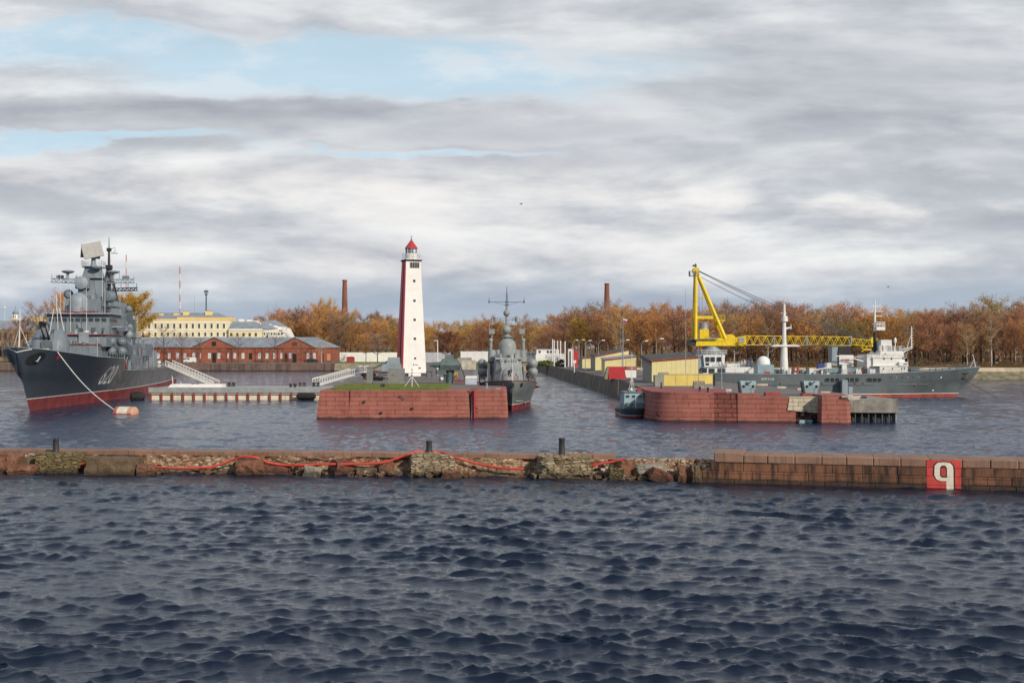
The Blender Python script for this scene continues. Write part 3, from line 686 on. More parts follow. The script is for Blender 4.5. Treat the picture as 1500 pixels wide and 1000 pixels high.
# mooring posts
for (px, pt, pb, lab, rad, Yd) in ((82, 642, 665, 'black iron mooring post on the mossy plinth', .30, 99.4), (628.5, 645, 667, 'black iron mooring post on the tan middle plinth', .30, 97.4), (823, 641, 671, 'tallest black iron mooring post on the pale rubble boulder', .30, 96)):
    c0 = px2(px, pb, Yd); z1 = px2(px, pt, Yd).z
    b = MB(); b.lathe((c0.x, Yd, c0.z - .1), [(.33, 0), (.33, .12), (.27, .2), (.22, z1 - c0.z - .12), (.25, z1 - c0.z - .03), (.25, z1 - c0.z + .04), (.2, z1 - c0.z + .1)], 14)
    tag(b.build('mooring_post', m_dk), lab, 'mooring post', 'mooring posts on the breakwater')
# red floating boom, draped over the stones
def boom(pts, lab):
    P = []
    for px, py, Yd in pts: P.append(px2(px, py, Yd - .85))
    Q_ = []
    for i in range(len(P) - 1):
        p0 = P[max(i - 1, 0)]; p1 = P[i]; p2 = P[i + 1]; p3 = P[min(i + 2, len(P) - 1)]
        for k in range(6):
            t_ = k / 6; Q_.append(.5 * ((2 * p1) + (p2 - p0) * t_ + (2 * p0 - 5 * p1 + 4 * p2 - p3) * t_ * t_ + (3 * p1 - p0 - 3 * p2 + p3) * t_ ** 3))
    Q_.append(P[-1]); b = MB(); b.tube(Q_, .09, 8); return tag(b.build('oil_boom', m_orange), lab, 'floating boom', 'lengths of red boom draped on the breakwater')
boom([(118, 679.5, 99.6), (126, 679.5, 99.6), (150, 680, 99.9), (185, 682, 99.9), (223, 684, 99.4), (262, 685.5, 98.6), (304, 684, 98.6), (319, 680.7, 98.7), (337, 675, 98.8), (355, 669, 98.3), (373, 669.5, 98), (384, 673, 98.2), (397, 678, 98.3), (420, 681, 98.3), (440, 681, 98), (462, 680, 98), (481, 679.5, 97.8), (520, 679.3, 98), (555, 678, 97.8), (574, 673.5, 97.9), (590, 668, 97.9), (601, 664.5, 97.8), (612, 661.2, 98.3), (644, 661.5, 98.3), (656, 665.5, 97.6), (677, 673, 97.2), (700, 679, 97), (725, 683.5, 96.6), (745, 686, 96.4), (767, 687, 96.2)],
     'long red boom draped over the stones from the mossy plinth to the pale boulder')
boom([(858, 683, 96.2), (868, 681.5, 95.6), (885, 678, 95.5), (903, 675, 95.4), (916, 671.5, 95.2)], 'short red boom end between the pale boulder and the rubble heap')
b = MB(); P = []
for px, py in ((394, 677), (402, 672), (410, 670.5), (419, 673), (427, 677), (440, 674), (456, 671), (464, 672), (474, 674), (487, 674), (500, 671), (515, 670), (535, 673), (560, 671.5)): P.append(px2(px, py, 97.9))
b.tube(P, .035, 5); tag(b.build('electric_cable', m_black), 'thin black cable looping above the red boom on the masonry', 'cable')
b = MB(); c0 = px2(359, 669, 98.9); c1 = px2(375, 669, 98.9); h_ = .42
for (a, d_) in ((c0, 0), (c1, 0), (c0, 1.1), (c1, 1.1)): b.cyl(Vector((a.x, a.y + d_, a.z - .4)), Vector((a.x, a.y + d_, a.z + h_)), .04, n=5)
for d_ in (0, 1.1): b.cyl((c0.x, c0.y + d_, c0.z + h_), (c1.x, c1.y + d_, c1.z + h_), .045, n=5)
for a in (c0, c1): b.cyl((a.x, a.y, a.z + h_), (a.x, a.y + 1.1, a.z + h_), .04, n=5)
tag(b.build('wire_trestle', M('rusty_iron', (.14, .06, .035), .8, .3, 2)), 'rusty iron frame standing on the coping above the sloping red block', 'iron frame')

# ================================================================ SHIPS
def interp(tab, x):
    for (a, b), (c_, d) in zip(tab[:-1], tab[1:]):
        if x <= c_: return b + (d - b) * (x - a) / (c_ - a) if x > a else b
    return tab[-1][1]
class Hull:
    """local frame: x aft from the stem head, z up; half-breadths at deck and waterline, sheer and raked stem"""
    def __init__(s, L, rake, deck, wl, sheer, p=1.6, zmin=-1.0, zref=None):
        s.L = L; s.rake = rake; s.deck = deck; s.wl = wl; s.sheer = sheer; s.p = p; s.zmin = zmin; s.z0 = sheer[0][1]
    def stem(s, z): return s.rake * (1 - max(0, min(1, z / s.z0))) ** 1.25
    def half(s, x, z):
        zd = interp(s.sheer, x); xs = s.stem(z)
        if x <= xs: return 0.0
        q = (x - xs) / (s.L - xs) * s.L
        bd = interp(s.deck, q * .5 + x * .5 if z > zd * .6 else q); bw = interp(s.wl, q)
        v = max(0, min(1, z / zd)); return bw + (bd - bw) * v ** s.p
    def strip(s, b, za, zb, nz=6, nx=46, grow=0.0, close=False):
        """hull skin between two heights (numbers, or 'deck')"""
        for side in (1, -1):
            k = len(b.v)
            for j in range(nz + 1):
                for i in range(nx + 1):
                    t_ = (i / nx) ** 1.5
                    zt = lambda x: interp(s.sheer, x) if zb == 'deck' else zb
                    x = t_ * s.L
                    z = za + (zt(x) - za) * j / nz
                    xs = s.stem(z); x2 = xs + (s.L - xs) * t_
                    z = za + (zt(x2) - za) * j / nz; xs = s.stem(z); x2 = xs + (s.L - xs) * t_
                    h = s.half(x2, z) + (grow if i else 0)
                    b.v.append((x2 - (grow if not i else 0), side * h, z))
            W_ = nx + 1
            for j in range(nz):
                for i in range(nx):
                    f = (k + j * W_ + i, k + j * W_ + i + 1, k + (j + 1) * W_ + i + 1, k + (j + 1) * W_ + i)
                    b.f.append(f if side > 0 else f[::-1])
            if close: pass
        # transom
        n = nz + 1; k2 = len(b.v)
        zt = interp(s.sheer, s.L) if zb == 'deck' else zb
        for j in range(nz + 1):
            z = za + (zt - za) * j / nz; h = s.half(s.L, z); b.v += [(s.L, h, z), (s.L, -h, z)]
        for j in range(nz): b.f.append((k2 + 2 * j, k2 + 2 * j + 1, k2 + 2 * j + 3, k2 + 2 * j + 2))
        return b
    def deckplate(s, b, drop=.03, nx=46, x0=0, x1=None):
        x1 = x1 or s.L; k = len(b.v)
        for i in range(nx + 1):
            x = x0 + (x1 - x0) * (i / nx); z = interp(s.sheer, x); h = s.half(x, z); b.v += [(x, h, z - drop), (x, -h, z - drop)]
        for i in range(nx): b.f.append((k + 2 * i, k + 2 * i + 1, k + 2 * i + 3, k + 2 * i + 2))
        return b
    def skin(s, x, z, side, out=.02): return Vector((x, side * (s.half(x, z) + out), z))
    def lettering(s, b, txt, x0, z0, size, wide, side, flip, shear=0., out=.03, foreaft=1):
        vs, fs = text_mesh(txt, size, .0, shear); xm = max(v[0] for v in vs)
        V = []
        for v in vs:
            x = x0 + foreaft * v[0] / xm * wide; z = z0 + v[1]; V.append(s.skin(x, z, side, out))
        b.add(V, fs)
def edge_rail(h, b, xs, hgt=1.05, side=(1, -1), inset=.15):
    for sd_ in side:
        b.rail([Vector((x, sd_ * max(0, h.half(x, interp(h.sheer, x)) - inset), interp(h.sheer, x))) for x in xs], hgt, 1.8, .022)

# ---------------------------------------------------------------- destroyer 620
DA = math.atan2(.989, -.148)
dd = thing('destroyer', 'large grey destroyer numbered 620 with a tilted flat radar panel on its mast', 'warship', (-75.7, 188, 0), DA)
h = Hull(154.5, 8.5, [(0, 0), (4, 2.6), (8, 4.0), (16, 5.8), (26, 7.2), (38, 8.1), (55, 8.6), (100, 8.6), (135, 7.6), (154.5, 6.4)],
         [(0, 0), (15, 1.6), (30, 3.6), (50, 6.4), (70, 7.8), (105, 8.0), (140, 6.6), (154.5, 5.4)],
         [(0, 10.15), (15, 9.15), (26, 8.55), (48.9, 8.0), (49, 5.75), (70, 5.4), (154.5, 5.1)], p=1.75)
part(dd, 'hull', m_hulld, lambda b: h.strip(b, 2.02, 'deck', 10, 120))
part(dd, 'boot_topping', m_boot, lambda b: h.strip(b, -1.0, 1.92, 3, 60))
part(dd, 'waterline_stripe', m_white, lambda b: h.strip(b, 1.90, 2.04, 1, 60, grow=.02))
part(dd, 'deck', M('ship_deck_red_brown', (.12, .045, .035), .8, .2, .5), lambda b: h.deckplate(b, .04, 120))
def P(s_, l, z): return Vector((s_, -l, z))        # l: towards the port side (the camera's right)
def Sx(px, py, l):                                    # point of the ship, from its place in the picture and its offset from the centreline
    k = (px - 750) / F; s_ = (-75.7 + .989 * l - k * (188 + .148 * l)) / (.989 * k + .148)
    Yd = 188 + .989 * s_ + .148 * l; return s_, l, H - (py - 510) * Yd / F
def dbox(name, mat, s0, s1, l0, l1, z0, z1, par=dd, **k):
    b = MB(); b.frus(s0, s1, -l1, -l0, z0, z1, **k); return b.build(name, mat, par)
# painted number along the port bow
def num(b):
    h.lettering(b, '620', 38.2, 3.35, 4.9, 8.6, -1, False, shear=.28)
part(dd, 'hull_number', M('number_white', (.62, .63, .64), .6, .1, 1), num, smooth=False)
# bow fittings
for sd_ in (1, -1):
    b = MB(); cs = []
    for i in range(16):
        a = 2 * math.pi * i / 16; x = 4.3 + 2.0 * math.cos(a) + .55 * math.sin(a); z = 8.35 + 1.0 * math.sin(a); cs.append(h.skin(x, z, sd_, .05))
    c0 = h.skin(4.3, 8.35, sd_, .02); b.v = [c0] + cs; b.f = [(0, i + 1, (i + 1) % 16 + 1) for i in range(16)]
    hp = b.build('hawse_pocket', m_black, dd)
    b = MB(); a0 = h.skin(4.6, 8.7, sd_, .25); a1 = h.skin(4.3, 7.9, sd_, .35); b.cyl(a0, a1, .12, n=6)
    b.cyl(a1 + Vector((-.55, 0, .1)), a1, .12, n=6); b.cyl(a1 + Vector((.55, 0, .1)), a1, .12, n=6)
    b.build('anchor', m_navl, hp)
star = MB(); vs = []
for i in range(10):
    a = math.pi / 2 + i * math.pi / 5; r_ = .62 if i % 2 == 0 else .25
    vs.append(h.skin(10.4 + r_ * 1.9 * math.cos(a), 8.55 + r_ * math.sin(a), -1, .04))
star.v = [h.skin(10.4, 8.55, -1, .05)] + vs; star.f = [(0, i + 1, (i + 1) % 10 + 1) for i in range(10)]; star.build('bow_star', m_red, dd)
def vline(b):
    for sd_ in (1, -1): b.tube([h.skin(x, interp(h.sheer, x) - dz, sd_, .03) for x, dz in ((.15, .75), (1.2, .45), (2.6, .12))], .07, 5)
part(dd, 'bow_trim', m_white, vline)
def gunwale(b):
    for sd_ in (1, -1): b.tube([h.skin(x, interp(h.sheer, x) + .02, sd_, .0) for x in (0.1, 2, 4, 8, 12, 16, 20, 26, 32, 40, 48.8)], .07, 5)
    for sd_ in (1, -1): b.tube([h.skin(x, interp(h.sheer, x) + .02, sd_, .0) for x in (49.2, 60, 80, 100, 120, 140, 154)], .06, 5)
part(dd, 'gunwale', m_navl, gunwale)
def jack(b):
    b.cyl((1.9, 0, 10), (2.3, 0, 16.2), .07, .04, 6)
    for l in (-1.25, 1.25): b.cyl((3.2, l, 9.9), (2.1, 0, 13.4), .05, n=5)
    b.cyl((1.2, 0, 10), (2.1, 0, 13.4), .04, n=5); b.cyl((2.2, -.5, 14.6), (2.2, .5, 14.6), .03, n=4)
part(dd, 'jackstaff', m_white, jack)
# twin gun turret with two rounded shields
tr_ = dbox('gun_turret', m_nav, 20.6, 26, -1.1, 1.1, 9.2, 12.4, iy0=.1, iy1=.1)
for sd_ in (1, -1):
    b = MB(); n = 14
    rings = []
    for l_, k in ((.75, .72), (.95, 1.0), (1.6, 1.0), (2.25, .93), (2.75, .70), (2.95, .35)):
        rings.append([P(23.3 + 3.0 * k * math.cos(math.pi * j / (n - 1)) * 1.0, sd_ * l_, 8.7 + (4.6 * k ** .8) * abs(math.sin(math.pi * j / (n - 1))) ** .8) for j in range(n)])
    b.ring(rings); b.build('shield', m_nav, tr_)
    b = MB(); g0 = P(21.2, sd_ * .38, 11.2); g1 = g0 + Vector((-4.2, 0, 2.9)); b.cyl(g0, g0.lerp(g1, .35), .24, .2, 8); b.cyl(g0.lerp(g1, .3), g1, .13, .10, 8); b.cyl(g1, g1 + (g1 - g0).normalized() * .35, .16, n=8)
    b.build('barrel', m_dk, tr_)
dbox('turret_front', m_navd, 20.0, 20.9, -.8, .8, 9.1, 11.2, tr_)
dbox('turret_skirt', m_cream, 19.7, 20.2, -.5, .5, 9.15, 9.95, tr_)
b = MB(); b.cyl(P(29.5, -4.3, 8.5), P(29.5, -4.3, 10.4), .9, 1.0, 14); b.sph(P(29.5, -4.3, 10.5), 1.15, 14); b.build('side_dome', m_nav, dd)
# superstructure
DK = 5.45
def block(name, s0, s1, l, z0, z1, mat=m_nav, ins=.0, l0=None):
    return dbox(name, mat, s0, s1, -l if l0 is None else l0, l, z0, z1, ix0=ins, iy0=ins * .4, iy1=ins * .4)
block('breakwater_plate', 31.2, 31.5, 6.0, 8.2, 9.2)
fd = block('forward_deckhouse', 36.5, 50, 5.2, 7.8, 10.6)
block('launcher_deckhouse', 41, 60, 6.2, 10.3, 12.5, ins=.4)
part(dd, 'red_walkway_edge', m_redd, lambda b: (b.box(36.3, 50, -5.4, 5.4, 10.6, 10.72), b.box(40.7, 60, -6.4, 6.4, 12.5, 12.62), b.box(46.3, 50.5, -3.2, 3.2, 16.95, 17.15)), smooth=False)
br_ = block('bridge', 46.5, 61, 5.8, 12.4, 16.5, ins=.35)
block('bridge_roof', 45.8, 61.5, 6.3, 16.5, 16.75, m_navl)
for i in range(9):
    l = -4.8 + i * 1.2
    dbox('window', m_glass, 46.65, 46.8, l - .42, l + .42, 15.1, 15.75, br_)
for i in range(5):
    b = MB(); s_ = 48.4 + i * 1.7; b.box(s_ - .5, s_ + .5, -5.78, -5.60, 15.1, 15.75); b.build('window', m_glass, br_, smooth=False)
block('bridge_wing', 50, 55, 7.7, 14.0, 14.25, m_navl)
dbox('wing_bulwark', m_nav, 50, 55, 7.55, 7.7, 14.2, 15.2); dbox('wing_bulwark', m_nav, 50, 55, -7.7, -7.55, 14.2, 15.2)
dbox('pale_front_panel', m_navl, 40.7, 41.1, 1.3, 3.1, 10.9, 13.0)
block('midships_house', 50, 82, 6.9, DK, 10.8, m_nav)
dbox('side_house', m_navl, 52, 58, 6.3, 8.1, DK, 11.2)
dbox('side_recess', m_redd, 52.2, 53.4, 8.02, 8.18, DK + .1, 7.6)
block('upper_house', 60, 86, 4.9, 10.6, 16.2)
dbox('funnel', m_nav, 66, 80, -3.4, 4.4, 16.0, 19.7, ix0=1.5, ix1=.8, iy0=.5, iy1=.5)
dbox('funnel_cap', m_navd, 68, 78.5, -2.6, 3.6, 19.6, 20.1)
block('radar_house', 51.5, 66, 3.4, 16.6, 19.6, ins=.2)
# big radome
b = MB(); c_ = P(*Sx(115.5, 457, 0)); b.dome((c_.x, c_.y, 16.9), 1.78, 3.75, 24); rd = b.build('radome', m_navl, dd)
part(rd, 'red_band', m_redd, lambda b: b.cyl((c_.x, c_.y, 16.72), (c_.x, c_.y, 16.98), 2.0, n=24))
# tower mast
tw = MB(); tw.frus(58.5, 66, -2.5, 2.3, 19.5, 24.2, 1.6, 1.6, .45, .45); tw.frus(60, 64.6, -1.9, 1.8, 24.2, 26.3, .6, .6, .45, .45)
tm = tw.build('tower_mast', m_nav, dd)
dbox('tower_platform', m_navd, 60, 65, -1.8, 1.9, 26.3, 26.5, tm); dbox('tower_step', m_navl, 59.2, 66, -2.3, 2.5, 24.1, 24.28, tm)
part(tm, 'platform_rail', m_navl, lambda b: b.rail([P(60, -1.9, 26.5), P(60, 2.0, 26.5), P(65, 2.0, 26.5), P(65, -1.9, 26.5), P(60, -1.9, 26.5)], 1.1, 1.2, .03))
b = MB(); b.cyl(P(62.6, 0, 26.4), P(62.6, 0, 28.6), .55, .42, 12); b.cyl(P(62.6, 0, 26.4), P(62.6, 0, 27.0), .8, .6, 12); b.build('radar_post', m_navl, tm)
# back-to-back flat radar panels, tilted
ra = MB(); cy = P(62.0, 0, 29.8)
def slab(b, c, w_, hh, th, yaw, roll, tilt):
    m_ = Matrix.Rotation(yaw, 3, 'Z') @ Matrix.Rotation(tilt, 3, 'Y') @ Matrix.Rotation(roll, 3, 'X')
    c = Vector(c); q = [(-th, -w_, -hh), (th, -w_, -hh), (th, w_, -hh), (-th, w_, -hh), (-th, -w_, hh), (th, -w_, hh), (th, w_, hh), (-th, w_, hh)]
    b.hexa([c + m_ @ Vector(p) for p in q])
slab(ra, cy + Vector((-.5, 0, 0)), 1.95, 1.6, .12, R(8), R(-14), R(18)); m_pan = M('radar_panel_grey', (.36, .345, .32), .7, .12, 3)
ra.build('radar_panel', m_pan, tm)
ra = MB(); slab(ra, cy + Vector((.6, .55, -.2)), 1.9, 1.35, .12, R(12), R(4), R(-16)); ra.build('radar_panel', M('radar_panel_dark', (.19, .17, .16), .7, .12, 3), tm)
ra = MB(); slab(ra, cy, .5, .6, .4, 0, 0, 0); ra.build('radar_mount', m_navd, tm)
# yardarms and dishes
for sd_ in (1, -1):
    b = MB(); b.truss(P(62, sd_ * 1.5, 23.5), P(62, sd_ * 8.1, 23.7), .9, .75, 7, .06)
    for l in (3.2, 5.2, 6.6, 8.0): b.cyl(P(62, sd_ * l, 23.9), P(62, sd_ * l, 24.9 if l != 5.2 else 25.8), .05, n=5)
    ya = b.build('yardarm', m_navl, dd)
    b = MB(); b.cbox(P(62, sd_ * 6.4, 24.35), (.9, 1.3, .7)); b.build('aerial_box', m_nav, ya)
    b = MB(); c0 = P(60.5, -4.55 if sd_ < 0 else 4.2, 25.35); b.lathe(c0, [(.05, -.38), (.8, -.26), (1.22, -.03), (1.28, .06), (1.1, .2), (.6, .32), (.05, .36)], 20); b.cyl(c0 - Vector((0, 0, 1.5)), c0, .16, .3, 8)
    b.build('dish_aerial', m_navl, ya)
b = MB(); b.lathe(P(59.4, 1.1, 26.2), [(.05, -.3), (.9, -.2), (1.15, .1), (.7, .25), (.05, .3)], 16); b.build('dish_aerial', m_navl, tm)
# fire director in front of the tower
fdx = P(*Sx(120, 414, -1.4)); b = MB(); b.cbox(fdx + Vector((.9, 0, 0)), (2.2, 2.7, 2.3), R(6)); b.frus(fdx.x + .2, fdx.x + 1.8, fdx.y - .8, fdx.y + .8, fdx.z - 3.4, fdx.z - 1.1)
fo_ = b.build('fire_director', m_nav, dd)
b = MB(); b.lathe(fdx + Vector((-.35, 0, -.05)), [(1.05, 0), (1.32, -.25), (1.25, -.5), (.6, -.72), (.02, -.8)], 20, (1, 0, 0)); b.build('dish_aerial', m_navl, fo_)
# drum directors to either side
for (px, py, l, r_) in ((100.5, 431, -4.4, .95), (160, 434.5, 3.9, 1.2)):
    c0 = P(*Sx(px, py, l)); b = MB(); b.lathe(c0, [(.02, -r_ * 1.0), (r_ * .7, -r_ * .85), (r_, -r_ * .3), (r_, r_ * .6), (r_ * .6, r_ * .9)], 18, (1, .25 * (1 if l < 0 else -1), .1)); b.cyl(c0 - Vector((0, 0, 2.6)), c0 - Vector((0, 0, .5)), .35, .5, 10)
    b.build('gun_director', m_nav, dd)
# lattice mast
lm = MB(); ms = 80.5
for i, j in ((-1, -1), (-1, 1), (1, 1), (1, -1)):
    lm.cyl(P(ms + 1.7 * j, 1.75 * i, 19.4), P(ms + .35 * j, .35 * i, 27.4), .17, .12, 6)
for k in range(5):
    f0 = k / 5; f1 = (k + 1) / 5
    w0 = 1.7 + (.35 - 1.7) * f0; w1 = 1.7 + (.35 - 1.7) * f1; z0 = 19.4 + 8 * f0; z1 = 19.4 + 8 * f1
    for a, c_2 in (((-1, -1), (-1, 1)), ((-1, 1), (1, 1)), ((1, 1), (1, -1)), ((1, -1), (-1, -1))):
        lm.cyl(P(ms + w0 * a[1], w0 * a[0], z0), P(ms + w1 * c_2[1], w1 * c_2[0], z1), .08, n=4)
        lm.cyl(P(ms + w1 * a[1], w1 * a[0], z1), P(ms + w1 * c_2[1], w1 * c_2[0], z1), .08, n=4)
lm.cyl(P(ms, 0, 22), P(ms, 0, 31.4), .42, .22, 8); lm.cyl(P(ms, 0, 31.2), P(ms, 0, 34.2), .14, .05, 6)
lm.cbox(P(ms, 0, 27.6), (1.4, 1.3, .9)); lm.cbox(P(ms, 0, 31.4), (.9, .9, .7)); lm.cbox(P(ms - .4, 1.2, 30.6), (.3, 1.4, .12)); lm.cbox(P(ms, 0, 24.2), (2.4, 2.6, .25))
lma = lm.build('lattice_mast', m_black, dd)
b = MB(); b.truss(P(ms, .8, 22.7), P(ms, 6.0, 22.9), .7, .6, 6, .07)
for l in (2.5, 4, 5.8): b.cyl(P(ms, l, 23.1), P(ms, l, 24.2), .05, n=4)
b.build('yardarm', m_black, lma)
part(lma, 'mast_aerial', m_black, lambda b: (b.tube([P(ms, .5, 31.6), P(ms, 1.2, 31.9), P(ms, 1.35, 31.2), P(ms, .9, 30.8)], .06, 5)))
# missile canisters on both sides of the bridge
for sd_ in (1, -1):
    b = MB(); b.frus(47.5, 55, -sd_ * 7.0 - 1.85, -sd_ * 7.0 + 1.85, 8.75, 12.0, 0, .6, .3, .3); ml = b.build('missile_launcher', m_navd, dd)
    for i in (-1, 1):
        for j in (-1, 1):
            c0 = P(47.6, sd_ * 7.0 + i * .93, 10.4 + j * .93); b = MB()
            b.lathe(c0 + Vector((-.2, 0, 0)), [(.02, -.62), (.45, -.5), (.74, -.2), (.86, .15), (.88, .3), (.88, 7.5), (.5, 7.8)], 18, (1, 0, -.12)); b.build('missile_tube', m_nav, ml)
    part(ml, 'launcher_leg', m_navl, lambda b: [b.cyl(P(x, sd_ * (7 + k), 7.9), P(x, sd_ * (7 + k), 9.0), .12, n=5) for x in (47.7, 51, 54.5) for k in (-1.4, 1.4)])
# domes on the port quarter of the upperworks
st_ = MB(); st_.frus(73, 78, -6.2, -3.8, 10.7, 17.6, .6, .6, .4, .4); st_.build('sensor_tower', m_navd, dd)
for i, (px, py, l, r_) in enumerate(((188.4, 452.8, 4.6, .78), (193.5, 466, 5.6, .66), (184, 474, 5.2, .5), (188.4, 490.4, 6.5, .88), (199, 502, 6.3, .72), (190, 478.5, 6.3, .55))):
    c0 = P(*Sx(px, py, l)); b = MB(); b.sph(c0, r_, 16); b.cyl(c0 - Vector((0, 0, r_ * 1.7)), c0, r_ * .45, n=8); b.cyl(c0 - Vector((0, -1.2, r_ * 1.2)), c0 - Vector((0, 0, r_ * 1.2)), .12, n=5)
    b.build('sensor_dome', m_navl if i % 2 else m_nav, dd)
# inclined ladder, aft house on stilts, canisters
def ladder(b):
    a = P(46.5, 8.5, 12.2); c0 = P(54.0, 8.5, 7.2)
    for d in (-.35, .35): b.cyl(a + Vector((0, d, 0)), c0 + Vector((0, d, 0)), .06, n=4)
    for k in range(18): q = a.lerp(c0, k / 17); b.cbox(q, (.2, .7, .04))
part(dd, 'inclined_ladder', m_navl, ladder)
ah = block('aft_deckhouse', 94, 106, 5.6, 8.2, 11.0, m_nav)
block('aft_deckhouse_core', 88, 106, 4.2, DK, 8.2, m_navd)
part(dd, 'deckhouse_stilt', m_navl, lambda b: [b.cyl(P(s_, 5.4, DK - .1), P(s_, 5.4, 8.25), .07, n=5) for s_ in (94.3, 96.6, 99, 101.4, 103.8, 105.8)])
dbox('deckhouse_door', m_blue, 93.9, 94.05, 2.9, 5.0, 8.4, 10.8)
block('hangar', 106, 122, 4.6, DK - .1, 9.4, m_navl, ins=.2); block('after_funnel', 84, 92, 3.2, 8.5, 13.6, m_nav, ins=.6); block('after_gun_house', 128, 136, 3.0, DK - .2, 7.0, m_nav)
b = MB(); b.lathe(P(97, 4.0, 11.0), [(1.0, 0), (1.05, .5), (.8, 1.0), (.3, 1.25)], 14); b.cyl(P(96.6, 4.6, 11.7), P(96.4, 6.2, 12.0), .1, n=6); b.build('small_gun', m_nav, dd)
for k, (px, py) in enumerate(((233.2, 530.5), (233.2, 536))):
    c0 = P(*Sx(px, py, 7.4)); b = MB(); b.lathe(c0, [(.3, -.75), (.42, -.6), (.42, .6), (.3, .75)], 12, (1, 0, 0)); b.build('life_raft', m_white, dd)
b = MB(); b.cyl(P(99, 6.8, 5.3), P(99, 6.8, 12.2), .1, n=6); b.build('deck_post', m_navl, dd)
for sd_ in (1, -1):
    for xs_ in ((2, 6, 10, 16, 24, 32, 40, 48), (60, 70, 80, 90, 100, 112, 124, 136, 150)): part(dd, 'railing', m_navl, lambda b: edge_rail(h, b, xs_, 1.05, (sd_,)))
part(dd, 'railing', m_navl, lambda b: (b.rail([P(46, -6, 16.75), P(46, 6, 16.75), P(60, 6, 16.75)], 1.0, 1.3, .025), b.rail([P(36.5, -5.2, 10.7), P(36.5, 5.2, 10.7), P(50, 6.2, 12.6), P(60, 6.2, 12.6)], 1.0, 1.2, .025), b.rail([P(60, 4.9, 16.2), P(86, 4.9, 16.2)], 1.0, 1.5, .025)))
# whip aerials, tripod frame, clutter on the upperworks
for (s_, l, z0, z1) in ((44.5, 2.0, 12.6, 21.4), (44.5, -.9, 12.6, 22.2), (60, 5.6, 16.7, 23.6), (56, 2.9, 19, 27.6), (50, -3.8, 16.8, 24.5), (50, 4.4, 16.8, 22.5), (30, -5.5, 8.3, 12.5), (88, 4.8, 11, 17), (33, 6.0, 8.3, 12.0)):
    b = MB(); b.cyl(P(s_, l, z0), P(s_, l, z1), .045, .03, 5); b.build('whip_aerial', m_white, dd)
b = MB(); top = P(42, -2.9, 20.0)
for (s_, l) in ((42, -4.2), (43.5, -2.9), (42, -1.4)): b.cyl(P(s_, l, 12.5), top.lerp(P(s_, l, 12.5), .35), .07, n=5)
b.cyl(top.lerp(P(42.5, -2.9, 12.5), .4), top, .07, n=5); b.build('aerial_tripod', m_white, dd)
rr = random.Random(41)
for i in range(64):
    zone = rr.choice([(37, 50, 5.0, 10.7, .9), (41, 46.3, 5.8, 12.6, 1.0), (47, 60, 5.5, 16.8, .9), (51.8, 60, 3.1, 19.6, 1.0), (62, 84, 4.6, 16.2, 1.3), (66, 80, 6.7, 10.8, 1.4), (107, 121, 4.2, 9.4, .8), (123, 150, 6.0, 5.2, 1.3), (84, 94, 6.5, 5.4, 1.3), (31.8, 36, 5.5, 8.3, .9), (8, 18, 2.6, 9.4, .5)])
    s_ = rr.uniform(zone[0], zone[1]); l = rr.uniform(-.4, 1) * zone[2]; hh = rr.uniform(.4, 1) * zone[4]; wv = rr.uniform(.3, .9)
    mt = rr.choice([m_nav, m_navl, m_navd, m_navd, m_nav, m_navl, m_white if rr.random() < .25 else m_nav])
    b = MB()
    if rr.random() < .45: b.lathe(P(s_, l, zone[3] - .02), [(wv * .5, 0), (wv * .5, hh * .7), (wv * .3, hh)], 10)
    else: b.frus(s_ - wv / 2, s_ + wv / 2, -l - wv / 2, -l + wv / 2, zone[3] - .02, zone[3] + hh, .1, .05, .05, .05)
    if rr.random() < .3: b.cyl(P(s_, l, zone[3]), P(s_, l, zone[3] + hh * 1.9), .04, n=4)
    b.build('deck_fitting', mt, dd)
for i in range(16):   # doors, lockers and vents on the port walls
    s_ = rr.uniform(60, 81); z = rr.choice([6.2, 8.6]); b = MB(); b.box(s_, s_ + rr.uniform(.5, .9), -6.98, -6.85, z, z + rr.uniform(.6, 1.7)); b.build('wall_locker', rr.choice([m_navl, m_navd, m_navl, m_navd, m_redd]), dd, smooth=False)
for i in range(12):
    s_ = rr.uniform(62, 85); z = rr.uniform(11.3, 15); b = MB(); b.box(s_, s_ + rr.uniform(.4, 1.2), -5.05, -4.85, z, z + rr.uniform(.5, 1.1)); b.build('wall_locker', rr.choice([m_navl, m_navd]), dd, smooth=False)
for i in range(14):
    l = rr.uniform(-5.0, 5.0); z = rr.choice([10.9, 13.0, 13.9]); w2 = rr.uniform(.3, .7); x0 = {10.9: 40.95, 13.0: 46.5, 13.9: 46.52}[z]; b = MB(); b.box(x0 - .12, x0 + .2, l - w2 / 2, l + w2 / 2, z, z + rr.uniform(.5, .95)); b.build('wall_locker', rr.choice([m_navl, m_navd, m_navd]), dd, smooth=False)
# steps of platforms aft of the bridge
for (s0, s1, l0, l1, z) in ((60, 70, 4.0, 6.6, 13.4), (70, 84, 4.2, 6.2, 12.2), (52, 60, 3.2, 5.8, 18.1), (84, 92, 3, 5.8, 9.8)):
    dbox('side_platform', m_navd, s0, s1, l0, l1, z, z + .15)
    part(dd, 'platform_rail', m_navl, lambda b: b.rail([P(s0, l1, z + .15), P(s1, l1, z + .15)], 1.0, 1.0, .03))

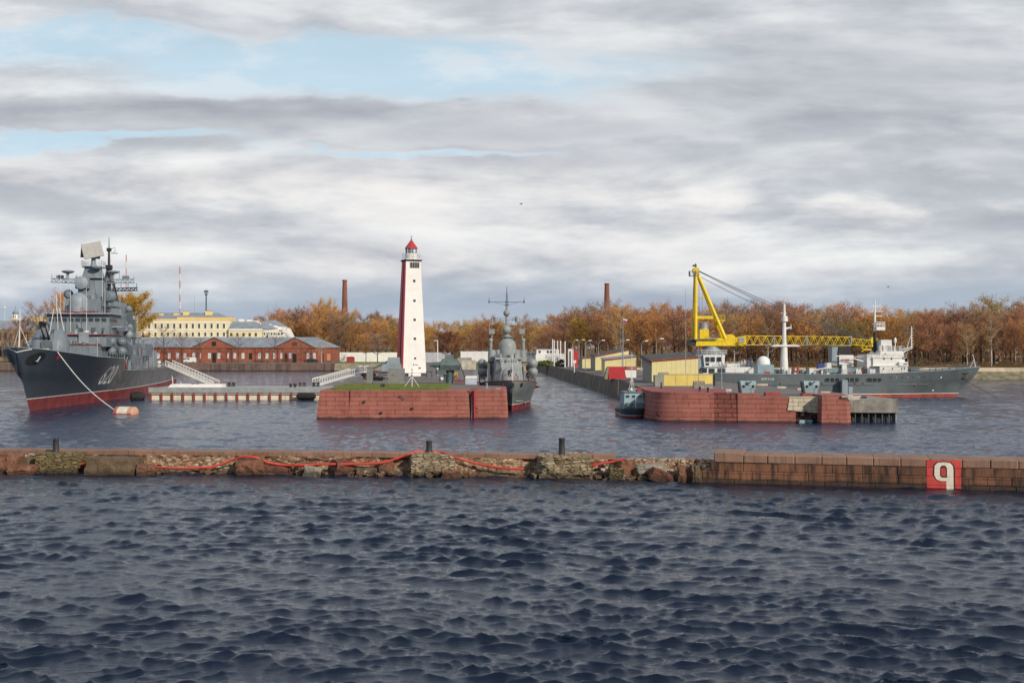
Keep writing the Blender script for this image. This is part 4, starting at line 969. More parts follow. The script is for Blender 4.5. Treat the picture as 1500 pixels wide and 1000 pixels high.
# ---------------------------------------------------------------- people
m_cloth = M('dark_navy_uniform', (.015, .018, .03), .8, .2, 4); m_skin = M('skin', (.45, .27, .20), .6, .08, 8); m_khaki = M('dark_green_jacket', (.05, .055, .035), .85, .2, 4)
def person(label, base, face, mat, arm=0.0):
    """standing figure about 1.75 m tall, one continuous skinned body"""
    me = bpy.data.meshes.new('person')
    J = [((0, 0, .95), .16), ((0, 0, 1.15), .15), ((0, 0, 1.40), .18), ((0, 0, 1.50), .07), ((0, -.01, 1.60), .085), ((0, 0, 1.70), .09),
         ((.10, 0, .88), .10), ((.12, -.03, .48), .065), ((.12, .02, .09), .045), ((.12, -.14, .04), .04),
         ((-.10, 0, .88), .10), ((-.13, .03, .48), .065), ((-.13, .05, .09), .045), ((-.13, -.10, .04), .04),
         ((.21, 0, 1.40), .07), ((.27, .02, 1.12), .05), ((.26, -.10 - arm, .90 + arm), .035), ((.25, -.15 - arm, .82 + arm), .03),
         ((-.21, 0, 1.40), .07), ((-.27, .02, 1.12), .05), ((-.25, -.08, .88), .035), ((-.24, -.11, .80), .03)]
    E_ = [(0, 1), (1, 2), (2, 3), (3, 4), (4, 5), (0, 6), (6, 7), (7, 8), (8, 9), (0, 10), (10, 11), (11, 12), (12, 13), (2, 14), (14, 15), (15, 16), (16, 17), (2, 18), (18, 19), (19, 20), (20, 21)]
    me.from_pydata([j[0] for j in J], E_, [])
    o = bpy.data.objects.new('person', me); COL.objects.link(o)
    md = o.modifiers.new('s', 'SKIN'); 
    for i, sv in enumerate(me.skin_vertices[0].data): sv.radius = (J[i][1], J[i][1]); sv.use_root = (i == 0)
    o.modifiers.new('u', 'SUBSURF').levels = 1
    dg = bpy.context.evaluated_depsgraph_get(); m2 = bpy.data.meshes.new_from_object(o.evaluated_get(dg)); bpy.data.objects.remove(o)
    m2.materials.clear(); m2.materials.append(mat); m2.materials.append(m_skin)
    for p in m2.polygons:
        c_ = sum((m2.vertices[v].co for v in p.vertices), Vector()) / len(p.vertices)
        if 1.52 < c_.z < 1.70 or (c_.z < .86 and abs(c_.x) > .2): p.material_index = 1
        p.use_smooth = True
    o = bpy.data.objects.new('person', m2); COL.objects.link(o); o.location = base; o.rotation_euler = (0, 0, face)
    tag(o, label, 'person')
    b = MB(); b.lathe((0, 0, 1.70), [(.10, -.02), (.125, .03), (.13, .07), (.05, .09)], 12)
    me_ = b.build('cap', m_black, None); me_.location = (0, 0, 0); 
    for v in me_.data.vertices: v.co.z += 1.68
    me_.parent = o
    return o
def ship_world(s_, l, z): return Vector((-75.7 - .148 * s_ + .989 * l, 188 + .989 * s_ + .148 * l, z))
person('sailor in dark uniform standing by the side wall of the destroyer', ship_world(60.5, 7.6, 5.62), .3, m_cloth)
person('sailor in blue and black near the white raft canisters on the destroyer stern deck', ship_world(113, 6.6, 5.32), .9, m_cloth, .1)

# ---------------------------------------------------------------- missile corvette, bow on
cv = thing('corvette', 'grey missile corvette seen bow on beside the lighthouse pier', 'warship', (.1, 194.5, 0), math.atan2(1, -.04))
hc = Hull(54, 3.4, [(0, 0), (1.2, 1.5), (3.5, 2.9), (8, 4.0), (14, 4.7), (22, 5.1), (54, 4.8)], [(0, 0), (6, 1.7), (14, 3.3), (24, 4.2), (54, 4.2)],
          [(0, 4.9), (6, 4.65), (14, 4.2), (24, 3.7), (54, 3.3)], p=1.2)
part(cv, 'hull', m_corvh, lambda b: hc.strip(b, 1.02, 'deck', 8, 60)); part(cv, 'boot_topping', m_boot, lambda b: hc.strip(b, -1, .95, 3, 40))
part(cv, 'waterline_stripe', m_white, lambda b: hc.strip(b, .93, 1.06, 1, 40, grow=.02)); part(cv, 'deck', m_redd, lambda b: hc.deckplate(b, .05, 50))
def cb(name, mat, s0, s1, l0, l1, z0, z1, par=cv, **k):
    b = MB(); b.frus(s0, s1, -l1, -l0, z0, z1, **k); return b.build(name, mat, par)
part(cv, 'gunwale', m_redd, lambda b: [b.tube([hc.skin(x, interp(hc.sheer, x) + .02, sd_, 0) for x in (.1, 1.2, 3.5, 8, 14, 22, 40, 53)], .06, 5) for sd_ in (1, -1)])
b = MB(); q0 = P(-.02, -.0, 0)
for sd_ in (1, -1): b.lathe(hc.skin(1.6, 4.25, sd_, -.1), [(.30, 0), (.32, .25), (.05, .27)], 12, (-.35, sd_, -.1))
b.cbox((.25, 0, 4.25), (.3, .5, .55)); b.build('hawse_pipe', m_black, cv)
fh = MB(); fh.ring([[P(15.2, l, z) for l, z in ()] or [P(s_, l, z0) for s_, l in ((14.4, -1.5), (14.4, 1.5), (15.6, 2.45), (26, 2.9), (26, -2.9), (15.6, -2.45))] for z0 in (4.0,)] +
                   [[P(s_, l, 8.1) for s_, l in ((15.6, -1.3), (15.6, 1.3), (16.4, 2.15), (26, 2.5), (26, -2.5), (16.4, -2.15))]])
fhb = fh.build('bridge', m_corv, cv, ang=20)
for i in range(7):
    l = -1.8 + i * .6; s_ = 15.45 + (0.75 if abs(l) > 1.3 else 0); b = MB(); b.cbox(P(s_, l, 7.75), (.12, .46, .5)); wf = b.build('window_frame', m_white if i % 2 else m_navl, fhb, smooth=False)
    b = MB(); b.cbox(P(s_ - .05, l, 7.75), (.1, .26, .32)); b.build('pane', m_glass, wf, smooth=False)
cb('bridge_top', m_corv, 15.5, 30, -2.3, 2.3, 8.1, 8.4, ix0=.1); cb('midships_house', m_corv, 26, 44, -3.0, 3.0, 3.6, 8.0)
for sd_ in (-1, 1):
    b = MB(); b.cyl(P(23, sd_ * 2.75, 7.7), P(23, sd_ * 2.75, 9.7), .72, .66, 14); b.cyl(P(23, sd_ * 2.75, 7.3), P(23, sd_ * 2.75, 7.7), .4, .78, 14); b.build('wing_sponson', m_corv, cv)
    b = MB(); b.cyl(P(25, sd_ * 2.9, 9.4), P(25, sd_ * 2.9, 11.4), .3, .3, 10); b.sph(P(25, sd_ * 2.9, 11.4), .42, 12); b.cbox(P(25, sd_ * 2.7, 13.0), (.8, 1.0, .9)); b.cyl(P(25, sd_ * 2.7, 11), P(25, sd_ * 2.7, 13), .12, n=6); b.cyl(P(25, sd_ * 3.1, 13), P(25, sd_ * 3.1, 14.4), .05, n=5)
    b.build('aerial_post', m_corv, cv)
    for k, (z, l) in enumerate(((7.35, 4.45), (5.9, 4.45))):
        c0 = P(21.5, sd_ * l, z); b = MB(); b.lathe(c0, [(.02, -.62), (.4, -.52), (.66, -.2), (.78, .1), (.80, .2), (.76, .3), (.76, 6), (.8, 6.1), (.6, 6.3)], 18, (1, .03 * sd_, -.13)); mt_ = b.build('missile_tube', m_corv, cv)
        b = MB(); b.lathe(c0 + Vector((.1, 0, 0)), [(.83, 0), (.86, .12), (.83, .24)], 18, (1, 0, -.13)); b.build('tube_ring', m_navl, mt_)
    part(cv, 'tube_cradle', m_corvh, lambda b: [b.cyl(P(s_, sd_ * (4.45 + k), 3.9), P(s_, sd_ * (4.4 + k * .6), 5.6), .09, n=5) for s_ in (21.8, 24, 26.5) for k in (-.6, .5)])
b = MB(); b.dome(P(24, .05, 8.3), 1.58, 3.5, 24); b.build('radome', m_corv, cv)
b = MB(); b.cyl(P(27, .05, 8), P(27, .05, 12.4), .9, .55, 12); b.cyl(P(27, .05, 12.0), P(27, .05, 12.2), 1.15, n=14); b.cyl(P(27, .05, 12.2), P(27, .05, 17.9), .32, .2, 10); mm = b.build('mast', m_corv, cv)
part(mm, 'radar_ball', m_corv, lambda b: b.sph(P(26.8, .0, 13.35), .82, 18)); part(mm, 'radar_ball', m_corv, lambda b: b.sph(P(26.8, .0, 16.3), .60, 18))
def topmast(b):
    for i, j in ((-1, -1), (1, -1), (0, 1)): b.cyl(P(27 + .3 * j, .05 + .28 * i, 17.6), P(27, .05, 20.4), .05, .03, 4)
    for k in range(9): z = 17.8 + k * .28; r_ = .34 * (1 - k / 11); b.cyl(P(27, .05, z), P(27, .05, z + .07), r_, n=8)
    b.cyl(P(27, .05, 20), P(27, .05, 21.1), .05, n=4)
part(mm, 'topmast', m_navd, topmast)
def yard(b):
    b.cyl(P(27, -3.2, 18.3), P(27, 3.2, 18.3), .05, n=5); b.cyl(P(27, -2.4, 18.3), P(27, 0, 17.7), .035, n=4); b.cyl(P(27, 2.4, 18.3), P(27, 0, 17.7), .035, n=4)
    for l in (-3.15, 3.15): b.cyl(P(27, l, 18.1), P(27, l, 19.2), .07, .03, 6); b.cbox(P(27, l, 18.35), (.2, .25, .4))
part(mm, 'yardarm', m_navd, yard)
for sd_ in (-1, 1):
    part(mm, 'aerial_drum', m_corv, lambda b: (b.cyl(P(27, sd_ * 1.95, 14.7), P(27, sd_ * 1.95, 15.6), .42, .42, 12), b.cyl(P(27, 0, 15.1), P(27, sd_ * 1.8, 15.1), .07, n=5), b.cyl(P(27, 0, 15.5), P(27, sd_ * 1.8, 15.5), .05, n=5), b.cbox(P(27, sd_ * 1.1, 15.1), (.3, .3, .5))))
b = MB(); b.lathe(P(10.2, -.45, 4.4), [(1.05, 0), (1.1, .7), (1.0, 1.4), (.7, 2.0), (.3, 2.3), (.02, 2.35)], 18); gt = b.build('gun_turret', m_corv, cv)
part(gt, 'barrel', m_dk, lambda b: b.cyl(P(9.4, .1, 5.9), P(6.4, .3, 7.0), .09, .07, 6)); part(gt, 'gun_slot', m_black, lambda b: b.cbox(P(9.18, -.1, 5.9), (.25, .4, 1.1)))
part(cv, 'deck_locker', m_corvh, lambda b: b.cbox(P(11, 1.0, 4.9), (1, .9, 1.2)))
def tri(b):
    b.cyl(P(1.6, .05, 4.7), P(1.9, .05, 9.0), .06, .03, 6)
    for l in (-.75, .75): b.cyl(P(2.9, l, 4.6), P(1.8, .05, 7.2), .045, n=5)
    b.cyl(P(3.6, .3, 4.6), P(1.8, .05, 7.2), .045, n=5)
part(cv, 'jackstaff', m_white, tri)
[part(cv, 'railing', m_navl, lambda b: edge_rail(hc, b, (1.2, 4, 8, 12, 17, 24, 34, 44, 53), .95, (q_,))) for q_ in (1, -1)]
for i in range(18):
    s_ = rr.uniform(16.5, 30); l = rr.choice([-1, 1]) * rr.uniform(1.3, 2.2); b = MB(); w2 = rr.uniform(.25, .6); b.frus(s_, s_ + w2, -l - w2 / 2, -l + w2 / 2, 8.38, 8.4 + rr.uniform(.4, 1.5), .05, .05, .05, .05); b.build('deck_fitting', rr.choice([m_corv, m_navd, m_navl]), cv)
for i in range(6): 
    l = -1.2 + i * .5; b = MB(); b.cbox(P(14.75, l, 5 + rr.uniform(0, 1.6)), (.3, .22, rr.uniform(.3, .9))); b.build('wall_locker', rr.choice([m_navl, m_navd]), fhb, smooth=False)
part(cv, 'bow_chain', M('galvanised_chain', (.5, .5, .48), .6, .1, 2), lambda b: b.tube([hc.skin(x, z, -1, .12) for x, z in ((3.1, 1.5), (5, 1.42), (7.5, 1.25), (10, .9), (12.5, .35))], .055, 5))
part(cv, 'rubbing_strake', m_redd, lambda b: b.ring([[hc.skin(17, 3.7, -1, 0), hc.skin(17, 3.3, -1, 0), hc.skin(17, 3.5, -1, .1)], [hc.skin(20, 3.7, -1, 0), hc.skin(20, 3.0, -1, 0), hc.skin(20, 3.3, -1, 1.0)], [hc.skin(26, 3.7, -1, 0), hc.skin(26, 3.3, -1, 0), hc.skin(26, 3.5, -1, .1)]]))

# ---------------------------------------------------------------- small grey launch at the stone head
lb = thing('launch', 'small grey gun launch moored at the corner of the red stone head', 'boat', (17.75, 175.8, 0), math.atan2(1, -.03))
hl = Hull(12, .9, [(0, 0), (.25, .9), (.9, 1.55), (2.5, 1.85), (12, 1.7)], [(0, 0), (.4, .7), (1.5, 1.45), (3.5, 1.7), (12, 1.6)], [(0, 1.45), (3, 1.2), (12, .9)], p=1.1, )
part(lb, 'hull', m_navd, lambda b: hl.strip(b, .42, 'deck', 5, 30)); part(lb, 'boot_topping', m_bootb, lambda b: hl.strip(b, -.6, .3, 3, 30)); part(lb, 'waterline_stripe', m_white, lambda b: hl.strip(b, .28, .44, 1, 30, grow=.06)); part(lb, 'deck', m_navd, lambda b: hl.deckplate(b))
b = MB(); b.frus(2.4, 7.5, -1.55, 1.55, 1.05, 3.55, .35, .1, .22, .22); wh = b.build('wheelhouse', m_blue, lb)
b = MB(); b.frus(1.3, 2.6, -1.3, 1.3, 1.1, 2.1, .4, 0, .2, .2); b.build('forward_coaming', m_navd, lb)
for l in (-.9, 0, .9): part(wh, 'window', m_glass, lambda b: b.cbox((2.62, l, 3.05), (.12, .48, .3), ry=R(8)), smooth=False)
part(wh, 'roof', m_nav, lambda b: b.frus(2.6, 7.6, -1.4, 1.4, 3.55, 3.68)); part(wh, 'roof_box', m_nav, lambda b: b.frus(3.6, 5, -.75, .75, 3.66, 4.15, .2, 0, .1, .1))
def lmast(b):
    b.cyl((5, 0, 3.6), (5, 0, 9.4), .06, .03, 6); b.cyl((5, -.45, 3.6), (5, 0, 6.0), .035, n=4); b.cyl((5, .45, 3.6), (5, 0, 6.0), .035, n=4); b.cyl((5, -.6, 7.1), (5, .6, 7.1), .03, n=4); b.cyl((5, -.3, 5.2), (5, .3, 5.2), .03, n=4)
part(lb, 'mast', m_white, lmast); part(lb, 'searchlight', m_white, lambda b: b.sph((3.0, .35, 4.0), .24, 10)); part(lb, 'bow_staff', m_white, lambda b: (b.cyl((.5, 0, 1.4), (.7, 0, 3.2), .04, n=5), b.cyl((1.3, -.4, 1.3), (.6, 0, 2.3), .025, n=4), b.cyl((1.3, .4, 1.3), (.6, 0, 2.3), .025, n=4)))
part(lb, 'railing', m_navl, lambda b: edge_rail(hl, b, (.4, 1.5, 3, 5, 8, 11.5), .75, inset=.05)); part(lb, 'lifebuoy', m_red, lambda b: b.cbox((3.4, -.9, 3.95), (.12, .5, .5)))
part(lb, 'tyre_fender', m_rub, lambda b: b.lathe((3.5, -1.98, .9), [(.2, -.1), (.36, -.1), (.36, .1), (.2, .1)], 12, (0, 1, 0)))
b = MB(); b.tube([Vector((17.3, 176.6, 1.6)), Vector((17.2, 200, 2.6)), Vector((20.6, 238, 3.9))], .03, 5); tag(b.build('mooring_rope', m_roped), 'thin mooring rope from the small launch back to the quay wall', 'rope')
# destroyer's mooring line to the buoy
bu = gp(184.5, 606, 0)
b = MB(); a = h.skin(9.0, 9.4, -1, .05); mw = Matrix.Translation((-75.7, 188, 0)) @ Matrix.Rotation(DA, 4, 'Z'); a = mw @ a; c0 = Vector((bu.x - 1.9, bu.y + .2, .65))
b.tube([a.lerp(c0, t_) - Vector((0, 0, 1.6 * math.sin(math.pi * t_) * .55)) for t_ in [i / 16 for i in range(17)]], .075, 6)
tag(b.build('mooring_rope', m_rope), 'thick white mooring rope from the destroyer bow to the drum buoy', 'rope')
by_ = thing('mooring_buoy', 'white and red drum shaped mooring buoy floating beside the destroyer', 'buoy', (bu.x, bu.y, 0), R(-18))
n = 16
for k, (x0, x1, mt) in enumerate(((-1.7, -1.0, M('dull_red_orange', (.42, .12, .075), .6, .12, 1)), (-1.0, .85, m_cream), (.85, 1.75, M('faded_orange', (.50, .27, .17), .6, .12, 1)))):
    b = MB(); r0 = 1.05; b.lathe((x0, 0, .08), [(r0 if x0 > -1.6 else .8, 0), (r0, .18), (r0, x1 - x0 - .18), (r0 if x1 < 1.6 else .8, x1 - x0)], 20, (1, .0, 0)); b.build('drum_section', mt, by_)
part(by_, 'mooring_ring', m_dk, lambda b: b.cyl((-1.9, 0, .55), (-1.6, 0, .8), .12, n=6)); part(by_, 'waterline_band', m_red, lambda b: b.box(-1.6, 1.6, -1.10, -.9, -.2, .12))
for (p0, p1, lab) in ((ship_world(47, 8.0, 8.3), ship_world(118, 9.5, 6.2), 'long brown mooring line strung along the port side of the destroyer'),):
    b = MB(); b.tube([p0.lerp(p1, t_ / 12) - Vector((0, 0, 1.1 * math.sin(math.pi * t_ / 12))) for t_ in range(13)], .045, 5); tag(b.build('mooring_rope', m_roped), lab, 'rope')

# ================================================================ SUPPLY SHIP (broadside) and FLOATING CRANE
BX = 97.6
ks = thing('supply_ship', 'grey naval supply ship with white superstructure lying behind the quay', 'ship', (BX, 256.5, 0), math.pi)
hk = Hull(56, 5.2, [(0, 0), (1.5, 1.3), (5, 3.0), (11, 4.6), (18, 5.3), (50, 5.2), (56, 4.2)], [(0, 0), (5, 1.0), (12, 3.4), (20, 5.0), (50, 5.0), (56, 3.6)],
          [(0, 6.25), (8, 5.55), (16, 5.1), (24, 4.75), (36, 4.65), (56, 4.9)], p=1.3)
NS = 1     # local +y faces the camera
def kx(px, Yd=251.3): return BX - (px - 750) * Yd / F
def kz(py, Yd=251.3): return H - (py - 510) * Yd / F
part(ks, 'hull', m_supp, lambda b: hk.strip(b, .72, 'deck', 9, 90)); part(ks, 'boot_topping', m_bootb, lambda b: hk.strip(b, -1, .62, 3, 60))
part(ks, 'waterline_stripe', m_white, lambda b: hk.strip(b, .60, .74, 1, 60, grow=.02)); part(ks, 'deck', m_navd, lambda b: hk.deckplate(b, .05, 60))
part(ks, 'rubbing_strake', m_supp, lambda b: b.tube([hk.skin(x, 2.55, 1, .03) for x in (12, 14, 18, 24, 30, 36, 44, 52, 55)], .11, 6))
part(ks, 'gunwale', m_navl, lambda b: b.tube([hk.skin(x, interp(hk.sheer, x), 1, 0) for x in (.2, 1.5, 4, 8, 12, 18, 26, 36, 46, 55)], .08, 6))
for (pa, pb) in ((1208, 1229), (1238, 1258), (1269, 1291)):
    x0, x1 = kx(pb), kx(pa); z0, z1 = 3.15, 3.95; b = MB(); vs = []
    for i in range(20):
        a = 2 * math.pi * i / 20; cx = (x0 + x1) / 2; w2 = (x1 - x0) / 2 - .4
        vs.append((cx + math.copysign(w2, math.cos(a)) + .4 * math.cos(a), 0, (z0 + z1) / 2 + .4 * math.sin(a)))
    b.v = [hk.skin(v[0], v[2], 1, .03) for v in vs]; b.f = [tuple(range(20))]; op = b.build('deck_opening', m_black, ks, smooth=False)
    part(op, 'opening_frame', m_supp, lambda b: b.tube([hk.skin(v[0], v[2], 1, .05) for v in vs + vs[:1]], .05, 5))
    for k in range(2): part(op, 'stanchion', m_navl, lambda b: b.cyl(hk.skin(x0 + .9 + k * 1.0, z0, 1, .05), hk.skin(x0 + .9 + k * 1.0, z1, 1, .05), .06, n=5))
for px in (1143, 1204, 1252, 1264, 1342): part(ks, 'porthole', m_black, lambda b: b.cyl(hk.skin(kx(px), 2.75 if px < 1300 else 2.3, 1, -.05), hk.skin(kx(px), 2.75 if px < 1300 else 2.3, 1, .04), .2, n=12))
for i in range(7): part(ks, 'scupper', m_navl if i % 2 else m_black, lambda b: b.cyl(hk.skin(kx(1305 + 8.5 * i), 4.1, 1, -.05), hk.skin(kx(1305 + 8.5 * i), 4.1, 1, .05), .13, n=8))
def anc(b):
    x = 3.9; z = 4.1; b.v = [hk.skin(x + dx, z + dz, 1, .03) for dx, dz in ((-.9, -.6), (.8, -.75), (.75, .75), (-.9, .75))]; b.f = [(0, 1, 2, 3)]
ap = part(ks, 'anchor_pocket', m_black, anc, smooth=False); part(ap, 'anchor', M('rust', (.20, .07, .03), .8, .2, 2), lambda b: (b.cyl(hk.skin(3.7, 4.5, 1, .15), hk.skin(3.8, 3.8, 1, .25), .1, n=6), b.cyl(hk.skin(3.3, 3.9, 1, .2), hk.skin(4.3, 3.9, 1, .25), .12, n=6)))
part(ks, 'draught_mark', m_white, lambda b: b.cyl(hk.skin(kx(1374), 1.35, 1, 0), hk.skin(kx(1374), 1.35, 1, .04), .2, n=10)); part(ks, 'deck_emblem', m_white, lambda b: b.cyl(hk.skin(kx(1383), 4.05, 1, 0), hk.skin(kx(1383), 4.05, 1, .04), .17, n=10))
part(ks, 'name_lettering', m_wht2, lambda b: hk.lettering(b, 'ВАЙГАЧ-28', kx(1115), kz(556.6), .62, 2.6, 1, False, foreaft=-1), smooth=False)
def kbox(name, mat, pa, pb, ya, yb, y0, y1, par=ks, ins=(0, 0), **k):   # from its px span, py span and depth span in local y
    b = MB(); b.frus(kx(pb), kx(pa), y0, y1, kz(yb), kz(ya), ins[0], ins[1], .0, .0); return b.build(name, mat, par, **k)
# superstructure
s1 = kbox('superstructure', m_wht2, 1290, 1331, 536, 549, -4.4, 4.6); s2 = kbox('upper_deckhouse', m_wht2, 1281, 1329, 524, 536, -4.0, 4.2, ins=(.3, .0)); s3 = kbox('bridge', m_wht2, 1291, 1328, 514, 524, -3.6, 3.8, ins=(.25, .3))
kbox('after_superstructure', m_white, 1273, 1291, 519, 549, -3.6, 3.8); kbox('stack_casing', m_white, 1296, 1313, 497.5, 514, -2, 2.4, ins=(.1, .1)); kbox('bridge_overhang', m_wht2, 1318, 1331, 530, 536, 3.9, 4.9)
for (pa, yb) in ((1296, 526), (1307, 526), (1324, 525.5)): kbox('window', m_glass, pa, pa + 2.2, yb - 3, yb + .6, 4.05 if yb < 520 else 4.1, 4.26, s2)
for pa in (1295, 1308, 1321.5, 1325.5): kbox('window', m_glass, pa, pa + 1.5, 538.5, 540.8, 4.5, 4.66, s1)
for pa in (1302.5, 1310, 1299): kbox('window', m_glass, pa, pa + 1.4, 508.5 if pa > 1300 else 517, 511 if pa > 1300 else 519.5, 3.74 if pa < 1300 else 2.3, 3.86 if pa < 1300 else 2.46, s3)
kbox('window_band', m_glass, 1324, 1330, 532.2, 533.6, 4.8, 4.94, s2)
part(ks, 'bridge_rail', m_wht2, lambda b: (b.rail([(kx(1291), 3.8, kz(514)), (kx(1328), 3.8, kz(514))], 1, 1, .03), b.rail([(kx(1273), 4.1, kz(524)), (kx(1330), 4.2, kz(524))], .9, 1, .03)))
part(ks, 'deck_edge', m_trimw, lambda b: (b.box(kx(1332), kx(1279), -4.2, 4.75, kz(536.2), kz(535.3)), b.box(kx(1330), kx(1280), -3.8, 4.4, kz(524.2), kz(523.6))), smooth=False)
for i in range(12):
    pa = rr.uniform(1293, 1326); b = MB(); ww = rr.uniform(.3, .7); b.frus(kx(pa), kx(pa) + ww, 2.2, 3.4, kz(514), kz(514) + rr.uniform(.4, 1.3), .05, .05, .05, .05); b.build('roof_fitting', rr.choice([m_wht2, m_white, m_navl]), ks)
b = MB(); b.cyl((kx(1318.5), 2, kz(514)), (kx(1318.5), 2, kz(497)), .1, n=6); b.lathe((kx(1318.5), 2, kz(502)), [(.2, 0), (.27, .2), (.27, .8), (.1, 1.1)], 10); b.build('vent_post', m_wht2, ks)
b = MB(); x = kx(1292.5); b.cyl((x, 0, kz(516)), (x, 0, kz(485)), .42, .34, 10); mk = b.build('black_mast_base', m_black, ks)
def kmast(b):
    b.cyl((x, 0, kz(485)), (x, 0, kz(440)), .28, .14, 8); b.cyl((x, 0, kz(441)), (x, 0, kz(430)), .06, .03, 5)
    for py, a, c_ in ((474, .5, -1.6), (462, .2, -1.5), (455, .6, -1.8), (447, .8, -1.2)): b.cyl((x + a, 0, kz(py)), (x + c_, 0, kz(py)), .09, n=5)
    b.frus(x - 1.9, x - .1, -.9, .9, kz(483), kz(478), 0, 0, 0, 0); b.cyl((x - 1.1, 0, kz(455)), (x - 1.1, 0, kz(436)), .05, n=4)
    b.cyl((x + .4, 0, kz(450)), (x + .4, 0, kz(444)), .12, n=6)
mk2 = part(mk, 'mast', m_wht2, kmast); part(mk, 'crow_nest', m_white, lambda b: b.rail([(x - 1.9, .9, kz(478)), (x - .1, .9, kz(478)), (x - .1, -.9, kz(478)), (x - 1.9, -.9, kz(478)), (x - 1.9, .9, kz(478))], 1, .5, .05))
# forward bracket mast
def fm(b):
    xa = kx(1345); b.cyl((kx(1328), 1, kz(513)), (xa, 1, kz(508)), .12, .08, 6); b.cyl((kx(1328), 1, kz(518)), (xa, 1, kz(510)), .14, .08, 6)
    b.cyl((xa, 1, kz(511)), (xa, 1, kz(477)), .15, .09, 6)
    for k in range(7): b.cyl((xa - .35, 1, kz(508 - k * 4.4)), (xa + .15, 1, kz(508 - k * 4.4)), .06, n=4)
    b.cyl((xa, 1, kz(488)), (kx(1338), 1, kz(510)), .05, n=4)
part(ks, 'bracket_mast', m_wht2, fm)
part(ks, 'forward_winch', m_navd, lambda b: (b.cyl((kx(1342), 2, 5.6), (kx(1342), 3.4, 5.6), .5, n=10), b.cbox((kx(1348), 2.5, 5.6), (1.2, 1, .9)), b.cyl((kx(1336), 2.5, 5.3), (kx(1336), 2.5, 6.3), .25, n=8), b.cyl((kx(1336), 2.5, 6.2), (kx(1358), 2.5, 6.0), .07, n=5)))
for px in (1366, 1375, 1386, 1398, 1410, 1420): part(ks, 'bollard', m_navd, lambda b: b.cyl((kx(px), max(.2, hk.half(kx(px), 5) - .8), interp(hk.sheer, kx(px)) - .1), (kx(px), max(.2, hk.half(kx(px), 5) - .8), interp(hk.sheer, kx(px)) + .4), .18, n=8))
part(ks, 'jackstaff', m_wht2, lambda b: (b.tube([(1.0, 0, 6.0), (1.3, 0, 7.5), (1.6, 0, 8.8)], [.1, .08, .04], 6), b.cyl((2.3, .3, 6), (1.35, 0, 7.6), .04, n=4)))
part(ks, 'railing', m_navl, lambda b: edge_rail(hk, b, (1, 3, 6, 10, 14, 18, 22, 28, 34, 40, 46, 52, 55.5), 1.0, (1,)))
# working deck
kbox('funnel', m_black, 1234, 1255, 508, 520, -2.2, 1.6, ins=(.25, .25)); kbox('funnel_side', m_navl, 1226, 1235, 508, 536, -1.8, 1.4)
fb = kbox('funnel_house', m_wht2, 1236, 1257, 520, 537, -2.0, 1.8)
part(fb, 'red_mark', m_red, lambda b: (b.box(kx(1251), kx(1238), 1.78, 1.84, kz(528), kz(526.2)),), smooth=False)
wb = thing('ship_boat', 'grey blue workboat with orange rail on the supply ship deck beside the funnel', 'boat', (kx(1267) + BX * 0, 0, 0), 0) if False else None
hb = Hull(7.2, .9, [(0, 0), (.6, .6), (1.8, 1.0), (7.2, .9)], [(0, 0), (1, .3), (2.5, .8), (7.2, .7)], [(0, 1.2), (2, .95), (7.2, .9)], p=1, zmin=0)
bt = thing('ships_boat', 'grey blue ship\'s boat stowed on the supply ship deck behind the red box', 'boat', (BX - kx(1267), 256.5 - 3.4, 5.0), math.pi)
part(bt, 'hull', m_blue, lambda b: hb.strip(b, 0.02, 'deck', 5, 24)); part(bt, 'deck', m_navd, lambda b: hb.deckplate(b, .04, 20)); part(bt, 'cuddy', m_navd, lambda b: b.frus(2, 5, -.7, .7, .85, 1.7, .4, .2, .2, .2)); [part(bt, 'cradle', m_navd, lambda b: b.box(x_, x_ + .4, -.7, .7, -.35, .2)) for x_ in (1.2, 5.6)]
kbox('white_locker', m_wht2, 1233, 1242, 534, 552, 4.2, 5.0, ins=(.2, .2)); kbox('red_box', m_red, 1241, 1250, 546, 550, 4.0, 4.7)
def davit(b):
    b.cyl((kx(1290), 3, kz(536)), (kx(1254), 3, kz(525)), .2, .14, 6); b.cyl((kx(1254), 3, kz(525)), (kx(1228), 3, kz(521)), .12, .1, 6); b.cyl((kx(1290), 3, kz(521)), (kx(1252), 3, kz(523)), .08, n=5)
part(ks, 'derrick', m_wht2, davit)
def nm(b):
    xa = kx(1157); b.cyl((xa, 0, 4.5), (xa, 0, kz(508)), .88, .66, 14); b.cyl((xa, 0, kz(508)), (xa, 0, kz(444)), .5, .24, 12); b.cyl((xa, 0, kz(444)), (xa, 0, kz(433)), .05, n=4)
    b.frus(kx(1181), kx(1137), -.7, .7, kz(507.5), kz(504.5), .8, .8, 0, 0)
    b.cyl((xa, 0, kz(481)), (kx(1168), 0, kz(479)), .3, .12, 8); b.cyl((kx(1167), 0, kz(482)), (kx(1167), 0, kz(474)), .09, n=5)
    b.cyl((xa - .8, 0, kz(468)), (xa + .6, 0, kz(468)), .12, n=6); b.cyl((xa - .1, 0, kz(470)), (xa - .1, 0, kz(462)), .65, .6, 10); b.cyl((xa + .7, 0, kz(458)), (xa - .5, 0, kz(458)), .08, n=5)
part(ks, 'tall_mast', m_white, nm)
b = MB(); b.dome((kx(1124.5), 1.0, kz(534)), 1.38, 1.75, 20); b.build('white_radome', m_wht2, ks); kbox('grey_deckhouse', m_blue, 1112, 1136, 534, 548.5, -.6, 3.8); kbox('red_patch', m_red, 1122, 1130, 544, 548, 3.78, 3.84)
b = MB(); a = Vector((kx(1166), 3.6, kz(547))); c0 = Vector((kx(1214), 3.6, kz(539))); b.cyl(a, c0, .16, .12, 6); b.cyl((kx(1169), 3.6, kz(549)), a, .2, n=6); b.build('cargo_boom', m_wht2, ks)
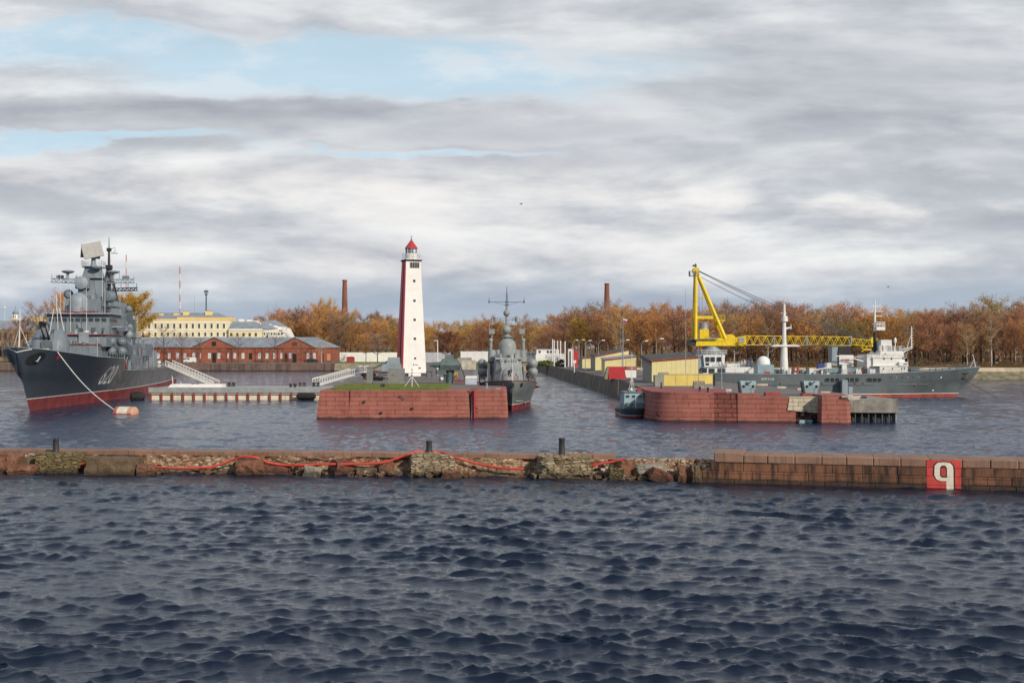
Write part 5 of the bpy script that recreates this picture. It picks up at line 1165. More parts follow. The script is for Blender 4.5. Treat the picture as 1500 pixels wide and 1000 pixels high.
for (pa, pb, ya, yb, mt) in ((1136, 1143, 541, 549, m_navd), (1143, 1150, 543, 549, m_navl), (1165, 1168, 538, 549, m_redd), (1160, 1165, 545, 549, m_red), (1170, 1186, 543, 549, m_navd), (1188, 1196, 540, 549, m_wht2), (1196, 1206, 543, 549, m_white), (1206, 1214, 536, 549, m_wht2), (1201, 1212, 533, 541, m_blues), (1214, 1222, 531.5, 543, m_white), (1222, 1232, 541, 550, m_white), (1268, 1272, 538, 549, m_redd), (1259, 1266, 541, 549, m_cream), (1150, 1156, 545, 549, m_blue)):
    kbox('deck_cargo', mt, pa, pb, ya, yb, rr.uniform(.8, 2.4), rr.uniform(2.8, 3.8), ins=(rr.uniform(0, .3), rr.uniform(0, .3)))
for i in range(22):
    pa = rr.uniform(1140, 1285); hh = rr.uniform(.3, 1.5); b = MB(); ww = rr.uniform(.2, .7); b.frus(kx(pa), kx(pa) + ww, rr.uniform(3.0, 3.6), rr.uniform(3.7, 4.6), 4.55, 4.6 + hh, .05, .05, .05, .05); b.build('deck_fitting', rr.choice([m_navd, m_navd, m_navl, m_white, m_black]), ks)
kbox('gangway_tower', m_navl, 1230, 1239, 556, 582, 5.6, 6.9, ins=(.1, .1)); kbox('gangway_tower_foot', m_navl, 1240, 1246, 566, 582, 5.8, 6.8)
person('crew member in red jacket on the supply ship deck beside the tall white mast', (BX - kx(1171), 252.6, 4.62), 0, M('red_jacket', (.4, .03, .03), .8, .15, 4))
b = MB(); q = Matrix.Translation((BX, 256.5, 0)) @ Matrix.Rotation(math.pi, 4, 'Z') @ hk.skin(3.6, 3.4, 1, .1); b.cyl(q, (98.4, 248, -.3), .04, n=5); tag(b.build('anchor_chain', m_dk), 'thin anchor chain running from the supply ship bow into the water', 'chain')

# ---------------------------------------------------------------- floating crane
CY = 268.0
fc = thing('floating_crane', 'floating crane with yellow A frame, long yellow lattice jib and white deckhouse', 'floating crane', (px2(1040, 510, CY).x, CY, 0), 0.0)
X0 = fc.location.x
def cX(px, Yd=CY): return (px - 750) * Yd / F - X0
def cZ(py, Yd=CY): return H - (py - 510) * Yd / F
def cbx(name, mat, pa, pb, ya, yb, y0, y1, par=fc, ins=(0, 0), **k):
    b = MB(); b.frus(cX(pa), cX(pb), y0, y1, cZ(yb), cZ(ya), ins[0], ins[1], 0, 0); return b.build(name, mat, par, **k)
part(fc, 'pontoon_hull', m_wht2, lambda b: b.ring([[(cX(1012), -6, -1), (cX(1108), -6, -1), (cX(1108), 6, -1), (cX(1012), 6, -1)], [(cX(1012), -6, 3.2), (cX(1108), -6, 3.2), (cX(1108), 6, 3.2), (cX(1012), 6, 3.2)]]), smooth=False)
hsz = cbx('deckhouse', m_wht2, 1024, 1063, 537, 556, -5.2, 4, ins=(.2, .6)); hs2 = cbx('wheelhouse', m_wht2, 1027.5, 1056, 519.5, 537, -4.4, 3, ins=(-.3, -.1)); cbx('deckhouse_side', m_navl, 1011, 1027.5, 519, 541, -3.8, 3)
for pa in (1029, 1036.5, 1045.5): wf = cbx('window', m_glass, pa, pa + 5.6, 522.5, 529, -4.62, -4.35, hs2)
for (pa, pb) in ((1032.5, 1041), (1045, 1054)): cbx('window', m_glass, pa, pb, 539, 550, -5.28, -5.1, hsz)
cbx('window', m_glass, 1022, 1030, 538.5, 545, -5.28, -5.1, hsz); cbx('window', m_glass, 1029, 1034, 531, 534.5, -4.5, -4.3, hs2)
cbx('bulwark', m_wht2, 1056, 1106, 537, 548, -5.9, -5.6); cbx('forward_house', m_white, 1062, 1088, 532, 538, -3, 3); part(fc, 'deck_edge', m_navl, lambda b: b.box(cX(1024), cX(1064), -5.4, 4, cZ(537.4), cZ(536.6)), smooth=False)
part(fc, 'deck_rail', m_wht2, lambda b: (b.rail([(cX(1044), -5.3, cZ(537)), (cX(1104), -5.6, cZ(537))], 1.1, 1.0, .035), b.rail([(cX(1024), -3.9, cZ(519)), (cX(1060), -3.9, cZ(519))], 1.0, 1.0, .03)))
for px in (1083, 1088.5, 1094): part(fc, 'deck_hoop', m_wht2, lambda b: b.tube([(cX(px - 2), -4.5, cZ(538)), (cX(px - 2), -4.5, cZ(528)), (cX(px + 2), -4.5, cZ(526)), (cX(px + 2), -4.5, cZ(538))], .07, 5))
cbx('blue_cover', m_blues, 1091.5, 1096, 528, 536, -4, -2.5); b = MB(); b.cyl((cX(1049), -5, cZ(524)), (cX(1063), -5, cZ(556)), .09, n=5); b.build('stay', m_dk, fc)
b = MB(); slab(b, (cX(1081), -5.9, cZ(550)), 3.6, .14, .7, R(90), 0, 0); 
part(fc, 'gangway', m_navl, lambda b: (b.truss((cX(1070), -6.5, cZ(558)), (cX(1118), -6.5, cZ(523)), 1.1, .9, 9, .06)))
part(fc, 'gangway', m_wht2, lambda b: slab(b, (cX(1082), -7.0, cZ(548)), .9, .55, 3.2, 0, 0, R(-28)))
part(fc, 'turntable', m_navl, lambda b: (b.cyl((cX(1040), 0, cZ(523)), (cX(1040), 0, cZ(514)), 3.3, n=26), b.cyl((cX(1042), 0, cZ(514)), (cX(1042), 0, cZ(505)), 1.9, 1.7, 16)))
part(fc, 'turntable_rail', m_wht2, lambda b: b.rail([(cX(1040) + 3.6 * math.cos(a * math.pi / 6), 3.6 * math.sin(a * math.pi / 6), cZ(519)) for a in range(13)], 1.0, 1.5, .04))
base = MB(); base.frus(cX(1017), cX(1089), -1.9, 1.9, cZ(506.5), cZ(497), .3, 3.2); base.frus(cX(1034), cX(1062), -2.0, 2.0, cZ(499.5), cZ(495), .2, 1); bs = base.build('slewing_frame', m_yel, fc)
b = MB(); b.cyl((cX(1068), -1.95, cZ(498)), (cX(1068), 1.95, cZ(498)), 1.25, n=18); b.build('jib_pivot', m_yel, fc)
part(fc, 'walkway', m_navl, lambda b: (b.box(cX(1014), cX(1048), -2.5, -1.9, cZ(497.2), cZ(496.5)), b.rail([(cX(1036), -2.4, cZ(496.5)), (cX(1050), -2.4, cZ(496.5))], 1.0, .7, .04)))
cab = cbx('winch_house', m_yel, 1023.5, 1037, 482.5, 496, -1.5, 1.5); part(cab, 'vent_drum', m_metal, lambda b: (b.cyl((cX(1031), 0, cZ(482.5)), (cX(1031), 0, cZ(472.5)), 1.0, n=14), b.cyl((cX(1031), 0, cZ(478)), (cX(1031), 0, cZ(477.4)), 1.15, n=14), b.cyl((cX(1031), 0, cZ(474)), (cX(1031), 0, cZ(473.4)), 1.15, n=14)))
cbx('counterweight', m_dk, 1008, 1017, 497, 506, -1.6, 1.6)
ax, az = cX(1019), cZ(396.5)
for sd_ in (-1, 1):
    part(fc, 'frame_leg', m_yel, lambda b: b.cyl((cX(1017.2), sd_ * 1.7, cZ(497)), (ax, sd_ * .5, az), .40, .33, 10)); part(fc, 'frame_leg', m_yel, lambda b: b.cyl((cX(1061), sd_ * 1.7, cZ(497)), (ax + .3, sd_ * .5, az - .5), .43, .33, 10))
part(fc, 'cross_brace', m_yel, lambda b: (b.cbox(((cX(1018) + cX(1046)) / 2, -1.1, cZ(465)), (cX(1046) - cX(1018), .35, .65)),)); part(fc, 'cross_brace', m_yel, lambda b: (b.cyl((cX(1019), -.8, cZ(435)), (cX(1031), -.8, cZ(435)), .12, n=5), b.cyl((cX(1019), .9, cZ(465)), (cX(1046), .9, cZ(465)), .2, n=6)))
part(fc, 'service_platform', m_yel, lambda b: (b.box(cX(1048), cX(1060), -1.6, .6, cZ(470), cZ(468.8)), b.cyl((cX(1053), -1.5, cZ(476)), (cX(1059), -1.5, cZ(470)), .1, n=5), b.rail([(cX(1049), -1.6, cZ(468.8)), (cX(1060), -1.6, cZ(468.8))], 1.1, .8, .04)))
part(fc, 'service_platform', m_navl, lambda b: b.rail([(cX(1021), -1.1, cZ(462.5)), (cX(1044), -1.1, cZ(462.5))], .9, 1.0, .04))
part(fc, 'apex_platform', m_navl, lambda b: (b.box(cX(1010), cX(1023), -1.0, 1.0, cZ(404.6), cZ(403.8)), b.rail([(cX(1010), -1, cZ(403.8)), (cX(1023), -1, cZ(403.8))], 1.0, .6, .04), b.rail([(cX(1010), -1, cZ(403.8)), (cX(1010), 1, cZ(403.8))], 1.0, .6, .04)))
part(fc, 'apex_sheave', m_yel, lambda b: (b.cyl((ax, -.7, az), (ax, .7, az), .75, n=14),)); part(fc, 'apex_light', m_dk, lambda b: (b.cyl((ax, 0, az), (ax, 0, az + 1.6), .1, n=5), b.cbox((ax - .2, 0, az + 1.1), (.8, .4, .4)), b.cyl((ax - 1.0, 0, az + 1.0), (ax + .3, 0, az + 1.0), .04, n=4)))
# jib
j0 = Vector((cX(1072), 0, cZ(499))); j1 = Vector((cX(1109), 0, cZ(498.5))); j2 = Vector((cX(1245), 0, cZ(500))); j3 = Vector((cX(1292), 0, cZ(504.5)))
jb = MB(); jb.hexa([(cX(1070), -.5, cZ(501)), (cX(1092), -.9, cZ(504.7)), (cX(1092), .9, cZ(504.7)), (cX(1070), .5, cZ(501)), (cX(1070), -.5, cZ(496)), (cX(1092), -.9, cZ(491.5)), (cX(1092), .9, cZ(491.5)), (cX(1070), .5, cZ(496))])
jo = jb.build('jib_heel', m_yel, fc); part(jo, 'heel_plate', m_navl, lambda b: b.cbox((cX(1085), -.93, cZ(498)), (1.2, .1, 1.1)))
b = MB(); a = Vector((cX(1091.5), 0, cZ(498.3))); b.truss(a, j2, 1.7, 1.95, 13, .066); b.truss(j2, j3, 1.5, 1.35, 5, .06); jl = b.build('jib_lattice', m_yel, fc)
part(jl, 'jib_walkway', m_navl, lambda b: (b.box(a.x, j2.x, -1.05, -.85, cZ(505.6), cZ(504.9)), b.box(cX(1133) - .1, cX(1133) + .1, -.95, .95, cZ(505), cZ(491)), b.box(cX(1180), cX(1180) + .2, -.95, .95, cZ(505), cZ(491)), b.box(cX(1245), cX(1245) + .2, -.95, .95, cZ(505), cZ(492))), smooth=False)
part(jl, 'jib_head', m_yel, lambda b: (b.hexa([(cX(1276), -.8, cZ(508)), (cX(1292), -.4, cZ(507)), (cX(1292), .4, cZ(507)), (cX(1276), .8, cZ(508)), (cX(1274), -.8, cZ(498)), (cX(1292), -.4, cZ(503)), (cX(1292), .4, cZ(503)), (cX(1274), .8, cZ(498))]), b.cyl((cX(1279), -.9, cZ(499)), (cX(1279), .9, cZ(499)), .8, n=14)))
part(jl, 'hook_block', m_yel, lambda b: (b.box(cX(1262), cX(1264), -.3, .3, cZ(515), cZ(507)), b.box(cX(1262), cX(1276), -.3, .3, cZ(513), cZ(511)), b.box(cX(1268), cX(1270), -.3, .3, cZ(512), cZ(506))))
part(fc, 'hoist_cable', m_cable, lambda b: [b.tube([Vector((ax + .5, y_, az)).lerp(Vector((cX(px), y_, cZ(py))), t_ / 12) - Vector((0, 0, sg * math.sin(math.pi * t_ / 12))) for t_ in range(13)], .075, 5) for (px, py, y_, sg) in ((1279, 498, -.4, .9), (1276, 499, .5, 1.2))])
part(fc, 'hoist_cable', m_cable, lambda b: [b.tube([Vector((ax + .8, y_, az - 1.2)).lerp(Vector((cX(px), y_, cZ(py))), t_ / 12) - Vector((0, 0, sg * math.sin(math.pi * t_ / 12))) for t_ in range(13)], .06, 5) for (px, py, y_, sg) in ((1240, 490, .2, 1.3),)])
part(fc, 'hanging_cable', m_cable, lambda b: (b.cyl((cX(1015.5), -.6, cZ(402)), (cX(1014.5), -.6, cZ(500)), .035, n=4), b.cyl((cX(1023), -.5, cZ(404)), (cX(1024), -.5, cZ(462)), .035, n=4), b.cyl((cX(1028), -.5, cZ(430)), (cX(1028), -.5, cZ(462)), .035, n=4)))

# ================================================================ STONE PIER HEADS
def battered(b, front, back, zb, zt, bat=.35):
    """stone mass: polygon of (x, y) footprints at the water, drawn in towards the top"""
    poly = front + back; cx = sum(p[0] for p in poly) / len(poly); cy = sum(p[1] for p in poly) / len(poly)
    top = []
    for i, (x, yv) in enumerate(poly):
        if i < len(front): top.append((x + (bat if x < cx else -bat) * (1 if i in (0, len(front) - 1) else 0), yv + bat, zt if not isinstance(zt, list) else zt[i]))
        else: top.append((x + (bat if x < cx else -bat), yv, zt if not isinstance(zt, list) else zt[i]))
    b.ring([[(x, yv, zb) for x, yv in poly], top])
p1 = thing('stone_pier_head', 'red painted stone pier head with green grass on top below the lighthouse', 'pier head', (-14, 175, 0), local=False)
part(p1, 'stone_wall', m_redg, lambda b: battered(b, [(-23.3, 175.0), (-5.9, 175.0)], [(-5.9, 186), (-24, 210), (-28.6, 206), (-27.6, 184), (-23.4, 178)], -1.0, 4.0, .3), smooth=False)
part(p1, 'corner_bastion', m_redg, lambda b: b.ring([[(-27.9, 174.7, -1), (-23.2, 174.6, -1), (-23.2, 182, -1), (-28.3, 206, -1)], [(-27.3, 175.0, 4.02), (-23.2, 174.9, 4.02), (-23.2, 182, 4.02), (-28.0, 206, 4.02)]]), smooth=False)
part(p1, 'corner_bastion', m_redg, lambda b: b.ring([[(-5.2, 174.8, -1), (-.9, 174.8, -1), (-.45, 175.4, -1), (-.7, 192, -1), (-5.2, 196, -1)], [(-5.2, 175.05, 4.08), (-1.15, 175.05, 4.08), (-.75, 175.6, 4.08), (-.95, 192, 4.08), (-5.2, 196, 4.08)]]), smooth=False)
part(p1, 'slot_wall', m_redd, lambda b: b.box(-6.0, -5.1, 175.9, 178, -1, 3.95), smooth=False)
part(p1, 'slot_edge', m_red, lambda b: b.box(-5.42, -5.2, 174.72, 175.9, .05, 4.12), smooth=False)
part(p1, 'fender_post', M('weathered_post', (.22, .19, .16), .8, .2, 1), lambda b: b.cyl((-5.68, 175.2, -.5), (-5.68, 175.35, 3.1), .17, n=8))
part(p1, 'paving', m_redtop, lambda b: b.ring([[(-5.1, 175.4, 4.05), (-1.2, 175.4, 4.05), (-1.1, 191.5, 4.05), (-5.1, 195, 4.05)], [(-5.1, 175.6, 4.14), (-1.3, 175.6, 4.14), (-1.2, 191.3, 4.14), (-5.1, 194.6, 4.14)]]), smooth=False)
part(p1, 'paving', m_asph, lambda b: b.box(-4.9, -1.9, 176.4, 189, 4.1, 4.165), smooth=False)
for (px, py) in ((533.5, 588), (558, 604.5), (603.5, 598), (693.5, 579)):
    q = px2(px, py, 174.9); part(p1, 'mooring_eye', m_dk, lambda b: b.lathe((q.x, q.y + .08, q.z), [(.10, -.08), (.2, -.08), (.2, .05), (.1, .05)], 10, (0, 1, 0)))
q = px2(590, 581, 175); part(p1, 'hanging_hook', m_dk, lambda b: b.tube([(q.x - .6, 174.95, q.z + .1), (q.x - .2, 174.9, q.z + .1), (q.x + .1, 174.9, q.z - .15), (q.x + .25, 174.9, q.z - .4)], .06, 5))
for k, py in enumerate((592, 598)): q = px2(698, py, 174.8); part(p1, 'iron_cramp', m_dk, lambda b: b.cbox((q.x, 174.85, q.z - .5), (.45, .12, .08)))
b = MB(); rr = random.Random(5)
tag(part(None, 'grass', m_lawn, lambda b: [b.add([(x, yv, 4.1), (x + rr.uniform(.03, .09), yv, 4.1), (x + rr.uniform(-.1, .15), yv + rr.uniform(-.1, .1), 4.1 + rr.uniform(.08, .26))], [(0, 1, 2)]) for x, yv in [((lambda v: (rr.uniform(-26.0 - v * .06, -9.9), 176.2 + v))(rr.random() ** 1.5 * 27)) for _ in range(14000)]], smooth=False), 'short green grass on the pier head', 'grass', kind='stuff')

p2 = thing('stone_pier_head', 'long red painted stone head with crumbling patches in front of the crane quay', 'pier head', (32, 165, 0), local=False)
def wl(x): return 168.2 - (x - 21.5) * .155        # front line of the wall
FR = [(18.6, 178), (18.9, 171.5), (19.6, 169.4), (21.2, 168.1), (23.5, 167.6)]
part(p2, 'rounded_corner', m_redg, lambda b: b.ring([[(x, y_, -1) for x, y_ in FR] + [(27.5, wl(27.5), -1), (27.5, 185, -1), (19, 192, -1)], [(x + .75, y_ + .5, 3.98) for x, y_ in FR] + [(27.5, wl(27.5) + .3, 3.92), (27.5, 185, 3.92), (19.9, 192, 3.95)]]), ang=45)
part(p2, 'worn_wall', m_redg2, lambda b: b.ring([[(27.5, wl(27.5) + .12, -1), (30.6, wl(30.6) + .1, -1), (30.6, 172, -1), (27.5, 172, -1)], [(27.5, wl(27.5) + .42, 3.86), (30.6, wl(30.6) + .4, 3.8), (30.6, 172, 3.8), (27.5, 172, 3.86)]]), smooth=False)
part(p2, 'stone_wall', m_redg, lambda b: (b.ring([[(30.6, wl(30.6), -1), (38.2, wl(38.2), -1), (38.2, 172, -1), (30.6, 172, -1)], [(30.6, wl(30.6) + .22, 3.42), (38.2, wl(38.2) + .22, 3.42), (38.2, 172, 3.42), (30.6, 172, 3.42)]])), smooth=False)
part(p2, 'upper_course', m_redg, lambda b: b.box(30.6, 33.6, wl(32) + .3, 171, 3.40, 3.86), smooth=False)
part(p2, 'bare_stone_patch', m_palest, lambda b: (b.ring([[(37.1, wl(37.1) - .05, 1.65), (41.1, wl(41.1) + .0, 1.3), (41.1, 170, 1.3), (37.1, 170, 1.65)], [(37.4, wl(37.4) + .12, 3.43), (41.1, wl(41.1) + .18, 3.5), (41.1, 170, 3.5), (37.4, 170, 3.43)]])), smooth=False)
part(p2, 'undermined_base', MB_('crumbling_base', (.30, .085, .06), (.22, .07, .05), (.02, .015, .012), 1.0, .42, .07, .35, (.02, .015, .012), .9, wet=.4, sc=.9, bd=.06), lambda b: b.ring([[(38.2, wl(38.2) + .3, -1), (41.2, wl(41.2) + .35, -1), (41.2, 170, -1), (38.2, 170, -1)], [(38.2, wl(38.2) + .25, 1.8), (41.2, wl(41.2) + .3, 1.8), (41.2, 170, 1.8), (38.2, 170, 1.8)]]), smooth=False)
for i in range(10): q = (38.9 + rr.uniform(0, 2.1), wl(40) + .1, rr.uniform(.3, 1.5)); part(p2, 'void', m_black, lambda b: b.rock(q, (rr.uniform(.3, .9), .5, rr.uniform(.12, .3)), seed=i, amp=.1, g=3)) if i < 7 else None
part(p2, 'end_bastion', m_redg, lambda b: b.ring([[(40.9, 162.7, -1), (44.4, 162.2, -1), (45.0, 162.9, -1), (45.0, 172, -1), (40.9, 172, -1)], [(41.1, 163.1, 3.78), (44.1, 162.7, 3.78), (44.7, 163.4, 3.78), (44.7, 172, 3.78), (41.1, 172, 3.78)]]), smooth=False)
part(p2, 'red_paving', m_redtop, lambda b: b.ring([[(x + .9, y_ + .7, 3.9) for x, y_ in FR] + [(29.5, 168.2, 3.9), (31.5, 184, 3.9), (20.6, 191, 3.9)], [(x + 1, y_ + .9, 3.99) for x, y_ in FR] + [(29.4, 168.4, 3.97), (31.4, 183.8, 3.97), (20.8, 190.8, 3.97)]]), smooth=False)
part(p2, 'stone_stub', m_redd, lambda b: (b.box(34.6, 36.7, 167.8, 169.2, 3.4, 3.98),), smooth=False); part(p2, 'stone_stub', m_redd, lambda b: (b.box(39.6, 41.2, 167.6, 169.2, 3.4, 3.86),), smooth=False)
part(p2, 'blue_bags', m_blue, lambda b: (b.rock((39.0, wl(39) - .2, .15), (.9, .5, .5), seed=4), b.rock((39.9, wl(39.9) - .2, .2), (.7, .5, .45), seed=5)))
p3 = thing('concrete_jetty', 'weathered concrete jetty on dark steel piles at the end of the red stone head', 'jetty', (48.5, 167, 0), local=False)
part(p3, 'concrete_beam', m_conc, lambda b: b.ring([[(45.0, 166.6, 1.32), (52.0, 165.6, 1.32), (51.4, 179, 1.32), (45.0, 179, 1.32)], [(45.0, 166.7, 3.15), (51.9, 165.7, 3.15), (51.2, 179, 3.15), (45.0, 179, 3.15)]]), smooth=False)
part(p3, 'sheet_piling', m_dk, lambda b: b.ring([[(x, y_ + .1 * z_, z_) for x, y_ in [(45.0 + i * .38, 167.3 - i * .055 + (.3 if i % 4 < 2 else 0)) for i in range(19)] + [(51.3, 178.5), (45.0, 178.5)]] for z_ in (-1, 1.4)]), smooth=False)
for i in range(8): part(p3, 'pile', m_metal if i == 7 else m_navd, lambda b: b.cyl((45.6 + i * .88, 166.9 - i * .125, -1), (45.6 + i * .88, 166.9 - i * .125, 1.33), .09, n=8))
part(p3, 'cleat', m_dk, lambda b: (b.cbox((48.2, 169, 3.3), (.9, .3, .3)),)); part(p3, 'kerb_beam', m_concl, lambda b: b.box(45.1, 48.6, 175.5, 176.1, 3.14, 3.4), smooth=False)

# ================================================================ LIGHTHOUSE
LX, LY = -21.75, 266.0
lh = thing('lighthouse', 'tall white lighthouse with red side and red conical lantern roof', 'lighthouse', (LX, LY, 4.1), R(20))
def tower(b, h0, h1, z0, z1, x0=-1, x1=1, y0=-1, y1=1):
    b.hexa([(x0 * h0, y0 * h0, z0), (x1 * h0, y0 * h0, z0), (x1 * h0, y1 * h0, z0), (x0 * h0, y1 * h0, z0), (x0 * h1, y0 * h1, z1), (x1 * h1, y0 * h1, z1), (x1 * h1, y1 * h1, z1), (x0 * h1, y1 * h1, z1)])
HB, HT, ZT = 2.62, 1.62, 24.7
hw = lambda z: HB + (HT - HB) * z / ZT
part(lh, 'shaft', m_wht2, lambda b: tower(b, hw(.6), HT, .6, ZT, -.985, 1), smooth=False); part(lh, 'black_base', m_black, lambda b: tower(b, HB * 1.02, hw(.62) * 1.01, -.05, .62), smooth=False)
b = MB(); sdp = [(-1.0, -1.0, -.30), (-1.0, .12, 1.0)]
for (ya, yb, xm, mt, nmx) in ((-1.0, -.28, -1.005, m_lred, 'red_side_panel'), (.1, 1.0, -1.005, m_lred, 'red_side_panel')):
    part(lh, nmx, mt, lambda b: tower(b, hw(.6), HT, .6, ZT, xm - .035, -.98, ya, yb), smooth=False)
part(lh, 'dark_groove', m_lredd, lambda b: tower(b, hw(.6), HT, .6, ZT, -.995, -.97, -.28, .1), smooth=False)
part(lh, 'base_step', m_wht2, lambda b: (b.box(-1.5, 1.2, -3.3, -2.6, -.05, .55), b.box(-.9, .7, -3.7, -3.3, -.05, .3)), smooth=False)
def lwin(z, s_, name='window', w_=None):
    y_ = -hw(z); b = MB(); b.box(.15 - (w_ or s_) / 2, .15 + (w_ or s_) / 2, y_ - .07, y_ + .12, z - s_ / 2, z + s_ / 2); o = b.build(name, m_navd, lh, smooth=False)
    b = MB(); ww = (w_ or s_); b.box(.15 - ww * .36, .15 + ww * .36, y_ - .10, y_ - .06, z - s_ * .34, z + s_ * .34); b.build('pane', m_glass, o, smooth=False); return o
for py in (412, 440.8, 468.5, 496, 524.5): lwin(H + (510 - py) * LY / F - 4.1, .52 if py < 520 else .42)
zl = H + (510 - 389) * LY / F - 4.1; y_ = -hw(zl)
lou = part(lh, 'louvre_opening', m_black, lambda b: b.box(-.75, 1.30, y_ - .05, y_ + .2, zl - .62, zl + .6), smooth=False)
for k in range(5): part(lou, 'louvre_post', m_metal, lambda b: b.box(-.78 + k * .51, -.72 + k * .51, y_ - .12, y_ - .04, zl - .62, zl + .6), smooth=False)
z = H + (510 - 534) * LY / F - 4.1; part(lh, 'name_plate', m_black, lambda b: (b.box(-.3, -.1, -hw(z) - .05, -hw(z) + .1, z - .12, z + .16), b.box(.05, .75, -hw(z) - .05, -hw(z) + .1, z - .06, z + .06)), smooth=False)
z = H + (510 - 538.7) * LY / F - 4.1; part(lh, 'red_plate', m_red, lambda b: b.box(.85, 1.4, -hw(z) - .05, -hw(z) + .1, z - .15, z + .15), smooth=False)
part(lh, 'black_cornice', m_black, lambda b: (tower(b, 1.72, 1.98, ZT - .12, ZT + .22),), smooth=False); part(lh, 'gallery_floor', m_white, lambda b: tower(b, 1.7, 1.7, ZT + .22, ZT + .34), smooth=False)
part(lh, 'gallery_drum', m_wht2, lambda b: b.lathe((0, 0, ZT + .33), [(1.42, 0), (1.42, 1.25), (1.32, 1.3)], 10))
part(lh, 'gallery_rail', m_white, lambda b: b.rail([(1.9 * math.cos(a * math.pi / 6), 1.9 * math.sin(a * math.pi / 6), ZT + .3) for a in range(13)], 1.2, .9, .03))
ln = part(lh, 'lantern_glass', m_glassl, lambda b: b.lathe((0, 0, ZT + 1.6), [(1.22, 0), (1.22, 1.12)], 10)); part(ln, 'lamp', m_white, lambda b: b.lathe((.3, -1.1, ZT + 1.7), [(.2, 0), (.35, .3), (.3, .7)], 8))
part(ln, 'lantern_bar', m_white, lambda b: [b.cyl((1.28 * math.cos(a * math.pi / 5), 1.28 * math.sin(a * math.pi / 5), ZT + 1.6), (1.28 * math.cos(a * math.pi / 5), 1.28 * math.sin(a * math.pi / 5), ZT + 2.74), .05, n=5) for a in range(10)])
part(lh, 'conical_roof', m_red, lambda b: b.lathe((0, 0, ZT + 2.7), [(1.46, 0), (1.46, .08), (.16, 1.85), (.1, 1.9)], 10), ang=20); part(lh, 'weather_vane', m_dk, lambda b: (b.cyl((0, 0, ZT + 4.5), (0, 0, ZT + 5.5), .1, .03, 6), b.sph((0, 0, ZT + 4.7), .16, 8), b.cbox((0, 0, ZT + 5.35), (.8, .04, .05))))

# ================================================================ THINGS ON THE LIGHTHOUSE PIER
def simple(name, mat, fn, label, cat, group=None, **k):
    b = MB(); fn(b); return tag(b.build(name, mat, None, **k), label, cat, group)
def ob(b, pa, pb, ya, yb, Yd, dep, ins=0.0):    # box from its picture span standing at depth Yd
    l = px2(pa, yb, Yd); r = px2(pb, ya, Yd); b.frus(l.x, r.x, Yd, Yd + dep, l.z, r.z, ins, ins, 0, 0); return b
PT = 4.06
g1 = gp(580, 562.6, PT)
ct = thing('steel_cabinet', 'large square grey steel cabinet standing on the grass edge before the lighthouse', 'cabinet', (g1.x, g1.y, PT)); 
part(ct, 'body', m_metal if False else M('cabinet_grey', (.20, .20, .19), .6, .1, 1, stain=(.12, .11, .1), stamt=.3), lambda b: b.frus(-1.33, 1.33, 0, 1.6, 0, 2.52), smooth=False); part(ct, 'lid', m_navl, lambda b: b.box(-1.38, 1.38, -.05, 1.65, 2.52, 2.6), smooth=False); part(ct, 'warning_mark', m_redd, lambda b: b.box(-.75, -.45, -.02, .01, 1.4, 1.6), smooth=False); part(ct, 'red_footing', m_redd, lambda b: b.box(-1.45, 1.45, -.15, 1.7, -.1, .06), smooth=False)
simple('steel_cabinet', M('cabinet_grey', (.2, .2, .19)), lambda b: (ob(b, 537, 545.5, 538, 561, 208, 1.0), ob(b, 536.6, 545.9, 537.4, 538.2, 207.9, 1.2)), 'narrow upright grey cabinet left of the large square one on the pier', 'cabinet', smooth=False)
# old gun mount on the pier
gm = thing('gun_mount', 'old light grey naval gun mount on a timber trestle left of the lighthouse', 'gun', (px2(576, 541, 238).x, 238, PT))
part(gm, 'mount_base', m_navl, lambda b: b.frus(-2.2, 1.6, -1, 1, 1.5, 2.9, .2, .1, .1, .1)); part(gm, 'shield', m_navl, lambda b: b.frus(-1.2, 1.3, -.9, .9, 2.85, 4.2, .25, .1, .2, .2)); part(gm, 'barrel', m_navd, lambda b: b.cyl((-1.0, -.3, 3.4), (-4.2, -.6, 1.9), .2, .12, 8))
part(gm, 'trestle', m_dk, lambda b: (b.box(-3.8, 1.6, -.9, .9, 1.1, 1.4), b.box(-3.9, 2.3, -.2, .2, -.02, .25))); part(gm, 'trestle_leg', m_wood, lambda b: [b.cyl((x, -1, 0), (x + dx, -.8, 1.3), .12, n=5) for x, dx in ((-3.8, 1.2), (-2.4, -1.0), (-1.4, 1), (-.4, -.9), (.8, .3), (1.6, -.2))])
part(gm, 'chain_pile', M('dark_rust', (.06, .03, .02), .8, .3, 3), lambda b: b.rock((-4.4, -.4, .5), (2.6, 1.4, 1.1), seed=3, amp=.3, g=5))
simple('iron_scrap', m_rub, lambda b: b.rock((px2(549, 554, 226).x, 226, PT + .35), (2.4, 1.2, .8), seed=9, amp=.3, g=5), 'low heap of dark iron between the narrow cabinet and the gun trestle', 'scrap iron')
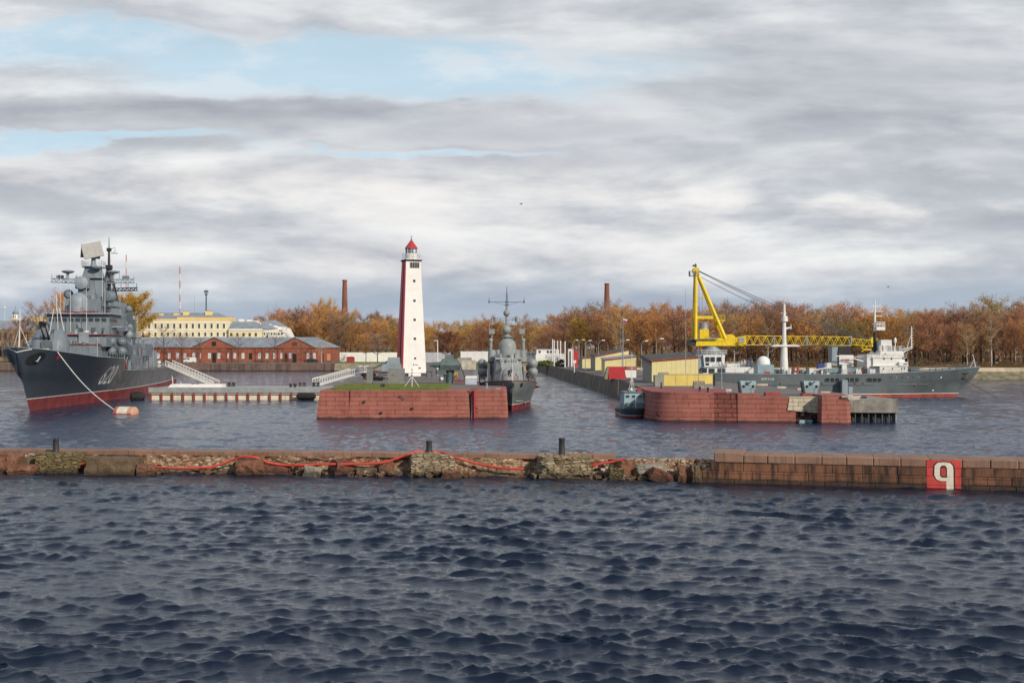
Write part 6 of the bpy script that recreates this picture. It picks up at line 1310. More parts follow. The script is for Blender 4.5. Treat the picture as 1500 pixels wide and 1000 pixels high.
# museum gun turret
T0 = gp(658, 561.5, PT)
tg = thing('naval_turret', 'large dark green grey naval gun turret on a pillar right of the lighthouse', 'gun turret', (T0.x, T0.y, PT), R(8))
m_tur = M('turret_green_grey', (.075, .105, .105), .55, .15, 1, stain=(.12, .12, .1), stamt=.3)
part(tg, 'pillar', m_navd, lambda b: (b.cyl((0, 0, -.05), (0, 0, 2.5), .55, .6, 12), b.frus(-.95, -.55, -.3, .3, 0, 2.3, 0, 0, 0, 0), b.frus(.6, .85, -.3, .3, 0, 2.3, 0, 0, 0, 0)))
tb = part(tg, 'turret_body', m_tur, lambda b: (b.ring([[(-1.6, -1.0, 2.2), (1.5, -1.0, 2.2), (1.7, 0, 2.2), (1.5, 1, 2.2), (-1.6, 1, 2.2)], [(-1.7, -1.3, 3.1), (1.7, -1.3, 3.1), (2.1, 0, 3.1), (1.7, 1.3, 3.1), (-1.7, 1.3, 3.1)], [(-1.0, -.9, 4.2), (1.0, -.9, 4.2), (1.3, 0, 4.2), (1, .9, 4.2), (-1, .9, 4.2)]]), b.frus(-.7, .7, -.6, .6, 4.15, 4.85, .15, .15, .1, .1), b.frus(-2.2, -.5, -1.15, 1.15, 1.5, 2.3, .0, .2, 0, 0)), ang=20)
for y_ in (-.55, .55): part(tb, 'barrel', m_tur, lambda b: (b.cyl((-1.2, y_, 3.2), (-2.6, y_, 3.15), .52, .42, 10), b.cyl((-2.6, y_, 3.15), (-3.25, y_, 3.12), .34, .30, 10)))
for (x, z) in ((.9, 3.9), (-.5, 3.6), (.3, 2.6)): part(tb, 'hatch', m_navd, lambda b: b.cbox((x, -1.22 + (z - 3.1) * .36 if z > 3.1 else -1.1, z), (.5, .15, .4)))
simple('display_stand', m_dk, lambda b: (b.box(px2(624, 545, 253).x, px2(633, 545, 253).x, 253, 254.4, 5.1, 5.25), *[b.box(px2(px, 545, 253).x - .07, px2(px, 545, 253).x + .07, 253.1, 253.3, PT, 5.12) for px in (624.6, 632.4)]), 'small dark table like stand beside the lighthouse base', 'stand', smooth=False)
T1 = gp(650, 559, PT); tk = thing('small_tank', 'small white cylindrical tank on a cradle before the turret', 'tank', (T1.x, T1.y, PT)); part(tk, 'cylinder', m_wht2, lambda b: b.lathe((-.58, 0, .5), [(.2, -.02), (.3, .06), (.3, 1.1), (.2, 1.18)], 14, (1, 0, 0))); part(tk, 'cradle', m_dk, lambda b: b.box(-.75, -.62, -.3, .3, 0, .85)); part(tk, 'cradle', m_dk, lambda b: b.box(.62, .75, -.3, .3, 0, .5))
T2 = gp(667, 561, PT); wn = thing('winch', 'yellow winch on a red frame right of the turret pillar', 'winch', (T2.x, T2.y, PT)); part(wn, 'frame', m_redd, lambda b: (b.box(-.9, 1.9, -.2, .2, .35, .55), b.box(-.7, -.5, -.3, .3, 0, .9), b.box(.6, .8, -.3, .3, 0, .9), b.box(-.6, .8, -.4, .4, 0, .12))); part(wn, 'drum', m_yeld, lambda b: (b.lathe((-.5, 0, 1.35), [(.5, 0), (.5, .12), (.34, .14), (.34, .7), (.5, .72), (.5, .85)], 14, (1, 0, 0)), b.frus(-.7, .3, -.25, .35, 1.5, 1.9, .1, .3, 0, 0)))
simple('leaning_pole', m_black, lambda b: b.cyl(gp(684.5, 563, PT) - Vector((0, 0, .02)), px2(675.5, 537, 207), .09, .07, 6), 'black leaning pole right of the yellow winch', 'pole')
T3 = gp(690, 563, PT); cbt = thing('covered_crate', 'pale crate with blue grey cover at the pier edge beside the corvette', 'crate', (T3.x, T3.y, PT)); part(cbt, 'box', M('bluish_white', (.42, .46, .52), .6, .12, 1), lambda b: b.frus(-.9, .9, 0, 1.5, 0, 1.0, -.05, -.05)); part(cbt, 'lid', m_wht2, lambda b: b.frus(-.98, .98, -.08, 1.6, 1.0, 1.4, .1, .1))
tp = thing('tripod_mark', 'thin white tripod leading mark on the grass in front of the lighthouse', 'tripod mark', (gp(603.5, 567, 4.1).x, gp(603.5, 567, 4.1).y, 4.1))
for a, r_ in ((R(200), 1.25), (R(-20), 1.25), (R(90), 1.25)): part(tp, 'leg', m_wht2, lambda b: b.cyl((r_ * math.cos(a), r_ * math.sin(a), 0), (0, 0, 1.62), .04, n=5))
part(tp, 'staff', m_wht2, lambda b: b.cyl((0, -.05, 0), (0, -.05, 1.6), .05, n=6)); part(tp, 'staff', m_dk, lambda b: [b.cyl((0, 0, z), (0, 0, z + .22), .035 if k % 2 else .06, n=6) for k, z in enumerate([1.6 + .22 * i for i in range(6)])])
simple('bollard', m_dk, lambda b: (b.cyl(gp(559, 568, 4.1), gp(559, 568, 4.1) + Vector((0, 0, .62)), .16, n=8), b.cyl(gp(562.5, 568, 4.1), gp(562.5, 568, 4.1) + Vector((0, 0, .62)), .16, n=8), b.cbox(gp(560.7, 568, 4.1) + Vector((0, 0, .3)), (.6, .1, .1))), 'dark double bollard on the grass of the left pier head', 'bollard')
simple('mooring_cleat', m_navl, lambda b: (b.lathe(gp(713, 568.5, 4.16), [(.32, 0), (.32, .06), (.16, .12), (.14, .6), (.24, .7), (.1, .8)], 10)), 'small grey bollard on the red pier corner beside the corvette bow', 'bollard')
simple('stone_slab', m_concl, lambda b: b.cbox(gp(730, 569, 4.2), (.75, .5, .1)), 'little pale slab lying on the red corner before the corvette', 'slab')
T4 = px2(641, 530, 270)
lp_ = thing('lamp_post', 'white lamp post with small lamp head right of the lighthouse', 'lamp post', (T4.x, 270, PT)); part(lp_, 'post', m_wht2, lambda b: b.cyl((0, 0, 0), (0, 0, 7.6), .14, .09, 8)); part(lp_, 'lamp_head', m_wht2, lambda b: (b.cbox((-.3, 0, 7.65), (.8, .3, .16)), b.cbox((.2, 0, 3.0), (.35, .3, .5))))
simple('low_wall', m_concl, lambda b: b.box(px2(676, 537, 345).x, px2(697, 537, 345).x, 345, 349, 4.0, 6.6), 'tan masonry block at the inner end of the lighthouse pier', 'masonry block', smooth=False)
simple('site_hut', m_gshed, lambda b: b.box(px2(670, 530, 365).x, px2(690, 530, 365).x, 365, 370, 4.0, 7.2), 'small grey brown hut behind the masonry block on the pier', 'hut', smooth=False)

# ================================================================ PONTOON AND GANGWAYS
pn = thing('floating_pontoon', 'long grey floating pontoon with cream and red arched side and black fender', 'pontoon', (-50, 238, 0), local=False)
xa, xb = -70.3, -33.2
part(pn, 'deck_slab', m_concl if False else M('pontoon_grey', (.33, .33, .32), .75, .12, .6, stain=(.2, .19, .17), stamt=.5), lambda b: b.box(xa, xb, 238.4, 253, 1.3, 2.28), smooth=False)
part(pn, 'front_bulwark', M('pontoon_grey2', (.29, .30, .30), .7, .12, .8, stain=(.18, .17, .15), stamt=.5), lambda b: b.box(xa, xb, 238.0, 238.35, 1.45, 2.45), smooth=False)
part(pn, 'float_body', m_cream, lambda b: b.box(xa + .1, xb, 238.6, 252.6, -.6, 1.3), smooth=False)
def arches(b):
    x = xa + .2
    while x < xb - 1:
        b.box(x, x + .28, 238.15, 238.62, -.2, 1.32); b.box(x + .4, x + 2.0, 238.4, 238.55, 1.02, 1.14); x += 2.1
ar = part(pn, 'red_rib', m_redd, arches, smooth=False)
part(pn, 'cream_strip', m_cream, lambda b: b.box(xa + .1, xb, 238.25, 238.58, 1.16, 1.44), smooth=False)
part(pn, 'ramp_platform', m_wht2, lambda b: b.frus(-67.2, -56.6, 240, 244, 2.28, 3.0, .6, .1, .3, .3), smooth=False)
simple('fender', m_rub, lambda b: b.lathe((px2(434.5, 580, 237.3).x, 237.2, .75), [(.3, 0), (.62, .25), (.66, 1.0), (.66, 2.6), (.62, 3.4), (.3, 3.7)], 16, (1, 0, 0)), 'big black cylindrical fender on the pontoon side', 'fender')
simple('fender', m_rub, lambda b: b.lathe((-73.6, 237.4, .65), [(.4, 0), (.95, .3), (1.0, 1.4), (1.0, 2.0), (.6, 2.6)], 16, (1, .2, 0)), 'round black fender between the destroyer hull and the pontoon end', 'fender')
for i, (px, py, Yd, lab) in enumerate(((314, 558, 249.5, 'black double bollard at the foot of the sloping white gangway'), (339, 559, 249.5, 'black double bollard just beyond the foot of the white gangway'), (286, 569, 240.6, 'dark flat mooring cleat on the near edge of the pontoon'), (429, 570, 240.6, 'dark mooring cleat above the big black fender'), (443, 561, 249.5, 'brown round bollard near the pier end of the pontoon'), (463, 559, 249.5, 'dark bollard at the foot of the second gangway'))):
    c0 = px2(px, py, Yd); c0.z = 2.28; b = MB()
    for dx in (-.45, .45): b.lathe(c0 + Vector((dx, 0, 0)), [(.22, 0), (.2, .5), (.32, .6), (.32, .8), (.12, .85)], 10)
    b.cbox(c0 + Vector((0, 0, .06)), (1.6, .6, .12)); b.cbox(c0 + Vector((0, 0, .4)), (1.4, .16, .14)); tag(b.build('bollard', m_dk if i != 4 else M('brown_iron', (.08, .06, .045), .8, .2, 2)), lab, 'bollard', 'bollards on the floating pontoon')
def gangway(name, a, c0, wd, label, hgt=1.1, n=16):
    t_ = thing(name, label, 'gangway', tuple(a), local=False); a = Vector(a); c0 = Vector(c0); d = (c0 - a).normalized(); s_ = d.cross(Vector((0, 0, 1))).normalized()
    part(t_, 'walkway', m_white, lambda b: b.hexa([a - s_ * wd / 2 - Vector((0, 0, .15)), c0 - s_ * wd / 2 - Vector((0, 0, .15)), c0 + s_ * wd / 2 - Vector((0, 0, .15)), a + s_ * wd / 2 - Vector((0, 0, .15)), a - s_ * wd / 2, c0 - s_ * wd / 2, c0 + s_ * wd / 2, a + s_ * wd / 2]), smooth=False)
    for q in (-1, 1):
        def side(b):
            o_ = s_ * q * wd / 2; up = Vector((0, 0, hgt)); b.cyl(a + o_, c0 + o_, .10, n=5); b.cyl(a + o_ + up, c0 + o_ + up, .12, n=5)
            for k in range(n + 1):
                p = a.lerp(c0, k / n) + o_; b.cyl(p, p + up, .05, n=4)
                if k < n: b.cyl(p, a.lerp(c0, (k + 1) / n) + o_ + up, .04, n=4)
        part(t_, 'side_truss', m_wht2, side)
    return t_
gw1 = gangway('gangway', (-70.3, 252.2, 6.45), (-59.6, 247.5, 2.45), 2.2, 'white sloping truss gangway raised beside the destroyer, its foot on the pontoon', 1.0)
part(gw1, 'support_leg', m_white, lambda b: (b.cyl((-69.3, 251.6, 2.2), (-69.6, 251.6, 6.1), .1, n=6), b.cyl((-67.0, 251.0, 2.2), (-69.6, 251.4, 6.0), .08, n=6)))
part(gw1, 'side_screen', m_wht2, lambda b: b.hexa([(-70.2, 251.0, 6.3), (-59.6, 246.3, 2.35), (-59.6, 246.36, 2.35), (-70.2, 251.06, 6.3), (-70.2, 251.0, 6.95), (-59.6, 246.3, 3.0), (-59.6, 246.36, 3.0), (-70.2, 251.06, 6.95)]), smooth=False)
gangway('gangway', (-34.6, 290, 4.6), (-39.8, 250, 2.5), 1.5, 'long low white truss gangway between the pontoon and the lighthouse pier', 1.3, 22)

# ================================================================ RIGHT QUAY: SHEDS AND STREET FURNITURE
def shed(label, x0, x1, y0, y1, h0, h1, hb, mat, name='shed', roofm=None, z=GZ, endm=None):
    t_ = thing(name, label, 'shed', ((x0 + x1) / 2, y0, z), local=False)
    b = MB(); b.hexa([(x0, y0, z), (x1, y0, z), (x1, y1, z), (x0, y1, z), (x0, y0, z + h0), (x1, y0, z + h1), (x1, y1, z + h1 + hb), (x0, y1, z + h0 + hb)]); b.build('wall', mat, t_, smooth=False)
    b = MB(); e_ = .25; b.hexa([(x0 - e_, y0 - e_, z + h0 - .02), (x1 + e_, y0 - e_, z + h1 - .02), (x1 + e_, y1 + e_, z + h1 + hb + .02), (x0 - e_, y1 + e_, z + h0 + hb + .02), (x0 - e_, y0 - e_, z + h0 + .2), (x1 + e_, y0 - e_, z + h1 + .2), (x1 + e_, y1 + e_, z + h1 + hb + .24), (x0 - e_, y1 + e_, z + h0 + hb + .24)]); b.build('roof', roofm or m_roofd, t_, smooth=False)
    part(t_, 'roof_edge', m_redd, lambda b: b.hexa([(x0 - e_ - .04, y0 - e_ - .05, z + h0 + .05), (x1 + e_ + .04, y0 - e_ - .05, z + h1 + .05), (x1 + e_ + .04, y0 - e_, z + h1 + .05), (x0 - e_ - .04, y0 - e_, z + h0 + .05), (x0 - e_ - .04, y0 - e_ - .05, z + h0 + .28), (x1 + e_ + .04, y0 - e_ - .05, z + h1 + .28), (x1 + e_ + .04, y0 - e_, z + h1 + .28), (x0 - e_ - .04, y0 - e_, z + h0 + .28)]), smooth=False)
    part(t_, 'base_strip', m_dk, lambda b: b.box(x0 - .03, x1 + .03, y0 - .04, y0 + .1, z - .02, z + .25), smooth=False)
    if endm: part(t_, 'shaded_end_wall', endm, lambda b: b.hexa([(x0 - .05, y0 + .02, z), (x0, y0 + .02, z), (x0, y1, z), (x0 - .05, y1, z), (x0 - .05, y0 + .02, z + h0 - .02), (x0, y0 + .02, z + h0 - .02), (x0, y1, z + h0 + hb - .02), (x0 - .05, y1, z + h0 + hb - .02)]), smooth=False)  # grey end face: shade on the yellow sheet put into its colour
    return t_
s0_ = gp(955, 561, GZ); s1x = px2(1023, 540, s0_.y).x
t_ = shed('largest pale yellow shed with dark sloping roof behind the bright yellow box', s0_.x, s1x, s0_.y, s0_.y + 16, 4.05, 4.75, .9, m_yshed, endm=m_gshed)
part(t_, 'brown_fascia', m_broof, lambda b: b.hexa([(s0_.x - .4, s0_.y - .1, GZ + 3.6), (s0_.x - .28, s0_.y - .1, GZ + 3.6), (s0_.x - .28, s0_.y + 16.2, GZ + 4.5), (s0_.x - .4, s0_.y + 16.2, GZ + 4.5), (s0_.x - .4, s0_.y - .1, GZ + 4.3), (s0_.x - .28, s0_.y - .1, GZ + 4.3), (s0_.x - .28, s0_.y + 16.2, GZ + 5.2), (s0_.x - .4, s0_.y + 16.2, GZ + 5.2)]), smooth=False)
for k in range(9): part(t_, 'sheet_seam', M('seam_yellow', (.5, .42, .18), .6, .1, 1), lambda b: b.box(s0_.x + .9 * (k + 1), s0_.x + .9 * (k + 1) + .03, s0_.y - .02, s0_.y + .02, GZ + .3, GZ + 4.0 + .07 * k), smooth=False)
q0 = gp(972.5, 565, GZ); q1 = px2(1044, 550, q0.y)
yb_ = thing('storage_box', 'bright yellow flat storage box with grey end before the largest shed', 'storage box', ((q0.x + q1.x) / 2, q0.y, GZ), local=False)
part(yb_, 'body', m_yshed2, lambda b: b.box(q0.x, q1.x, q0.y, q0.y + 3.2, GZ, GZ + 1.95), smooth=False); part(yb_, 'lid', M('lid_yellow', (.55, .44, .2), .6, .1, 1), lambda b: b.box(q0.x - .1, q1.x + .1, q0.y - .08, q0.y + 3.3, GZ + 1.95, GZ + 2.05), smooth=False)
for k in range(1, 4): part(yb_, 'panel_joint', m_gshed, lambda b: b.box(q0.x + k * 2.0, q0.x + k * 2.0 + .05, q0.y - .03, q0.y + .02, GZ + .1, GZ + 1.9), smooth=False)
part(yb_, 'black_end', m_black, lambda b: b.box(q1.x, q1.x + .45, q0.y + .02, q0.y + 3.1, GZ, GZ + 2.0), smooth=False)
q = gp(959.5, 566, GZ); simple('grey_box', m_gshed, lambda b: (ob(b, 959.5, 972, 549.5, 566, q.y - .1, 2.6), ob(b, 965, 980, 545.5, 549.2, q.y + 1.0, 1.0)), 'grey sheet metal box with a plank on top, next to the bright yellow box', 'box', smooth=False)
q0 = gp(922, 547.5, GZ); shed('cream shed with bluish grey roof behind the red tapered booth', px2(886, 547, q0.y).x, px2(932, 547, q0.y).x, q0.y, q0.y + 12, 3.4, 4.3, .4, m_yshed, roofm=m_roofm)
simple('shed_window', m_glass, lambda b: b.cbox((px2(892.5, 535, q0.y).x, q0.y - .05, px2(892.5, 533.5, q0.y).z), (1.8, .1, .9)), 'dark window of the cream shed with bluish roof', 'window') if False else None
q0 = gp(872, 543.5, GZ); shed('long cream shed with red roof edge, second from the far end of the row', q0.x, px2(921, 543, q0.y).x, q0.y, q0.y + 20, 4.0, 6.0, .5, m_yshed, roofm=m_roofd, endm=m_gshed)
q0 = gp(853, 540.5, GZ); shed('small cream shed at the far end of the row with flat red edged roof', q0.x, px2(872.5, 540, q0.y).x, q0.y, q0.y + 14, 3.3, 3.6, .3, m_yshed, roofm=m_roofd, endm=m_gshed)
q0 = gp(893, 555, GZ); q1 = px2(932, 555, q0.y)
bt_ = thing('red_booth', 'red tapered booth with white right panel beside the quay edge', 'booth', ((q0.x + q1.x) / 2, q0.y, GZ), local=False)
wb_ = q1.x - q0.x; xm = q0.x + wb_ * .62
part(bt_, 'red_body', m_red, lambda b: b.frus(q0.x - .2, xm, q0.y, q0.y + 3.5, GZ, GZ + 2.6, -.1, .3, 0, 0), smooth=False); part(bt_, 'white_panel', m_wht2, lambda b: b.hexa([(xm + .01, q0.y - .02, GZ + .3), (q1.x, q0.y - .02, GZ + .3), (q1.x, q0.y + 3.4, GZ + .3), (xm + .01, q0.y + 3.4, GZ + .3), (xm - .28, q0.y - .02, GZ + 1.9), (q1.x, q0.y - .02, GZ + 1.9), (q1.x, q0.y + 3.4, GZ + 1.9), (xm - .28, q0.y + 3.4, GZ + 1.9)]), smooth=False); part(bt_, 'top_panel', m_redd, lambda b: b.box(xm - .3, q1.x + .1, q0.y - .05, q0.y + 3.4, GZ + 1.92, GZ + 2.62), smooth=False)
part(bt_, 'plank_end', m_wood, lambda b: b.hexa([(q0.x - 1.1, q0.y - .3, GZ), (q0.x - .45, q0.y - .3, GZ), (q0.x - .45, q0.y + 3, GZ), (q0.x - 1.1, q0.y + 3, GZ), (q0.x - .55, q0.y - .3, GZ + 2.4), (q0.x - .2, q0.y - .3, GZ + 2.4), (q0.x - .2, q0.y + 3, GZ + 2.4), (q0.x - .55, q0.y + 3, GZ + 2.4)]), smooth=False)
part(bt_, 'top_rail', m_dk, lambda b: b.rail([(xm, q0.y + 1, GZ + 2.6), (q1.x, q0.y + 1, GZ + 2.6)], 1.4, 1.5, .03))
# shrouded deck guns on the quay
def deckgun(pc, pyb, label, Yd):
    c0 = px2(pc, pyb, Yd); t_ = thing('covered_gun', label, 'gun', (c0.x, Yd, 3.45), group='box shaped guns on the quay')
    hz_ = 2.05
    part(t_, 'armour_box', m_blue, lambda b: (b.ring([[(-.75, -.6, .25), (.75, -.6, .25), (.75, .6, .25), (-.75, .6, .25)], [(-1.08, -.75, 1.5), (1.08, -.75, 1.5), (1.0, .7, 1.5), (-1.0, .7, 1.5)], [(-1.08, -.6, hz_), (1.08, -.6, hz_), (1.0, .6, hz_), (-1.0, .6, hz_)]])), ang=20)
    part(t_, 'pedestal', m_dk, lambda b: b.cyl((0, 0, -.02), (0, 0, .35), .6, n=12)); part(t_, 'side_plate', m_navd, lambda b: b.hexa([(-1.1, -.78, .5), (-.85, -.78, .25), (-.85, .6, .25), (-1.1, .6, .5), (-1.3, -.6, 2.0), (-1.06, -.75, 2.0), (-1.06, .6, 2.0), (-1.3, .6, 2.0)]))
    part(t_, 'barrel', m_dk, lambda b: (b.cyl((-.1, -.7, 1.55), (.35, -1.1, 2.0), .07, n=6), b.cbox((-.15, -.75, 1.65), (.35, .2, .3)), b.cyl((-.25, -.76, 2.0), (.1, -.76, 1.6), .04, n=5)))
    for x in (-.62, .68): part(t_, 'lug', m_black, lambda b: b.lathe((x, -.74, 1.3), [(.18, -.12), (.2, 0), (.12, .1)], 8, (0, -1, 0)))
    for z in (.95, .6): part(t_, 'bolt', m_dk, lambda b: b.cyl((.45, -.9, z), (.45, -.6, z), .05, n=6))
    return t_
deckgun(1094.5, 580, 'pale blue grey box shaped gun at the left on the red wall, bare deck behind', 170.5); deckgun(1187, 584, 'pale blue grey box shaped gun above the bare pale stone patch', 170)
for i, (pa, pb, py, h_, lab) in enumerate(((1108, 1125, 563.5, .32, 'pale slab in front of the ship lettering on the brown deck'), (1138, 1152, 567.5, .3, 'pale slab on the deck between the two box guns, nearer the first'), (1202, 1217, 576, .38, 'long pale slab on the deck just beyond the second box gun'), (1063, 1072, 572, .35, 'short white slab on the deck left of the first box gun'), (1168, 1176, 570, .3, 'small pale slab half hidden by the second box gun'), (1047, 1067, 575, .16, 'thin white plank edge by the pole on the deck'), (1233, 1262, 581, .22, 'white pipe like plank by the foot of the gangway tower'), (1242, 1260, 584, .3, 'pale concrete beam at the deck corner beside the red bastion'))):
    q = gp(pa, py + 1.2, GZ); q1 = px2(pb, py, q.y); b = MB(); b.rock(((q.x + q1.x) / 2, q.y + .4, GZ + h_ / 2), (q1.x - q.x, .7, h_ * 1.1), seed=i, amp=.02, g=3); tag(b.build('stone_slab', m_concl if i != 5 else m_wht2, ang=30), lab, 'slab', 'pale slabs lying on the quay deck')
st = thing('stone_bench', 'stack of two weathered grey stone blocks in front of the bright yellow box', 'stone blocks', (gp(1024, 571, GZ).x, gp(1024, 571, GZ).y, GZ)); part(st, 'lower_block', m_conc, lambda b: b.rock((0, 0, .45), (1.9, 1.2, .95), seed=2, amp=.05)); part(st, 'upper_block', m_wood, lambda b: b.rock((0, 0, 1.15), (1.75, 1.1, .5), seed=3, amp=.05))
st = thing('stone_bench', 'lone grey stone block right of the two stacked ones by the yellow box', 'stone block', (gp(1037.5, 571, GZ).x, gp(1037.5, 571, GZ).y, GZ)); part(st, 'block', m_conc, lambda b: b.rock((0, 0, .45), (1.3, 1.1, .9), seed=6, amp=.05)); part(st, 'cap', m_concl, lambda b: b.rock((0, 0, .92), (1.4, 1.2, .14), seed=7, amp=.03))
for i, (px, py, lab) in enumerate(((968.8, 569, 'black bollard at the left end of the red paving'), (1025, 573, 'black bollard standing below the stacked stone blocks'), (1037, 574.5, 'black bollard below the lone stone block'))):
    q = gp(px, py, 3.95); simple('bollard', m_black, lambda b: b.lathe((q.x, q.y, 3.95), [(.2, 0), (.15, .1), (.13, .5), (.19, .62), (.1, .68)] if i else [(.13, 0), (.12, .9), (.08, .95)], 10), lab, 'bollard', 'black bollards on the red paving')
# poles, flag and lamps
for (px, pt, pb, Yd, r_, lab) in ((1004.5, 424, 552, 215, .05, 'thin grey pole in front of the largest yellow shed'), (1057, 512, 570, 195, .07, 'grey pole standing on the deck right of the bright yellow box'), (1023, 470, 560, 206, .035, 'very thin aerial pole by the right corner of the largest shed')):
    a = px2(px, pt, Yd); simple('pole', m_metal, lambda b: (b.cyl((a.x, Yd, GZ - .05), (a.x, Yd, a.z), r_ * 1.3, r_ * .7, 6), b.cyl((a.x, Yd, GZ - .05), (a.x, Yd, GZ + .3), r_ * 2.5, n=8)), lab, 'pole')
fl = thing('flagpole', 'tall flagpole with small tricolour flag behind the cream sheds', 'flagpole', (px2(912.5, 520, 300).x, 300, GZ)); zt = px2(912, 465.5, 300).z - GZ
part(fl, 'pole', m_navl, lambda b: (b.cyl((0, 0, 0), (0, 0, zt), .16, .06, 8), b.cyl((-.4, 0, 0), (-.4, 0, 7), .05, n=5))); 
for k, mt in enumerate((m_wht2, m_blues, m_red)): part(fl, 'flag_stripe', mt, lambda b: b.hexa([(.08, -.02, zt - .5 - .28 * k), (1.1, .12, zt - .72 - .28 * k), (1.1, .15, zt - .72 - .28 * k), (.08, .02, zt - .5 - .28 * k), (.08, -.02, zt - .23 - .28 * k), (1.1, .12, zt - .45 - .28 * k), (1.1, .15, zt - .45 - .28 * k), (.08, .02, zt - .23 - .28 * k)]))
def lamp():
    t_ = thing('street_lamp', '', 'street lamp'); part(t_, 'pole', m_navl, lambda b: (b.cyl((0, 0, 0), (0, 0, 7.6), .13, .08, 8),)); part(t_, 'arm', m_navl, lambda b: b.tube([(0, 0, 7.5), (.15, 0, 8.1), (.6, 0, 8.6), (1.1, 0, 8.75)], .06, 6))
    part(t_, 'lamp_head', m_wht2, lambda b: b.hexa([(.95, -.2, 8.66), (1.9, -.22, 8.62), (1.9, .22, 8.62), (.95, .2, 8.66), (1.0, -.14, 8.85), (1.8, -.16, 8.88), (1.8, .16, 8.88), (1.0, .14, 8.85)])); return t_
L0 = lamp(); first = True
LAB = ['street lamp nearest the white and red kiosk, farthest along the quay road', 'street lamp second from the kiosk, before the small cream shed', 'street lamp above the small cream shed', 'street lamp above the long cream shed', 'street lamp beside the tall tricolour flagpole', 'street lamp above the shed with the bluish roof', 'last street lamp, above the left corner of the largest shed']
for i, (pp_, pt, Yd) in enumerate(((839, 497.5, 420), (848, 497, 400), (857.5, 498, 380), (876.6, 497.6, 350), (912, 497, 335), (939.5, 498.4, 325), (961.4, 495, 310))):
    o = L0 if first else copy_tree(L0); first = False; a = px2(pp_, pt, Yd); o.location = (a.x, Yd, GZ); s_ = (a.z - GZ) / 8.88; o.scale = (s_, s_, s_); tag(o, LAB[i], 'street lamp', 'street lamps along the quay road')
# kiosks and white building at the inner end of the basin
for i, px in enumerate((809.4, 811.8, 816.6, 821, 827.6)):
    Yd = 470 - 12 * i; a = px2(px, (498, 500, 500.4, 500.8, 501.5)[i], Yd); b = MB(); b.cyl((a.x, Yd, GZ), (a.x, Yd, a.z), .24, .20, 8); b.lathe((a.x, Yd, a.z - .05), [(.24, 0), (.3, .1), (.2, .35), (.05, .4)], 8)
    tag(b.build('white_flagpole', m_wht2), 'white flagpole, %s of five in front of the white building' % ('first', 'second', 'third', 'fourth', 'fifth')[i], 'flagpole', 'five white flagpoles')
wt = thing('white_building', 'low white building with dark windows behind the five flagpoles', 'building', (px2(806, 520, 520).x, 520, GZ)); X1 = lambda px: px2(px, 520, 520).x - wt.location.x; Z1 = lambda py: px2(0, py, 520).z - GZ
part(wt, 'wall', m_wht2, lambda b: (b.box(X1(785), X1(828), 0, 8, -.1, Z1(518)), b.box(X1(786), X1(819), 1, 9, Z1(518), Z1(511.5))), smooth=False); part(wt, 'parapet', m_trimw, lambda b: b.box(X1(784.6), X1(828.6), -.3, .1, -.1, Z1(521)), smooth=False)
for pa in (789, 801, 806, 811): part(wt, 'window', m_glass, lambda b: b.box(X1(pa), X1(pa + 3.2), .9, 1.05, Z1(516.8), Z1(513.6)), smooth=False)
part(wt, 'roof', m_roofm, lambda b: b.box(X1(784), X1(820), .8, 9.3, Z1(511.6), Z1(510.6)), smooth=False)
kk = thing('kiosk', 'white kiosk with red side panel and small flag by the quay road', 'kiosk', (px2(838, 520, 440).x, 440, GZ)); X2 = lambda px: px2(px, 520, 440).x - kk.location.x; Z2 = lambda py: px2(0, py, 440).z - GZ
part(kk, 'body', m_wht2, lambda b: b.box(X2(832.5), X2(840), 0, 3, 0, Z2(511)), smooth=False); part(kk, 'red_side', m_red, lambda b: b.box(X2(839.8), X2(847), .05, 3, 0, Z2(513.5)), smooth=False); part(kk, 'doorway', m_glass, lambda b: b.box(X2(834), X2(836.2), -.06, .05, 0, Z2(514)), smooth=False)
simple('signboard', m_wht2, lambda b: (b.box(px2(839, 536, 330).x, px2(844, 536, 330).x, 330, 330.2, px2(0, 531.5, 330).z, px2(0, 527.5, 330).z), b.box(px2(841, 536, 330).x, px2(842, 536, 330).x, 330.05, 330.15, GZ, px2(0, 531, 330).z)), 'small white and pink sign by the quay edge under the lamps', 'sign', smooth=False)
simple('parked_car', m_black, lambda b: (b.frus(px2(814, 530, 430).x, px2(831, 530, 430).x, 430, 432, GZ + .3, GZ + 1.2, .3, .3, .1, .1), b.frus(px2(817, 530, 430).x, px2(828, 530, 430).x, 430.1, 431.9, GZ + 1.15, GZ + 1.9, .6, .6, .2, .2), *[b.cyl((px2(p_, 530, 430).x, 429.95, GZ + .35), (px2(p_, 530, 430).x, 430.25, GZ + .35), .35, n=10) for p_ in (817, 828)]), 'dark bushy mass of parked car beside the quay wall below the kiosk', 'car') if False else None
m_shr = M('dark_shrub_leaf', (.035, .04, .02), .8, .3, 2)
def shrub(px, py, Yd, w_, h_, mat, label, cat='shrub', n=500):
    c0 = px2(px, py, Yd); rr = random.Random(int(px)); b = MB()
    for i in range(n):
        a = rr.uniform(0, 6.28); q = rr.random() ** .4; zz_ = rr.random(); rad = math.sin(math.pi * min(1, zz_ * .75 + .22)) * w_ / 2 * q
        p = Vector((c0.x + rad * math.cos(a), Yd + rad * math.sin(a), GZ + zz_ * h_)); s_ = rr.uniform(.12, .3) * (w_ / 3) ** .5
        d1 = Vector((rr.uniform(-1, 1), rr.uniform(-1, 1), rr.uniform(-1, 1))).normalized() * s_; d2 = Vector((rr.uniform(-1, 1), rr.uniform(-1, 1), rr.uniform(-1, 1))).normalized() * s_
        b.add([p - d1, p + d2, p + d1, p - d2], [(0, 1, 2, 3)])
    return tag(b.build('bush', mat, smooth=False), label, cat)
